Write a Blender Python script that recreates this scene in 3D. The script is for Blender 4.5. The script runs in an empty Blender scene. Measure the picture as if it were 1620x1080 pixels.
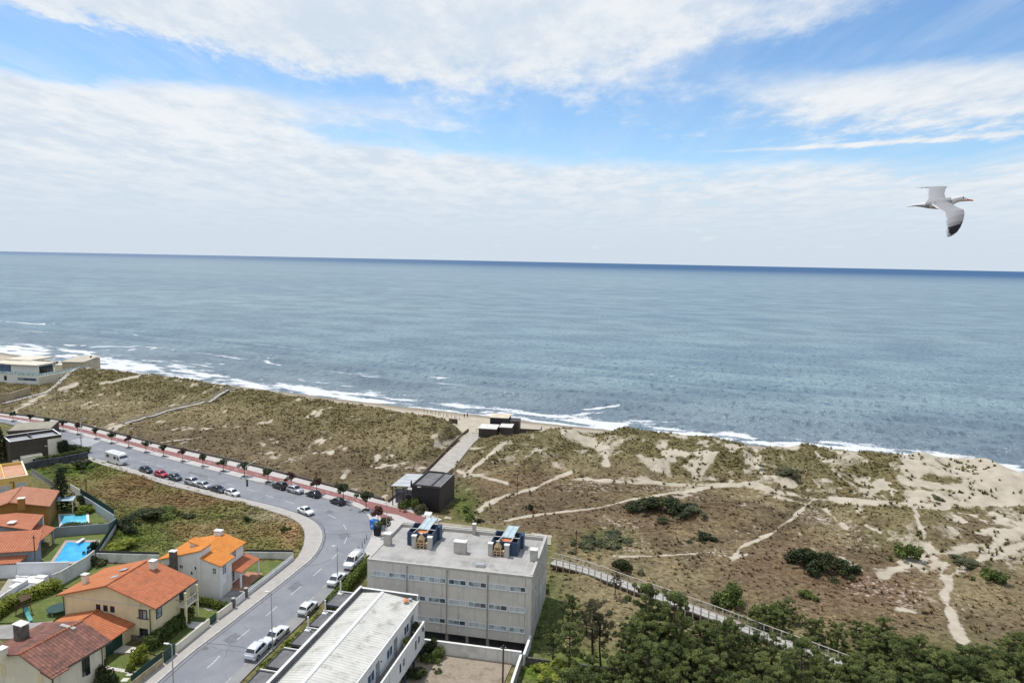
import bpy, math, random
import numpy as np
from mathutils import Vector, Matrix
from mathutils.geometry import tessellate_polygon
random.seed(11); rng = np.random.default_rng(11)
sc = bpy.context.scene; COL = sc.collection
R = math.radians

# ------------------------------------------------------------------ camera
F, H, PITCH, ROLL = 1081.0, 55.0, R(6.72), math.atan(32/1620)
FW = np.array([0, math.cos(PITCH), -math.sin(PITCH)])
_r0 = np.array([1., 0, 0]); _u0 = np.cross(_r0, FW)
RT = _r0*math.cos(ROLL)+_u0*math.sin(ROLL); UP = -_r0*math.sin(ROLL)+_u0*math.cos(ROLL)
CAM = np.array([0, 0, H])
def P(px, py, z=0.0):
    """the point of the place at height z that the photograph shows at this spot"""
    d = FW+RT*(px-810)/F-UP*(py-540)/F
    p = CAM+d*((z-H)/d[2]); return Vector((p[0], p[1], z))
def proj(X, Y, Z):
    a = X; b = Y; c = Z-H
    w = b*FW[1]+c*FW[2]
    return 810+F*(a*RT[0]+b*RT[1]+c*RT[2])/w, 540-F*(a*UP[0]+b*UP[1]+c*UP[2])/w
cd = bpy.data.cameras.new('camera'); cam = bpy.data.objects.new('camera', cd); COL.objects.link(cam)
cd.sensor_width = 36; cd.lens = 36*F/1620; cd.clip_start = 0.5; cd.clip_end = 200000
M = Matrix(((RT[0], UP[0], -FW[0], 0), (RT[1], UP[1], -FW[1], 0), (RT[2], UP[2], -FW[2], H), (0, 0, 0, 1)))
cam.matrix_world = M
sc.camera = cam

# ------------------------------------------------------------------ noise
_T = rng.random((256, 256))
def vnoise(x, y):
    xi = np.floor(x).astype(int); yi = np.floor(y).astype(int); fx = x-xi; fy = y-yi
    fx = fx*fx*(3-2*fx); fy = fy*fy*(3-2*fy)
    a = _T[xi & 255, yi & 255]; b = _T[(xi+1) & 255, yi & 255]; c = _T[xi & 255, (yi+1) & 255]; d = _T[(xi+1) & 255, (yi+1) & 255]
    return (a*(1-fx)+b*fx)*(1-fy)+(c*(1-fx)+d*fx)*fy
def fbm(x, y, o=4):
    s = 0; a = .5; n = 0
    for k in range(o):
        s = s+a*vnoise(x*2**k+k*17.3, y*2**k+k*9.1); n += a; a *= .5
    return s/n
def smooth(a, b, x):
    t = np.clip((x-a)/(b-a), 0, 1); return t*t*(3-2*t)
def dpoly(X, Y, pts):
    """distance to a polyline"""
    best = np.full(np.shape(X), 1e9)
    for (x0, y0), (x1, y1) in zip(pts, pts[1:]):
        dx, dy = x1-x0, y1-y0; L = dx*dx+dy*dy+1e-9
        t = np.clip(((X-x0)*dx+(Y-y0)*dy)/L, 0, 1)
        best = np.minimum(best, np.hypot(X-x0-t*dx, Y-y0-t*dy))
    return best
def inside(X, Y, pts):
    c = np.zeros(np.shape(X), bool); n = len(pts)
    for i in range(n):
        x0, y0 = pts[i]; x1, y1 = pts[(i+1) % n]
        if y0 == y1: continue
        c ^= ((y0 > Y) != (y1 > Y)) & (X < (x1-x0)*(Y-y0)/(y1-y0)+x0)
    return c
def spl(pts, n=6):
    """smooth curve through points"""
    p = [Vector(q) for q in pts]; out = []
    for i in range(len(p)-1):
        a = p[max(i-1, 0)]; b = p[i]; c = p[i+1]; d = p[min(i+2, len(p)-1)]
        for k in range(n):
            t = k/n
            out.append(.5*((2*b)+(c-a)*t+(2*a-5*b+4*c-d)*t*t+(3*b-a-3*c+d)*t**3))
    out.append(p[-1]); return out
def W(pxs, z=0.0): return [P(x, y, z) for x, y in pxs]

# ------------------------------------------------------------------ objects
def tag(o, label=None, cat=None, group=None, kind=None):
    if label: o['label'] = label
    if cat: o['category'] = cat
    if group: o['group'] = group
    if kind: o['kind'] = kind
    return o
def thing(name, label, cat, loc=(0, 0, 0), rot=0.0, group=None):
    o = bpy.data.objects.new(name, None); COL.objects.link(o)
    o.empty_display_size = .3
    o.location = loc; o.rotation_euler = (0, 0, rot)
    return tag(o, label, cat, group)
def copy_tree(o, parent=None):
    c = o.copy(); COL.objects.link(c); c.parent = parent
    for ch in list(o.children): copy_tree(ch, c)
    return c
class MB:
    """collects faces, each with a material slot; build() links them as one mesh object"""
    def __init__(s): s.v = []; s.f = []; s.m = []; s.k = 0; s.sm = False
    def face(s, pts, m=None):
        n = len(s.v); s.v += [tuple(p) for p in pts]; s.f.append(tuple(range(n, n+len(pts)))); s.m.append(s.k if m is None else m)
    def add(s, vs, fs):
        n = len(s.v); s.v += [tuple(p) for p in vs]
        for f in fs: s.f.append(tuple(i+n for i in f)); s.m.append(s.k)
    def box(s, x0, x1, y0, y1, z0, z1):
        s.add([(x0, y0, z0), (x1, y0, z0), (x1, y1, z0), (x0, y1, z0), (x0, y0, z1), (x1, y0, z1), (x1, y1, z1), (x0, y1, z1)],
              [(3, 2, 1, 0), (4, 5, 6, 7), (0, 1, 5, 4), (1, 2, 6, 5), (2, 3, 7, 6), (3, 0, 4, 7)])
    def prism(s, pts, z0, z1, bottom=False):
        """outline (x, y) extruded from z0 to z1"""
        pts = [(p[0], p[1]) for p in pts]; n = len(pts)
        A = sum(pts[i][0]*pts[(i+1) % n][1]-pts[(i+1) % n][0]*pts[i][1] for i in range(n))
        if A < 0: pts = pts[::-1]
        tri = tessellate_polygon([[Vector((x, y, 0)) for x, y in pts]])
        vs = [(x, y, z0) for x, y in pts]+[(x, y, z1) for x, y in pts]
        fs = [(i, (i+1) % n, n+(i+1) % n, n+i) for i in range(n)] if z1 > z0 else []
        for t in tri:
            a, b, c = [pts[i] for i in t]
            if (b[0]-a[0])*(c[1]-a[1])-(b[1]-a[1])*(c[0]-a[0]) < 0: t = t[::-1]
            fs.append(tuple(n+i for i in t))
            if bottom: fs.append(tuple(t[::-1]))
        s.add(vs, fs)
    def profile(s, pts, a0, a1, axis='x'):
        """a closed (a, z) outline swept along x (axis x: outline in y,z) or y (outline in x,z)"""
        n = len(pts); q = (lambda t, p: (t, p[0], p[1])) if axis == 'x' else (lambda t, p: (p[0], t, p[1]))
        vs = [q(a0, p) for p in pts]+[q(a1, p) for p in pts]
        fs = [(i, (i+1) % n, n+(i+1) % n, n+i) for i in range(n)]+[tuple(range(n))[::-1], tuple(range(n, 2*n))]
        s.add(vs, fs)
    def tube(s, path, r, n=6, cap=True):
        path = [Vector(p) for p in path]; rs = r if isinstance(r, (list, tuple)) else [r]*len(path)
        vs = []; fs = []
        for i, p in enumerate(path):
            d = (path[min(i+1, len(path)-1)]-path[max(i-1, 0)]).normalized()
            a = d.cross(Vector((0, 0, 1)) if abs(d.z) < .9 else Vector((1, 0, 0))).normalized(); b = a.cross(d)
            for k in range(n):
                t = 2*math.pi*k/n; vs.append(p+(a*math.cos(t)+b*math.sin(t))*rs[i])
        for i in range(len(path)-1):
            for k in range(n): fs.append((i*n+k, i*n+(k+1) % n, (i+1)*n+(k+1) % n, (i+1)*n+k))
        if cap: fs += [tuple(range(n))[::-1], tuple(range((len(path)-1)*n, len(path)*n))]
        s.add(vs, fs)
    def lathe(s, prof, c=(0, 0, 0), n=12):
        vs = []; fs = []
        for r, z in prof:
            for k in range(n): vs.append((c[0]+r*math.cos(2*math.pi*k/n), c[1]+r*math.sin(2*math.pi*k/n), c[2]+z))
        for i in range(len(prof)-1):
            for k in range(n): fs.append((i*n+k, i*n+(k+1) % n, (i+1)*n+(k+1) % n, (i+1)*n+k))
        fs += [tuple(range(n))[::-1], tuple(range((len(prof)-1)*n, len(prof)*n))]
        s.add(vs, fs)
    def strip(s, L, Rr, z0, z1=None):
        """a band between two lines of the same length; with z1 > z0 it gets sides"""
        n = len(L)
        if z1 is None:
            s.add([(p[0], p[1], z0) for p in L]+[(p[0], p[1], z0) for p in Rr], [(i, n+i, n+i+1, i+1) for i in range(n-1)]); return
        vs = [(p[0], p[1], z) for z in (z0, z1) for q in (L, Rr) for p in q]; fs = []
        for i in range(n-1):
            fs += [(2*n+i, 3*n+i, 3*n+i+1, 2*n+i+1), (i, 2*n+i, 2*n+i+1, i+1), (n+i+1, 3*n+i+1, 3*n+i, n+i)]
        fs += [(0, n, 3*n, 2*n), (n-1, 3*n-1, 4*n-1, 2*n-1)]
        s.add(vs, fs)
    def build(s, name, mats, parent=None, smooth=False, label=None):
        me = bpy.data.meshes.new(name); me.from_pydata(s.v, [], s.f)
        for m in (mats if isinstance(mats, (list, tuple)) else [mats]): me.materials.append(m)
        if max(s.m, default=0): me.polygons.foreach_set('material_index', s.m)
        if smooth or s.sm: me.polygons.foreach_set('use_smooth', [True]*len(s.f))
        me.update()
        o = bpy.data.objects.new(name, me); COL.objects.link(o)
        if parent: o.parent = parent
        if label: o['label'] = label
        return o
def offset(pts, d):
    """a line moved sideways (to its left for d > 0)"""
    out = []
    for i, p in enumerate(pts):
        a = Vector(pts[max(i-1, 0)]); b = Vector(pts[min(i+1, len(pts)-1)]); t = (b-a); t.z = 0; t.normalize()
        out.append(Vector((p[0]-t.y*d, p[1]+t.x*d, p[2] if len(p) > 2 else 0)))
    return out
def npmesh(name, V, Fc, mat, attrs=None, smooth=False):
    """big mesh from arrays; Fc is (n, 3) or (n, 4)"""
    me = bpy.data.meshes.new(name); k = Fc.shape[1]
    me.vertices.add(len(V)); me.vertices.foreach_set('co', V.astype(np.float32).ravel())
    me.loops.add(Fc.size); me.loops.foreach_set('vertex_index', Fc.astype(np.int32).ravel())
    me.polygons.add(len(Fc)); me.polygons.foreach_set('loop_start', np.arange(0, Fc.size, k, dtype=np.int32))
    if smooth: me.polygons.foreach_set('use_smooth', np.ones(len(Fc), bool))
    for an, arr in (attrs or {}).items():
        if arr.ndim == 1:
            a = me.attributes.new(an, 'FLOAT', 'POINT'); a.data.foreach_set('value', arr.astype(np.float32))
        else:
            a = me.attributes.new(an, 'FLOAT_COLOR', 'POINT')
            a.data.foreach_set('color', np.concatenate([arr, np.ones((len(arr), 1))], 1).astype(np.float32).ravel())
    me.update(calc_edges=True); me.materials.append(mat)
    o = bpy.data.objects.new(name, me); COL.objects.link(o); return o

# ------------------------------------------------------------------ materials
class NT:
    def __init__(s, tree): s.t = tree; s.n = tree.nodes; s.l = tree.links
    def __call__(s, kind, _out=0, **kw):
        n = s.n.new('ShaderNode'+kind)
        for k, v in kw.items():
            if k.startswith('i_'): s.put(n.inputs[int(k[2:])], v)
            elif hasattr(n, k) and k not in ('color', 'width', 'height') and not k[0].isupper(): setattr(n, k, v)
            else: s.put(n.inputs[k.replace('_', ' ')], v)
        return n
    def put(s, sock, v):
        if isinstance(v, bpy.types.Node): v = v.outputs[0]
        if isinstance(v, bpy.types.NodeSocket): s.l.new(v, sock); return
        if sock.type == 'RGBA' and len(v) == 3: v = (*v, 1)
        sock.default_value = v
    def math(s, op, a, b=0.0, c=None, clamp=False):
        n = s.n.new('ShaderNodeMath'); n.operation = op; n.use_clamp = clamp; s.put(n.inputs[0], a); s.put(n.inputs[1], b)
        if c is not None: s.put(n.inputs[2], c)
        return n.outputs[0]
    def mix(s, f, a, b, mode='MIX'):
        n = s.n.new('ShaderNodeMix'); n.data_type = 'RGBA'; n.blend_type = mode; s.put(n.inputs[0], f); s.put(n.inputs[6], a); s.put(n.inputs[7], b); return n.outputs[2]
    def ramp(s, f, a, b):
        n = s.n.new('ShaderNodeMapRange'); n.interpolation_type = 'SMOOTHSTEP'; s.put(n.inputs[0], f); s.put(n.inputs[1], a); s.put(n.inputs[2], b); return n.outputs[0]
    def noise(s, vec, scale, detail=4, rough=.55):
        n = s.n.new('ShaderNodeTexNoise'); s.put(n.inputs['Vector'], vec); s.put(n.inputs['Scale'], scale); s.put(n.inputs['Detail'], detail); s.put(n.inputs['Roughness'], rough); return n.outputs[0]
def newmat(name):
    m = bpy.data.materials.new(name); m.use_nodes = True; nt = NT(m.node_tree)
    return m, nt, m.node_tree.nodes['Principled BSDF']
def co(nt, scale=(1, 1, 1), which='Object'):
    n = nt('TexCoord').outputs[which]
    if scale == (1, 1, 1): return n
    mp = nt('Mapping', Scale=scale); nt.put(mp.inputs[0], n); return mp.outputs[0]
MATS = {}
def mat(name, col, var=.12, scale=1.2, rough=.8, bump=0.0, bscale=8, stain=None, samt=.5, sscale=.35, metal=0, spec=.3, streak=None, fine=0.0):
    """plain surface: base colour, cloudy variation, fine grain, stains and vertical weather streaks"""
    if name in MATS: return MATS[name]
    m, nt, b = newmat(name); v = co(nt)
    c = nt.mix(nt.ramp(nt.noise(v, scale), .3, .7), tuple(x*(1-var) for x in col), tuple(min(1, x*(1+var)) for x in col))
    if fine: c = nt.mix(fine, c, nt.mix(nt.ramp(nt.noise(v, bscale*2, 2), .35, .65), tuple(x*.6 for x in col), tuple(min(1, x*1.35) for x in col)))
    if stain: c = nt.mix(nt.math('MULTIPLY', nt.ramp(nt.noise(v, sscale, 7, .65), .5, .68), samt), c, stain)
    if streak: c = nt.mix(nt.math('MULTIPLY', nt.ramp(nt.noise(co(nt, (1.6, 1.6, .12)), 1.0, 5, .6), .52, .72), .55), c, streak)
    nt.put(b.inputs['Base Color'], c); b.inputs['Roughness'].default_value = rough; b.inputs['Metallic'].default_value = metal; b.inputs['Specular IOR Level'].default_value = spec
    if bump:
        bp = nt('Bump', Strength=bump, Distance=.05); nt.put(bp.inputs['Height'], nt.noise(v, bscale, 5)); nt.put(b.inputs['Normal'], bp)
    MATS[name] = m; return m
def tilemat(name, cols, axis=1, per=.42, row=.42, moss=None, mossamt=.4, worn=0.0):
    """clay roof tiles: rounded columns running down the slope (spaced along the ridge axis) in short rows, each tile its own tone"""
    m, nt, b = newmat(name); v = co(nt)
    sx = nt('SeparateXYZ'); nt.put(sx.inputs[0], v)
    u = sx.outputs[axis]; w = sx.outputs[1-axis]
    cu = nt.math('FLOOR', nt.math('DIVIDE', u, per)); cw = nt.math('FLOOR', nt.math('DIVIDE', w, row))
    cb = nt('CombineXYZ'); nt.put(cb.inputs[0], cu); nt.put(cb.inputs[1], cw)
    wn = nt('TexWhiteNoise', noise_dimensions='2D'); nt.put(wn.inputs['Vector'], cb)
    c = nt.mix(wn.outputs[0], cols[0], cols[1])
    c = nt.mix(nt.math('MULTIPLY', nt.ramp(nt.noise(v, .5, 5), .4, .7), .5), c, cols[2])
    if moss: c = nt.mix(nt.math('MULTIPLY', nt.ramp(nt.noise(v, .8, 8, .7), .48, .66), mossamt), c, moss)
    fu = nt.math('FRACT', nt.math('DIVIDE', u, per)); hu = nt.math('SINE', nt.math('MULTIPLY', fu, math.pi))
    hw = nt.math('FRACT', nt.math('DIVIDE', w, row))
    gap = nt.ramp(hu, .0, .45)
    c = nt.mix(gap, nt.mix(.55, c, tuple(x*.45 for x in cols[0])), c)   # darker tone in the channels between the tile columns
    nt.put(b.inputs['Base Color'], c); b.inputs['Roughness'].default_value = .75; b.inputs['Specular IOR Level'].default_value = .25
    bp = nt('Bump', Strength=1.0, Distance=.09); nt.put(bp.inputs['Height'], nt.math('ADD', hu, nt.math('MULTIPLY', hw, .35))); nt.put(b.inputs['Normal'], bp)
    MATS[name] = m; return m
def leafmat(name, dark, light, trans=.25):
    m, nt, b = newmat(name)
    at = nt('Attribute', attribute_name='tone'); oi = nt('ObjectInfo')
    f = nt.math('ADD', at.outputs['Fac'], nt.math('MULTIPLY', nt.math('SUBTRACT', oi.outputs['Random'], .5), .35), clamp=True)
    c = nt.mix(f, dark, light)
    nt.put(b.inputs['Base Color'], c); b.inputs['Roughness'].default_value = .7; b.inputs['Specular IOR Level'].default_value = .2
    tr = nt('BsdfTranslucent'); nt.put(tr.inputs[0], c); mx = nt('MixShader'); nt.put(mx.inputs[0], trans); nt.put(mx.inputs[1], b); nt.put(mx.inputs[2], tr)
    nt.put(m.node_tree.nodes['Material Output'].inputs[0], mx); MATS[name] = m; return m
def glassmat(name, col=(.02, .03, .04), rough=.08, spec=.6):
    m, nt, b = newmat(name); v = co(nt)
    c = nt.mix(nt.ramp(nt.noise(v, 1.3, 2), .35, .65), tuple(x*.6 for x in col), tuple(x*1.5 for x in col))
    nt.put(b.inputs['Base Color'], c); b.inputs['Roughness'].default_value = rough; b.inputs['Specular IOR Level'].default_value = spec
    MATS[name] = m; return m
# ------------------------------------------------------------------ sun and sky
SUN_AZ, SUN_EL = math.atan2(-0.82, 0.57), R(68)          # from the left, a little ahead of the camera
sd = bpy.data.lights.new('sun', 'SUN'); sd.energy = 2.8; sd.angle = R(.6); sd.color = (1, .955, .89)
sun = bpy.data.objects.new('sun', sd); COL.objects.link(sun); sun.location = (0, 0, 120)
_sv = Vector((math.sin(SUN_AZ)*math.cos(SUN_EL), math.cos(SUN_AZ)*math.cos(SUN_EL), math.sin(SUN_EL)))
sun.rotation_euler = (-_sv).to_track_quat('-Z', 'Y').to_euler()
wd = bpy.data.worlds.new('World'); sc.world = wd; wd.use_nodes = True
w = NT(wd.node_tree); bg = wd.node_tree.nodes['Background']
sky = w('TexSky'); sky.sky_type = 'NISHITA'; sky.sun_disc = False; sky.sun_elevation = SUN_EL; sky.sun_rotation = SUN_AZ; sky.air_density = 1.0; sky.dust_density = .35; sky.ozone_density = 2.2
hs = w('HueSaturation', Saturation=1.16, Value=.98); w.put(hs.inputs['Color'], sky)
w.put(bg.inputs[0], hs); bg.inputs[1].default_value = .115
D = w('TexCoord').outputs['Generated']; sx = w('SeparateXYZ'); w.put(sx.inputs[0], D)
az = w.math('ARCTAN2', sx.outputs[0], sx.outputs[1]); el = w.math('ARCSINE', sx.outputs[2])
zc = w.math('MAXIMUM', w.math('ADD', sx.outputs[2], .05), .05)
pl = w('CombineXYZ'); w.put(pl.inputs[0], w.math('DIVIDE', sx.outputs[0], zc)); w.put(pl.inputs[1], w.math('DIVIDE', sx.outputs[1], zc))
mp = w('Mapping', Scale=(1.0, .55, 1), Rotation=(0, 0, R(14))); w.put(mp.inputs[0], pl)
n1 = w.noise(mp, 1.1, 10, .62); n2 = w.noise(mp, 3.4, 9, .68)
def azel(px, py):
    d = FW+RT*(px-810)/F-UP*(py-540)/F; d = d/np.linalg.norm(d); return math.atan2(d[0], d[1]), math.asin(d[2])
dens = w.math('ADD', w.math('MULTIPLY', n1, .85), w.math('MULTIPLY', n2, .52)); dens = w.math('SUBTRACT', dens, .085)
wob = w.math('MULTIPLY', w.math('SUBTRACT', n2, .5), .075)
for px, py, rx, ry, k in [(770, 40, 560, 95, .46), (330, 10, 200, 40, .25), (190, 190, 560, 105, .44), (520, 260, 340, 40, .16), (1470, 148, 330, 50, .46), (110, 12, 90, 26, .12), (1330, 270, 420, 24, .08),
                          (60, 78, 200, 34, -.62), (230, 82, 170, 24, -.34), (960, 190, 420, 50, -.34), (640, 225, 200, 22, -.3), (1530, 60, 330, 36, -.5), (470, 252, 90, 9, -.22), (1300, 238, 360, 16, -.24), (500, 140, 190, 20, -.26), (1000, 225, 300, 16, -.12), (1600, 232, 200, 12, -.14)]:
    a0, e0 = azel(px, py)
    ax = w.math('DIVIDE', w.math('SUBTRACT', w.math('ADD', az, wob), a0), rx/F); ex = w.math('DIVIDE', w.math('SUBTRACT', w.math('ADD', el, wob), e0), ry/F)
    g = w.math('EXPONENT', w.math('MULTIPLY', w.math('ADD', w.math('MULTIPLY', ax, ax), w.math('MULTIPLY', ex, ex)), -1.0))
    dens = w.math('ADD', dens, w.math('MULTIPLY', g, k))
dens = w.math('ADD', dens, w.math('MULTIPLY', w.ramp(sx.outputs[1], .35, -.2), .42))   # unseen cloud overhead and behind, added to brighten the shaded front walls
low = w.ramp(el, R(10.5), R(4.0)); dens = w.math('ADD', dens, w.math('MULTIPLY', low, .3))
# a thin old vapour trail
(a0, e0), (a1, e1) = azel(1040, 242), azel(1640, 208)
tt = w.math('DIVIDE', w.math('SUBTRACT', az, a0), a1-a0); eh = w.math('ADD', e0, w.math('MULTIPLY', tt, e1-e0))
tr = w.math('DIVIDE', w.math('SUBTRACT', w.math('ADD', el, w.math('MULTIPLY', wob, .06)), eh), .0028); tr = w.math('EXPONENT', w.math('MULTIPLY', w.math('MULTIPLY', tr, tr), -1.0))
dens = w.math('ADD', dens, w.math('MULTIPLY', w.math('MULTIPLY', tr, w.ramp(tt, -.05, .25)), .34))
vm = w('Mapping', Scale=(2.2, .35, 1), Rotation=(0, 0, R(8))); w.put(vm.inputs[0], pl); veil = w.ramp(w.noise(vm, 1.3, 8, .62), .42, .78)
cov = w.ramp(dens, .47, .97); cov = w.math('MAXIMUM', cov, w.math('MULTIPLY', veil, .36)); cov = w.math('ADD', cov, w.math('MULTIPLY', w.ramp(el, R(7.5), R(.5)), .25), clamp=True)
cov = w.math('MULTIPLY', cov, .97)
shade = w.ramp(w.math('ADD', w.math('MULTIPLY', n1, .55), w.math('MULTIPLY', n2, .75)), .52, .78)
ccol = w.mix(shade, (.69, .785, .89), (.92, .945, .97))
ccol = w.mix(w.ramp(el, R(9), R(.5)), ccol, (.66, .76, .87))
cb = w('Background', Strength=.68); w.put(cb.inputs[0], ccol)
ms = w('MixShader'); w.put(ms.inputs[0], cov); w.put(ms.inputs[1], bg); w.put(ms.inputs[2], cb)
w.put(wd.node_tree.nodes['World Output'].inputs[0], ms)
sc.view_settings.view_transform = 'Standard'; sc.view_settings.look = 'None'; sc.view_settings.gamma = 1; sc.view_settings.exposure = 0.5
sc.cycles.max_bounces = 6; sc.cycles.diffuse_bounces = 3; sc.cycles.glossy_bounces = 2; sc.cycles.transmission_bounces = 2; sc.cycles.transparent_max_bounces = 4

# ------------------------------------------------------------------ the lie of the land
SEA = -5.0
S0 = np.array([-27., 267.]); EA = np.array([math.cos(R(-22.5)), math.sin(R(-22.5))]); EN = np.array([-EA[1], EA[0]])
def st(X, Y): return (X-S0[0])*EA[0]+(Y-S0[1])*EA[1], (X-S0[0])*EN[0]+(Y-S0[1])*EN[1]
def t0(s): return np.minimum(.00019*s*s, 20)
_cr = [(-60, 603, 1.0), (60, 602, 1.2), (100, 592, 2.2), (150, 584, 5), (230, 592, 5), (300, 601, 5), (370, 617, 5), (420, 620, 5), (480, 630, 5), (560, 641, 5), (620, 650, 5), (680, 661, 5), (722, 675, 3.5), (742, 684, 1), (770, 688, .6), (795, 692, 1.5),
       (825, 688, 3.5), (860, 680, 4.5), (900, 678, 5), (940, 690, 2.5), (985, 680, 5), (1060, 686, 5), (1120, 690, 5), (1180, 705, 4.2), (1196, 714, 2.6), (1215, 706, 4.3), (1290, 706, 5), (1340, 713, 5), (1440, 722, 5), (1500, 723, 4), (1560, 731, 4.5), (1605, 746, 4), (1700, 770, 4)]
_c = np.array([[*st(*P(x, y, h)[:2]), h] for x, y, h in _cr]); _c = _c[np.argsort(_c[:, 0])]
URBAN = [(-350, 612), (0, 654), (50, 660), (100, 667), (140, 676), (200, 691), (250, 704), (300, 715), (350, 726), (400, 738), (480, 759), (530, 772), (575, 784), (611, 793), (650, 800), (700, 818), (790, 832), (878, 851), (886, 880), (872, 900), (850, 960), (838, 1030), (815, 1090), (800, 1300), (-900, 1300)]
UW = [tuple(p[:2]) for p in W(URBAN)]
PATHC = [tuple(p[:2]) for p in W([(612, 796), (645, 772), (700, 722), (742, 686), (762, 684), (752, 700), (735, 720), (700, 752), (725, 785), (695, 812), (650, 802)])]
VILLA = [tuple(p[:2]) for p in W([(-120, 600), (-20, 643), (50, 640), (72, 617), (96, 600), (104, 590), (60, 588), (-100, 585)])]
KNOLLS = [(*P(px, py, 1)[:2], r_, h_) for px, py, r_, h_ in [(1225, 775, 6, 1.9), (1180, 808, 7, 1.5), (1110, 800, 8, 1.2), (1330, 800, 6, 1.4), (1430, 835, 9, 2.4), (1390, 812, 6, 1.5), (1480, 850, 7, 1.6), (1540, 790, 7, 1.4), (1580, 845, 6, 1.8), (1500, 775, 5, 1.0), (1590, 770, 6, 1.2), (1350, 760, 8, 1.0), (1260, 830, 6, 1.2), (1545, 893, 5, .9), (1030, 735, 7, 1.2), (960, 745, 8, 1.2), (1120, 742, 6, 1.4), (850, 735, 7, 1.0), (1460, 742, 5, 1.2), (1560, 745, 6, 1.6), (1420, 760, 6, .9), (1300, 770, 6, 1.2), (1000, 712, 8, 1.2)]]
def height(X, Y):
    X = np.asarray(X, float); Y = np.asarray(Y, float)
    s, t = st(X, Y); d = np.interp(s, _c[:, 0], _c[:, 1])-t; hc = np.interp(s, _c[:, 0], _c[:, 2]); tr_ = t-t0(s)
    beach = np.where(tr_ < 0, SEA-.055*tr_, SEA-.04*tr_); beach = np.clip(beach, -9, -1.5)+.12*(fbm(X/9, Y/9, 2)-.5)
    land = .3+(hc-.3)*np.exp(-(np.maximum(d, 0)/27)**2)
    A = 1.4+2.8*smooth(48, 12, d)*np.where(s > 10, 1.25, .8)
    land = land+A*(fbm(X/15+40, Y/15, 3)-.5)*smooth(-6, 8, d)+(.7+.75*smooth(60, 10, d))*(fbm(X/3.6, Y/3.6+7, 3)-.5)
    z = np.where(d > 0, land, beach+(land-beach)*(1-smooth(0, 14, -d)))
    du = np.where(inside(X, Y, UW), 0, np.minimum(dpoly(X, Y, UW+UW[:1]), 99))
    dp = np.where(inside(X, Y, PATHC), 0, np.minimum(dpoly(X, Y, PATHC+PATHC[:1]), 99))
    u = np.maximum(1-smooth(0, 7, du), 1-smooth(0, 5, dp))
    dv = np.where(inside(X, Y, VILLA), 0, np.minimum(dpoly(X, Y, VILLA+VILLA[:1]), 99)); uv = 1-smooth(0, 6, dv); z = z*(1-uv)+uv*.3
    for kx, ky, kr_, kh in KNOLLS:
        z = z+kh*np.exp(-((X-kx)**2+(Y-ky)**2)/kr_**2)*(.55+.9*fbm(X/3+kx, Y/3, 2))
    return z*(1-u)+u*(-.16)
_lots = [W([(30, 742), (140, 722), (212, 748), (300, 772), (380, 793), (415, 803), (455, 816), (475, 826), (481, 842), (480, 862), (464, 884), (340, 884), (250, 884), (150, 885), (185, 830), (150, 790)])]
LOT = [tuple(p[:2]) for p in _lots[0]]
_o = P(581, 882.5, 10.4); _a = R(-11); COURT = [(_o.x+u*math.cos(_a)-v*math.sin(_a), _o.y+u*math.sin(_a)+v*math.cos(_a)) for u, v in ((-.2, -4.9), (24.6, -4.9), (24.6, 5.5), (-.2, 5.5))]
def lotdip(X, Y):
    ins = inside(X, Y, LOT); d = dpoly(X, Y, LOT+LOT[:1])
    z = np.where(ins, -smooth(0, 7, d)*1.1+(fbm(X/6, Y/6, 3)-.5)*1.3*smooth(0, 5, d)+.16, 0)
    return np.where(inside(X, Y, COURT), -2.9, z)
def gz(x, y): return float(height(np.array([x]), np.array([y]))[0]+lotdip(np.array([x]), np.array([y]))[0])
def G(px, py, n=6):
    """the ground point seen at this spot, on the uneven land"""
    z = 0.
    for _ in range(n): p = P(px, py, z); z = gz(p.x, p.y)
    p = P(px, py, z); return p

xs = np.concatenate([-np.geomspace(6000, 345, 16), np.arange(-338, 215, .62), np.geomspace(222, 6000, 16)])
ys = np.concatenate([-np.geomspace(3000, 50, 10), np.linspace(-20, 68, 12), np.arange(70, 185, .5), np.arange(185, 425, .8), np.geomspace(432, 900, 10)])
GX, GY = np.meshgrid(xs, ys); GZ = height(GX, GY)+lotdip(GX, GY)
PX, PY = proj(GX, np.maximum(GY, 5), GZ)
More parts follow.
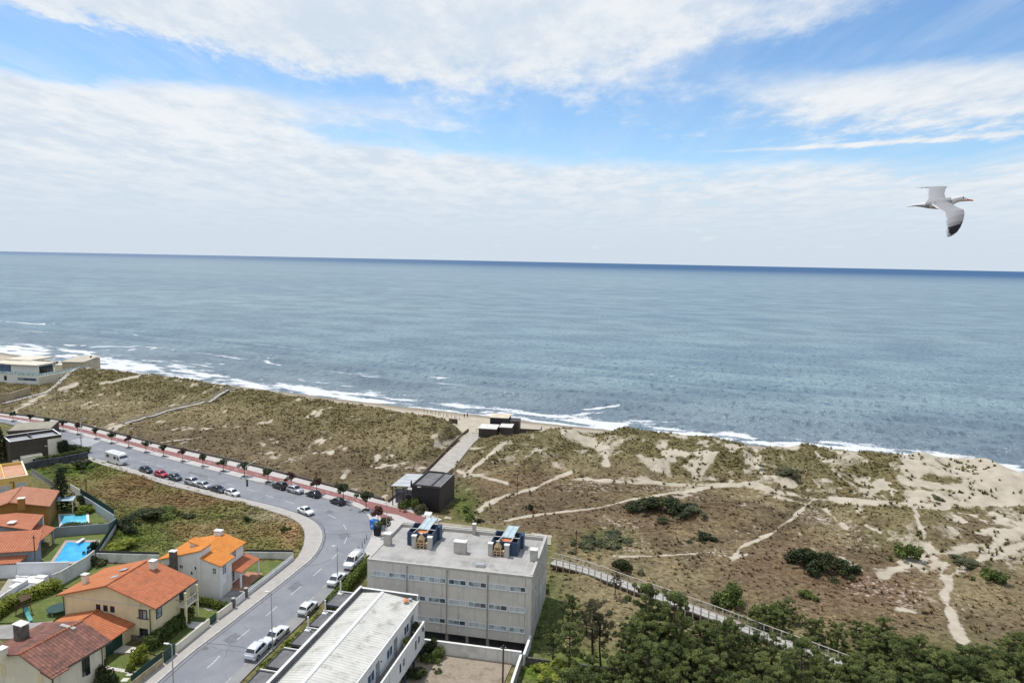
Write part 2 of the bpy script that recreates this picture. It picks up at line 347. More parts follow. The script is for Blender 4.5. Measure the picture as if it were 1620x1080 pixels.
# --- what covers the ground, laid out where the photograph shows each patch lying
STROKES = [([(755, 808), (790, 788), (850, 770), (905, 745)], 5), ([(722, 745), (760, 752), (802, 764)], 3), ([(800, 822), (860, 812), (950, 802), (1000, 790), (1060, 780), (1112, 775)], 2.6),
    ([(905, 757), (1000, 763), (1100, 768), (1180, 764)], 4), ([(1090, 776), (1180, 763), (1240, 780), (1290, 788), (1360, 792), (1440, 798), (1500, 802)], 6), ([(1160, 884), (1170, 866), (1215, 845), (1260, 815), (1285, 790)], 4),
    ([(1525, 1012), (1508, 975), (1496, 938), (1508, 905), (1560, 882), (1625, 862)], 6), ([(1395, 908), (1440, 890), (1480, 873), (1540, 866), (1580, 868)], 7), ([(1585, 856), (1625, 822)], 16), ([(1470, 876), (1490, 905), (1506, 915)], 7),
    ([(1440, 735), (1500, 745), (1560, 752), (1625, 760)], 11), ([(1430, 760), (1500, 772), (1625, 785)], 7), ([(1195, 706), (1200, 735), (1214, 757)], 5), ([(1290, 714), (1329, 753)], 2.5), ([(893, 682), (938, 700), (950, 706)], 9), ([(957, 716), (960, 736)], 6),
    
    ([(735, 752), (770, 722), (800, 700)], 4), ([(690, 705), (735, 690)], 5), ([(0, 668), (40, 640), (75, 620)], 5), ([(95, 616), (120, 608)], 5), ([(160, 606), (220, 596)], 3.2), 
    ([(595, 740), (640, 732)], 2.2), ([(250, 700), (330, 690)], 1.2), ([(180, 676), (215, 668)], 2), ([(1370, 830), (1390, 840), (1408, 858)], 3), ([(1445, 800), (1465, 850)], 3), ([(1225, 785), (1285, 800)], 4), ([(1300, 800), (1340, 835)], 3), ([(1330, 880), (1370, 905)], 2.4),
    ([(1130, 868), (1160, 884), (1180, 877)], 2.5), ([(1420, 962), (1450, 968)], 3), ([(980, 880), (1060, 878), (1165, 870)], 1.8), ([(690, 822), (760, 832), (870, 848)], 3)]
_right = PX > 740
Dd = np.interp(st(GX, GY)[0], _c[:, 0], _c[:, 1])-st(GX, GY)[1]
onbeach = smooth(-2, -7, Dd)
sand = np.zeros_like(GX)
wx_ = (fbm(GX/5+3, GY/5, 3)-.5)*2; wy_ = (fbm(GX/5, GY/5+31, 3)-.5)*2; wv_ = fbm(GX/4+60, GY/4, 3)-.35
for pts, wd_ in STROKES:
    wd_ = wd_*(1.0 if pts[0][0] > 1380 else .62 if wd_ < 8 else .85)
    m_ = (PX > min(p[0] for p in pts)-60) & (PX < max(p[0] for p in pts)+60) & (PY > min(p[1] for p in pts)-40) & (PY < max(p[1] for p in pts)+40)
    dd = dpoly(PX[m_]+wx_[m_]*wd_*1.6, (PY[m_]+wy_[m_]*wd_*.9)*1.25, [(a, b*1.25) for a, b in pts]); sand[m_] = np.maximum(sand[m_], (.70+.9*wv_[m_])*np.exp(-(dd/(wd_*(1.15+2.2*wv_[m_])))**2))
n8 = fbm(GX/7, GY/7+50, 4); n3 = fbm(GX/2.4, GY/2.4, 3)
dune_r = _right & (PY < 765) & (Dd > -6)
sand = np.maximum(sand, np.where(dune_r, smooth(.46, .64, n8)*.5+smooth(.58, .72, n3)*.2, 0))
n2x = fbm(GX/1.6+20, GY/3.0, 3); sand = np.maximum(sand, np.where(_right & (PY < 830) & (Dd > -4), smooth(.56, .7, n2x)*smooth(.42, .6, n8)*.5, 0))
sand = np.maximum(sand, np.where(dune_r & (PX > 1010) & (PX < 1200), smooth(.4, .6, n8)*.62, 0))
sand = np.maximum(sand, np.where(_right & (PX > 1430) & (PY < 800), smooth(.3, .55, n8)*.75+.1, 0))
sand = np.maximum(sand, np.where(_right & (PX > 1380) & (PY > 800) & (PY < 905), smooth(.5, .62, n8)*.5, 0))
sand = np.maximum(sand, np.where((~_right) & (Dd > -4), smooth(.55, .70, n8)*.34+smooth(.56, .70, n2x)*smooth(.38, .58, n8)*.42, 0))
sand = np.maximum(sand, onbeach)
urb = inside(GX, GY, UW)
sand = np.where(urb, 0, sand)
sS, tS = st(GX, GY); wpx = 2.2*(fbm(GX/6, GY/6+90, 3)-.5)
streak = fbm(sS/2.1+wpx, tS/7.5, 4)            # sand shows in streaks that run down the dune faces
blot = fbm(GX/4.2+71, GY/4.2, 4)
for cx, cy, rx, ry, k, kind in [(1110, 722, 110, 34, .62, 0), (1180, 730, 50, 30, .5, 0), (1050, 715, 60, 26, .5, 0), (830, 715, 80, 24, .42, 0), (900, 700, 60, 20, .45, 1), (1000, 700, 60, 18, .4, 0), (950, 725, 60, 18, .4, 1), (1240, 735, 80, 24, .3, 1), (1420, 770, 120, 26, .7, 1), (1560, 770, 90, 36, .7, 1), (1330, 805, 90, 30, .65, 1), (1290, 850, 70, 30, .42, 1), (1560, 830, 80, 40, .7, 1), (1480, 880, 110, 30, .65, 1), (1250, 770, 80, 22, .5, 1), (1200, 800, 60, 20, .35, 1), (1090, 780, 90, 20, .4, 1), (750, 745, 40, 30, .4, 0), (700, 700, 40, 20, .5, 0), (640, 735, 60, 16, .36, 1), (440, 718, 60, 26, .42, 0), (300, 690, 90, 16, .25, 1), (200, 640, 120, 22, .28, 1), (500, 665, 120, 24, .25, 0), (90, 625, 60, 18, .4, 1), (1350, 880, 60, 26, .4, 1), (1450, 945, 80, 24, .32, 1)]:
    g = k*np.exp(-((PX-cx)/rx)**2-((PY-cy)/ry)**2); nz_ = streak if kind == 0 else blot
    sand = np.maximum(sand, np.where(urb, 0, np.clip(g*1.6, 0, 1)*smooth(.46, .62, nz_*.72+.28*n3)*(.62+.6*n2x)))
stone = np.zeros_like(GX)
for cx, cy, rx, ry, k in [(980, 830, 60, 22, .9), (1000, 870, 50, 20, .8), (930, 770, 90, 14, .8), (1050, 772, 90, 10, .9), (1180, 840, 60, 16, .6), (1300, 815, 60, 25, .9), (1345, 850, 50, 40, .8), (1380, 930, 60, 25, .9), (1440, 945, 50, 30, .9), (1480, 925, 40, 20, .7), (1250, 960, 100, 14, .5), (1520, 960, 60, 40, .6), (820, 800, 60, 20, .5), (1120, 880, 60, 20, .7), (1250, 745, 60, 14, .8), (430, 720, 50, 22, .6), (620, 735, 50, 16, .6), (900, 730, 140, 20, .45), (200, 690, 150, 12, .4), (470, 855, 20, 25, .5)]:
    stone = np.maximum(stone, k*np.exp(-((PX-cx)/rx)**2-((PY-cy)/ry)**2))
C = lambda *c: np.array(c)
heath, olive, dry, green, tan, rust, lush = [q*1.12 for q in (C(.113, .086, .051), C(.112, .097, .047), C(.17, .138, .078), C(.072, .088, .024), C(.16, .125, .066), C(.12, .076, .048), C(.075, .115, .02))]
def lerp(a, b, f): return a+(b-a)*f[..., None]
vc = np.broadcast_to(heath, GX.shape+(3,)).copy()
vc = lerp(vc, np.broadcast_to(dry, vc.shape), smooth(.40, .62, fbm(GX/11+9, GY/11, 4))*.85)
vc = lerp(vc, np.broadcast_to(heath*.62, vc.shape), smooth(.5, .64, fbm(GX/6+19, GY/6+44, 4))*.7)
crestf = smooth(46, 14, Dd+16*(fbm(GX/18, GY/18, 3)-.5)*2)
vc = lerp(vc, np.broadcast_to(olive, vc.shape), crestf*.92)
vc = lerp(vc, np.broadcast_to(tan, vc.shape), smooth(.55, .75, fbm(GX/5, GY/5+80, 3))*.55)
def patch(col, cx, cy, rx, ry, k=.8):
    global vc
    g = np.exp(-((PX-cx)/rx)**2-((PY-cy)/ry)**2)*k*(.4+1.2*n8)
    vc = lerp(vc, np.broadcast_to(col, vc.shape), np.clip(g, 0, 1))
patch(rust, 800, 770, 75, 26, .8); patch(rust, 1400, 935, 150, 40, .9); patch(rust, 1000, 820, 170, 36, .55); patch(heath*.85, 880, 800, 120, 24, .8); patch(rust, 1240, 890, 120, 30, .6); patch(heath, 430, 700, 230, 36, .5)
patch(olive, 1290, 720, 150, 24, .9); patch(dry, 1530, 930, 90, 50, .7); patch(olive*1.1, 1030, 990, 200, 30, .7); patch(dry, 960, 905, 90, 20, .8); patch(olive, 660, 770, 70, 14, .7); patch(green, 735, 800, 22, 30, 1.1); patch(green, 960, 850, 45, 18, .6); patch(dry*1.05, 1000, 955, 60, 20, .8); patch(olive, 150, 650, 260, 20, .5)
patch(lush, 880, 1060, 130, 30, 1.2); patch(lush*.8, 860, 980, 40, 70, 1.0); patch(green, 1400, 1060, 400, 40, 1.0)
patch(olive, 1420, 855, 60, 22, .9); patch(olive*1.1, 1450, 810, 120, 16, .7)
patch(dry*1.15, 330, 652, 200, 13, .8); patch(dry*1.1, 610, 690, 90, 18, .8); patch(tan*1.1, 560, 655, 120, 12, .7); patch(heath*.8, 330, 695, 130, 16, .8); patch(heath*.78, 560, 745, 120, 20, .8); patch(dry, 180, 640, 100, 14, .8); patch(olive*.8, 500, 660, 60, 14, .7); patch(olive*.75, 590, 665, 50, 14, .7)
lot = inside(GX, GY, LOT)
lotc = lerp(np.broadcast_to(C(.158, .120, .055), vc.shape), np.broadcast_to(C(.118, .122, .042), vc.shape), smooth(.35, .65, fbm(GX/9, GY/9, 4)))
for cx, cy, rx, ry, k, cl in [(100, 745, 90, 18, 1.0, lush*.9), (430, 868, 70, 20, .7, C(.11, .12, .03)), (200, 850, 60, 24, .9, lush*.75), (460, 845, 16, 26, .8, C(.24, .15, .08)), (300, 790, 140, 16, .8, C(.15, .095, .05)), (250, 760, 70, 12, .8, C(.15, .09, .045)), (430, 815, 40, 10, .7, C(.22, .18, .12))]:
    lotc = lerp(lotc, np.broadcast_to(cl, vc.shape), np.clip(np.exp(-((PX-cx)/rx)**2-((PY-cy)/ry)**2)*k*(.4+1.2*n8), 0, 1))
vc[lot] = lotc[lot]
vc[urb & ~lot] = C(.13, .12, .05)
idx = np.arange(GX.size).reshape(GX.shape)
Fq = np.stack([idx[:-1, :-1], idx[:-1, 1:], idx[1:, 1:], idx[1:, :-1]], -1).reshape(-1, 4)
m, nt, b = newmat('dune ground')
v = co(nt); nf = nt.noise(v, 1.1, 8, .68); nm = nt.noise(v, .35, 6, .6); ng = nt.noise(v, 3.2, 4, .7)
va = nt('Attribute', attribute_name='cover').outputs['Color']; sa = nt('Attribute', attribute_name='sand').outputs['Fac']; so = nt('Attribute', attribute_name='stone').outputs['Fac']
c = nt.mix(1.0, va, nt.mix(nt.ramp(nf, .34, .66), (.6, .6, .58), (1.4, 1.42, 1.45)), 'MULTIPLY')
c = nt.mix(nt.math('MULTIPLY', nt.ramp(ng, .56, .72), .4), c, (.05, .045, .022))
sn = nt.math('ADD', sa, nt.math('MULTIPLY', nt.math('SUBTRACT', nt.math('ADD', nt.math('MULTIPLY', nf, .6), nt.math('MULTIPLY', ng, .4)), .5), 1.1))
sc_ = nt.mix(nt.ramp(nm, .35, .65), (.365, .322, .255), (.435, .388, .312)); sc_ = nt.mix(nt.math('MULTIPLY', nt.ramp(ng, .5, .8), .25), sc_, (.28, .24, .18))
wet = nt('Attribute', attribute_name='wet').outputs['Fac']; sc_ = nt.mix(wet, sc_, (.20, .162, .12))
c = nt.mix(nt.ramp(sn, .36, .66), c, sc_)
vo = nt('TexVoronoi', Scale=1.25, feature='F1'); nt.put(vo.inputs[0], v)
sp = nt.math('MULTIPLY', nt.ramp(nt.math('ADD', so, nt.math('MULTIPLY', nt.math('SUBTRACT', nf, .5), 2.6)), .55, .85), nt.ramp(vo.outputs['Distance'], .5, .3))
c = nt.mix(nt.math('MULTIPLY', sp, .8), c, (.39, .34, .29))
nt.put(b.inputs['Base Color'], c); b.inputs['Roughness'].default_value = .95; b.inputs['Specular IOR Level'].default_value = .1
bp = nt('Bump', Strength=.6, Distance=.25); nt.put(bp.inputs['Height'], nf); nt.put(b.inputs['Normal'], bp)
s_, t_ = st(GX, GY); tr_ = t_-t0(s_)
wetv = .85*smooth(-8, -1, tr_+4*(fbm(GX/14, GY/14, 3)-.5))
ground = npmesh('ground', np.stack([GX, GY, GZ], -1).reshape(-1, 3), Fq, m, {'cover': vc.reshape(-1, 3), 'sand': sand.ravel(), 'stone': stone.ravel(), 'wet': wetv.ravel()}, True)
tag(ground, kind='structure')

# ------------------------------------------------------------------ low plants of the dunes and the rough lot
def grid_at(A, x, y):
    i = np.clip(np.searchsorted(ys, y)-1, 0, len(ys)-2); j = np.clip(np.searchsorted(xs, x)-1, 0, len(xs)-2)
    fy = np.clip((y-ys[i])/(ys[i+1]-ys[i]), 0, 1); fx = np.clip((x-xs[j])/(xs[j+1]-xs[j]), 0, 1)
    if A.ndim == 3: fx = fx[:, None]; fy = fy[:, None]
    return (A[i, j]*(1-fx)+A[i, j+1]*fx)*(1-fy)+(A[i+1, j]*(1-fx)+A[i+1, j+1]*fx)*fy
def tufts(name, label, n, region, hr, wr, blades, dens, colf, leafm, cat, slim=1.0):
    x0, x1, y0, y1 = region
    x = rng.uniform(x0, x1, n); y = rng.uniform(y0, y1, n)
    z = grid_at(GZ, x, y); px, py = proj(x, y, z)
    k = (px > -60) & (px < 1680) & (py < 1110) & (rng.random(n) < dens(x, y, px, py)); x, y, z = x[k], y[k], z[k]
    n = len(x); cl = colf(x, y)*rng.uniform(.62, 1.45, (n, 1))*np.array([1, 1, 1])
    h = rng.uniform(*hr, n)*(.6+.9*vnoise(x/3, y/3)); wv = rng.uniform(*wr, n)
    V = np.zeros((n, blades, 3, 3)); a0_ = rng.uniform(0, 6.28, n)
    for j in range(blades):
        a = a0_+j*6.283/blades+rng.uniform(-.5, .5, n); ca, sa_ = np.cos(a), np.sin(a); sp_ = rng.uniform(.2, .9, n)*wv; hw = wv*rng.uniform(.28, .5, n)*slim
        V[:, j, 0] = np.stack([x-sa_*hw-ca*wv*.25, y+ca*hw-sa_*wv*.25, z-.06], -1); V[:, j, 1] = np.stack([x+sa_*hw-ca*wv*.25, y-ca*hw-sa_*wv*.25, z-.06], -1)
        V[:, j, 2] = np.stack([x+ca*sp_, y+sa_*sp_, z+h*rng.uniform(.6, 1.1, n)], -1)
    V = V.reshape(-1, 3); Fc = np.arange(len(V)).reshape(-1, 3)
    o = npmesh(name, V, Fc, leafm, {'cover': np.repeat(cl, blades*3, 0)})
    return tag(o, label, cat, kind='stuff')
m, nt, b = newmat('dune plants'); at = nt('Attribute', attribute_name='cover').outputs['Color']
nt.put(b.inputs['Base Color'], at); b.inputs['Roughness'].default_value = .85; b.inputs['Specular IOR Level'].default_value = .1
tr2 = nt('BsdfTranslucent'); nt.put(tr2.inputs[0], at); mx = nt('MixShader', Fac=.25); nt.put(mx.inputs[1], b); nt.put(mx.inputs[2], tr2); nt.put(m.node_tree.nodes['Material Output'].inputs[0], mx)
plantm = m
def cols(x, y): return grid_at(vc, x, y)*1.55*(.65+.8*fbm(x/2.2, y/2.2+9, 3))[:, None]
def urbmask(x, y): return inside(x, y, UW)
def pathmask(x, y): return inside(x, y, PATHC)
def d_grass(x, y, px, py):
    s = grid_at(sand, x, y); cf = grid_at(crestf, x, y)
    return np.where(urbmask(x, y) | pathmask(x, y), 0, smooth(.5, .2, s)*(.25+.75*cf)*smooth(.25, .55, fbm(x/2.6+5, y/2.6, 3)))
def d_heath(x, y, px, py):
    s = grid_at(sand, x, y)
    return np.where(urbmask(x, y) | pathmask(x, y), 0, smooth(.42, .2, s)*smooth(.3, .6, fbm(x/3.4+50, y/3.4, 3)))
def d_lot(x, y, px, py): return np.where(inside(x, y, LOT), smooth(.3, .6, fbm(x/4, y/4, 3))*.8+.2, 0)
dune_box = (-330, 205, 78, 330)
tufts('marram_grass', 'olive and straw coloured tussocks of grass covering the dunes along the beach', 190000, dune_box, (.3, .7), (.5, 1.05), 7, d_grass, cols, plantm, 'dune grass', .62)
tufts('heath_cover', 'low brown and rust coloured scrub covering the flat ground behind the dunes', 170000, dune_box, (.07, .2), (.4, .8), 4, d_heath, cols, plantm, 'ground cover')
tufts('rough_grass', 'dry brown and green grass of the empty lot below the promenade road', 60000, (-140, -30, 100, 205), (.15, .4), (.4, .8), 4, d_lot, cols, plantm, 'rough grass')

def d_tuss(x, y, px, py):
    s_ = grid_at(sand, x, y); dd_ = np.interp(st(x, y)[0], _c[:, 0], _c[:, 1])-st(x, y)[1]
    return np.where(urbmask(x, y) | pathmask(x, y) | (dd_ < 0) | (px < 735), 0, smooth(.25, .5, s_)*smooth(.5, .68, fbm(x/3.2+12, y/3.2, 3))*(py < 905))
tufts('beach_tussock', 'scattered clumps of coarse grass standing in the bare sand of the dunes', 60000, dune_box, (.35, .8), (.6, 1.2), 8, d_tuss, lambda x, y: np.broadcast_to(np.array([.15, .135, .062]), (len(x), 3)), plantm, 'dune grass', .6)
# ------------------------------------------------------------------ sea
ts = np.concatenate([np.arange(-22, 130, 1.3), np.geomspace(131, 70000, 90)])
us = np.concatenate([-np.geomspace(70000, 470, 30), np.arange(-465, 300, 1.5), np.geomspace(303, 70000, 30)])
SS, TT = np.meshgrid(us, ts)
TW = TT+t0(SS)*np.exp(-np.maximum(TT, 0)/400)
SXw = S0[0]+SS*EA[0]+TW*EN[0]; SYw = S0[1]+SS*EA[1]+TW*EN[1]
near = np.exp(-(np.maximum(TT, 0)/420)**2)
wob_ = 26*(fbm(SS/120, TT/160+5, 3)-.5)
swell = .55*np.sin((TT+wob_)/15*2*math.pi/1.6)*near*smooth(8, 50, TT)*(.3+1.2*fbm(SS/40, TT/40, 2))
SZ = SEA+swell
wfo = np.interp(SS, [-340, -250, -110, 0, 100, 200], [54, 46, 32, 26, 26, 27])
tn = TT+wfo*.75*(fbm(SS/22, TT/30, 4)-.5)
foam = np.where(TT > -15, smooth(1.05, .25, tn/wfo), 1)
foam = foam*(.36+.64*smooth(.34, .62, fbm(SS/11, TT/4+30, 4)))
foam = np.maximum(foam, smooth(2.4, 1.2, np.abs(tn/wfo-1.15)/.08)*.35*smooth(.4, .6, fbm(SS/18, TT/60, 3)))
for t1, a_, s_lo in ((20, .9, -20), (44, .8, -60), (72, .6, -110), (100, .4, -150)):     # rows of breakers running along the shore
    line = TT-(wfo+t1)-16*(fbm(SS/55+t1, TT*0+t1, 3)-.5)
    brk = smooth(.50, .62, fbm(SS/38+t1*3, TT*0+2.2, 3))*smooth(s_lo+130, s_lo-60, SS)
    fr = np.where(line < 0, np.exp(-(line/1.2)**2), np.exp(-(line/7.0)**2)*(.35+.8*fbm(SS/5, TT/4, 3)))
    foam = np.maximum(foam, np.where(np.abs(line) < 40, a_*brk*fr, 0)); SZ = SZ+.9*np.exp(-(line/3.0)**2)*smooth(.40, .6, fbm(SS/38+t1*3, TT*0+2.2, 3))*smooth(s_lo+220, s_lo-40, SS)
for pts, k in [([(105, 545), (150, 549), (225, 548)], 1.), ([(122, 553), (215, 553)], .6), ([(205, 554), (280, 549)], .9), ([(300, 573), (345, 582)], .7), ([(250, 567), (300, 572), (360, 575)], .6), ([(420, 570), (452, 579)], .8), ([(400, 567), (440, 567)], .6), ([(685, 598), (722, 599)], .9), ([(695, 606), (762, 612)], .9), ([(560, 589), (622, 598)], .6), ([(925, 646), (985, 640)], 1.), ([(890, 655), (1010, 650)], .7), ([(1022, 593), (1062, 594)], .9), ([(1080, 618), (1120, 620)], .6), ([(40, 510), (75, 514)], .9), ([(0, 536), (40, 536)], .9), ([(1000, 664), (1060, 668)], .6), ([(1180, 695), (1270, 700)], .7), ([(470, 600), (560, 612)], .6), ([(1105, 655), (1160, 662)], .4), ([(1320, 650), (1335, 649)], .8), ([(1300, 573), (1330, 574)], .6), ([(920, 487), (938, 488)], .8)]:
    wp = [tuple(P(x, y, SEA)[:2]) for x, y in pts]
    m_ = (np.abs(SXw) < 700) & (SYw < 900)
    foam[m_] = np.maximum(foam[m_], k*(.25+.95*smooth(.3, .62, fbm(SXw[m_]/7, SYw[m_]/7, 4)))*np.exp(-((dpoly(SXw[m_]+7*(fbm(SXw[m_]/9, SYw[m_]/9+3, 3)-.5), SYw[m_]+9*(fbm(SXw[m_]/11+8, SYw[m_]/11, 3)-.5), wp))/1.9)**2))
foam = np.where(TT > 900, 0, foam)
idx = np.arange(SS.size).reshape(SS.shape)
Fs = np.stack([idx[:-1, :-1], idx[:-1, 1:], idx[1:, 1:], idx[1:, :-1]], -1).reshape(-1, 4)
m, nt, b = newmat('sea water')
vec = nt('Mapping', Rotation=(0, 0, R(22.5))); nt.put(vec.inputs[0], co(nt)); v = vec.outputs[0]
ro = co(nt, (.5, 1, 1)); rr = nt('Mapping', Scale=(.8, 1.1, 1)); nt.put(rr.inputs[0], v)
big = nt.noise(nt('Mapping', Scale=(.0011, .0035, 1), i_0=v), 1, 5, .55); med = nt.noise(rr, .022, 6, .6); rs_ = nt('Mapping', Scale=(1.7, .75, 1)); nt.put(rs_.inputs[0], v); fin = nt.noise(rs_, .2, 5, .68); fin2 = nt.noise(rs_, .7, 4, .62)
off = nt('Attribute', attribute_name='off').outputs['Fac']; fo = nt('Attribute', attribute_name='foam').outputs['Fac']
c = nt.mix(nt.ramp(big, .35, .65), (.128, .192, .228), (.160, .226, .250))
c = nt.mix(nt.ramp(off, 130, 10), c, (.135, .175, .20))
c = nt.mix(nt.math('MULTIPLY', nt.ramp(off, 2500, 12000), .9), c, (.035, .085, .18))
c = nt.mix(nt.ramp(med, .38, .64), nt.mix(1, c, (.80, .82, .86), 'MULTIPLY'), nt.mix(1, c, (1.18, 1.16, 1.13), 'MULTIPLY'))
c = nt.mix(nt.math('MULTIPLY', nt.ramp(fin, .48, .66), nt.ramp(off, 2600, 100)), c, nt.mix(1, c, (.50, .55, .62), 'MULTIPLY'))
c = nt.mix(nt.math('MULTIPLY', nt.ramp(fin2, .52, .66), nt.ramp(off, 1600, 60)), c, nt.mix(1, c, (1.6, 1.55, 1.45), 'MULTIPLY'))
lace = nt.math('ADD', nt.math('MULTIPLY', nt.noise(rr, .32, 8, .7), .65), nt.math('MULTIPLY', fin2, .35))
ff = nt.ramp(nt.math('ADD', fo, nt.math('MULTIPLY', nt.math('SUBTRACT', lace, .5), 1.9)), .40, .78)
wc = nt.noise(nt('Mapping', Scale=(1.0, .8, 1), i_0=v), .085, 7, .68)
capz = nt.math('MULTIPLY', nt.ramp(wc, .70, .735), nt.ramp(off, 2600, 300)); capz = nt.math('MULTIPLY', capz, nt.ramp(big, .40, .55))
ff = nt.math('MAXIMUM', ff, nt.math('MULTIPLY', capz, .9))
c = nt.mix(ff, c, (.58, .60, .62))
nt.put(b.inputs['Base Color'], c)
nt.put(b.inputs['Roughness'], nt.math('MAXIMUM', nt.math('MULTIPLY', ff, .9), nt.ramp(off, 0, 2500)))
nt.put(b.inputs['Roughness'], nt.math('ADD', .34, nt.math('MULTIPLY', ff, .5))); b.inputs['IOR'].default_value = 1.33; b.inputs['Specular IOR Level'].default_value = .32
hgt = nt.math('ADD', nt.math('ADD', nt.math('MULTIPLY', fin, 1.0), nt.math('MULTIPLY', fin2, .35)), nt.math('MULTIPLY', med, 2.2))
bp = nt('Bump', Distance=1.0); nt.put(bp.inputs['Strength'], nt.math('ADD', .3, nt.math('MULTIPLY', nt.ramp(off, 2500, 100), .6))); nt.put(bp.inputs['Height'], hgt); nt.put(b.inputs['Normal'], bp)
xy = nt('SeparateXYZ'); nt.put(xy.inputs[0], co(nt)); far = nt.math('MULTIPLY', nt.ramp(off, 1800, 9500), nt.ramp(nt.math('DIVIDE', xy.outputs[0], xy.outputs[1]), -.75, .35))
dsh = nt('BsdfDiffuse'); dsh.inputs[0].default_value = (.048, .105, .20, 1); mxs = nt('MixShader'); nt.put(mxs.inputs[0], nt.math('MULTIPLY', far, .85)); nt.put(mxs.inputs[1], b); nt.put(mxs.inputs[2], dsh); nt.put(m.node_tree.nodes['Material Output'].inputs[0], mxs)   # darker, bluer diffuse blend far out, stronger towards the right
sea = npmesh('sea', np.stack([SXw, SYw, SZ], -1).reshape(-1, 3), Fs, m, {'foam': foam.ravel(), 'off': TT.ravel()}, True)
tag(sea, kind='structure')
# ------------------------------------------------------------------ roads, pavements and their marks
def asphalt(name, c0, c1, crack=.5):
    m, nt, b = newmat(name); v = co(nt)
    c = nt.mix(nt.ramp(nt.noise(v, .22, 6, .6), .35, .65), c0, c1)
    c = nt.mix(nt.math('MULTIPLY', nt.ramp(nt.noise(v, 5, 4), .4, .7), .25), c, tuple(x*.7 for x in c0))
    vo = nt('TexVoronoi', feature='DISTANCE_TO_EDGE', Scale=.16); mpv = nt('Mapping'); nt.put(mpv.inputs[0], v)
    wv = nt('VectorMath', operation='ADD'); nt.put(wv.inputs[0], mpv.outputs[0]); nz = nt('TexNoise', Scale=.5); nt.put(nz.inputs['Vector'], v); nt.put(wv.inputs[1], nz.outputs[1]); nt.put(vo.inputs['Vector'], wv.outputs[0])
    line = nt.math('MULTIPLY', nt.ramp(vo.outputs[0],   .012, .003), nt.ramp(nt.noise(v, .07, 3), .5, .62)); c = nt.mix(nt.math('MULTIPLY', line, crack), c, (.05, .052, .06))
    c = nt.mix(nt.math('MULTIPLY', nt.ramp(nt.noise(v, .55, 5, .7), .6, .72), .35), c, tuple(x*.62 for x in c0))
    nt.put(b.inputs['Base Color'], c); b.inputs['Roughness'].default_value = .9; b.inputs['Specular IOR Level'].default_value = .2
    bp = nt('Bump', Strength=.25, Distance=.03); nt.put(bp.inputs['Height'], nt.noise(v, 9, 4)); nt.put(b.inputs['Normal'], bp)
    return m
road_m = asphalt('worn asphalt', (.192, .199, .220), (.228, .235, .254), .45)
bay_m = asphalt('parking bay asphalt', (.215, .215, .222), (.27, .265, .262), .3)
def slabs(name, c0, c1, sc_=1.0, joint=(.2, .19, .18)):
    m, nt, b = newmat(name); v = co(nt)
    br = nt('TexBrick', Scale=sc_); br.inputs['Color1'].default_value = (*c0, 1); br.inputs['Color2'].default_value = (*c1, 1); br.inputs['Mortar'].default_value = (*joint, 1); br.inputs['Mortar Size'].default_value = .012; nt.put(br.inputs[0], v)
    c = nt.mix(nt.math('MULTIPLY', nt.ramp(nt.noise(v, .4, 6, .65), .48, .7), .35), br.outputs[0], tuple(x*.6 for x in c0))
    nt.put(b.inputs['Base Color'], c); b.inputs['Roughness'].default_value = .9; b.inputs['Specular IOR Level'].default_value = .2; return m
pave_m = slabs('pale paving', (.36, .34, .315), (.41, .385, .355)); white_pave = slabs('white promenade paving', (.43, .41, .395), (.50, .475, .455)); red_m = slabs('red cycle lane paving', (.22, .10, .092), (.265, .125, .115), 2.0, (.22, .11, .1))
kerb_m = mat('kerb stone', (.40, .385, .36), .15, 1.5, .9); paint_m = mat('road paint', (.44, .45, .465), .18, 3, .8, stain=(.25, .26, .28), samt=.7, sscale=1.5)
conc = mat('weathered concrete', (.40, .385, .355), .14, .6, .9, .15, stain=(.24, .225, .2), streak=(.25, .235, .2))
KR = [(-60, 652), (0, 662), (50, 671), (100, 681), (140, 691), (200, 707), (250, 721), (300, 734), (350, 747), (400, 760), (425, 765), (480, 779), (520, 789), (555, 798), (577, 808), (586, 820), (590, 836), (587, 850), (578, 869), (566, 890), (527, 933), (498, 964), (450, 1010), (398, 1060), (370, 1090), (320, 1145)]
KL = [(-60, 661), (8, 669), (40, 680), (80, 696), (125, 714), (140, 723), (200, 740), (250, 757), (287, 767), (350, 782), (405, 795), (440, 804), (467, 813), (488, 822), (502, 833), (508, 848), (504, 864), (492, 882), (475, 897), (430, 933), (385, 968), (342, 1001), (300, 1033), (248, 1078), (190, 1130)]
LI = [(140, 728), (180, 741), (212, 750), (260, 766), (300, 776), (350, 789), (380, 795), (415, 805), (448, 815), (468, 824), (478, 834), (482, 846), (480, 862), (474, 876), (466, 886), (420, 923), (391, 944), (366, 964), (334, 988), (300, 1016), (255, 1052), (215, 1084), (165, 1125)]
WL = [(-60, 646), (0, 654), (50, 660), (100, 667), (140, 676), (200, 691), (250, 704), (300, 715), (350, 726), (400, 738), (480, 759), (530, 772), (575, 784), (612, 794)]
kr, kl, li, wl = [spl(W(q)) for q in (KR, KL, LI, WL)]
rd = MB(); rd.prism([p[:2] for p in kr]+[p[:2] for p in kl[::-1]], 0, 0); tag(rd.build('road', road_m), kind='structure')
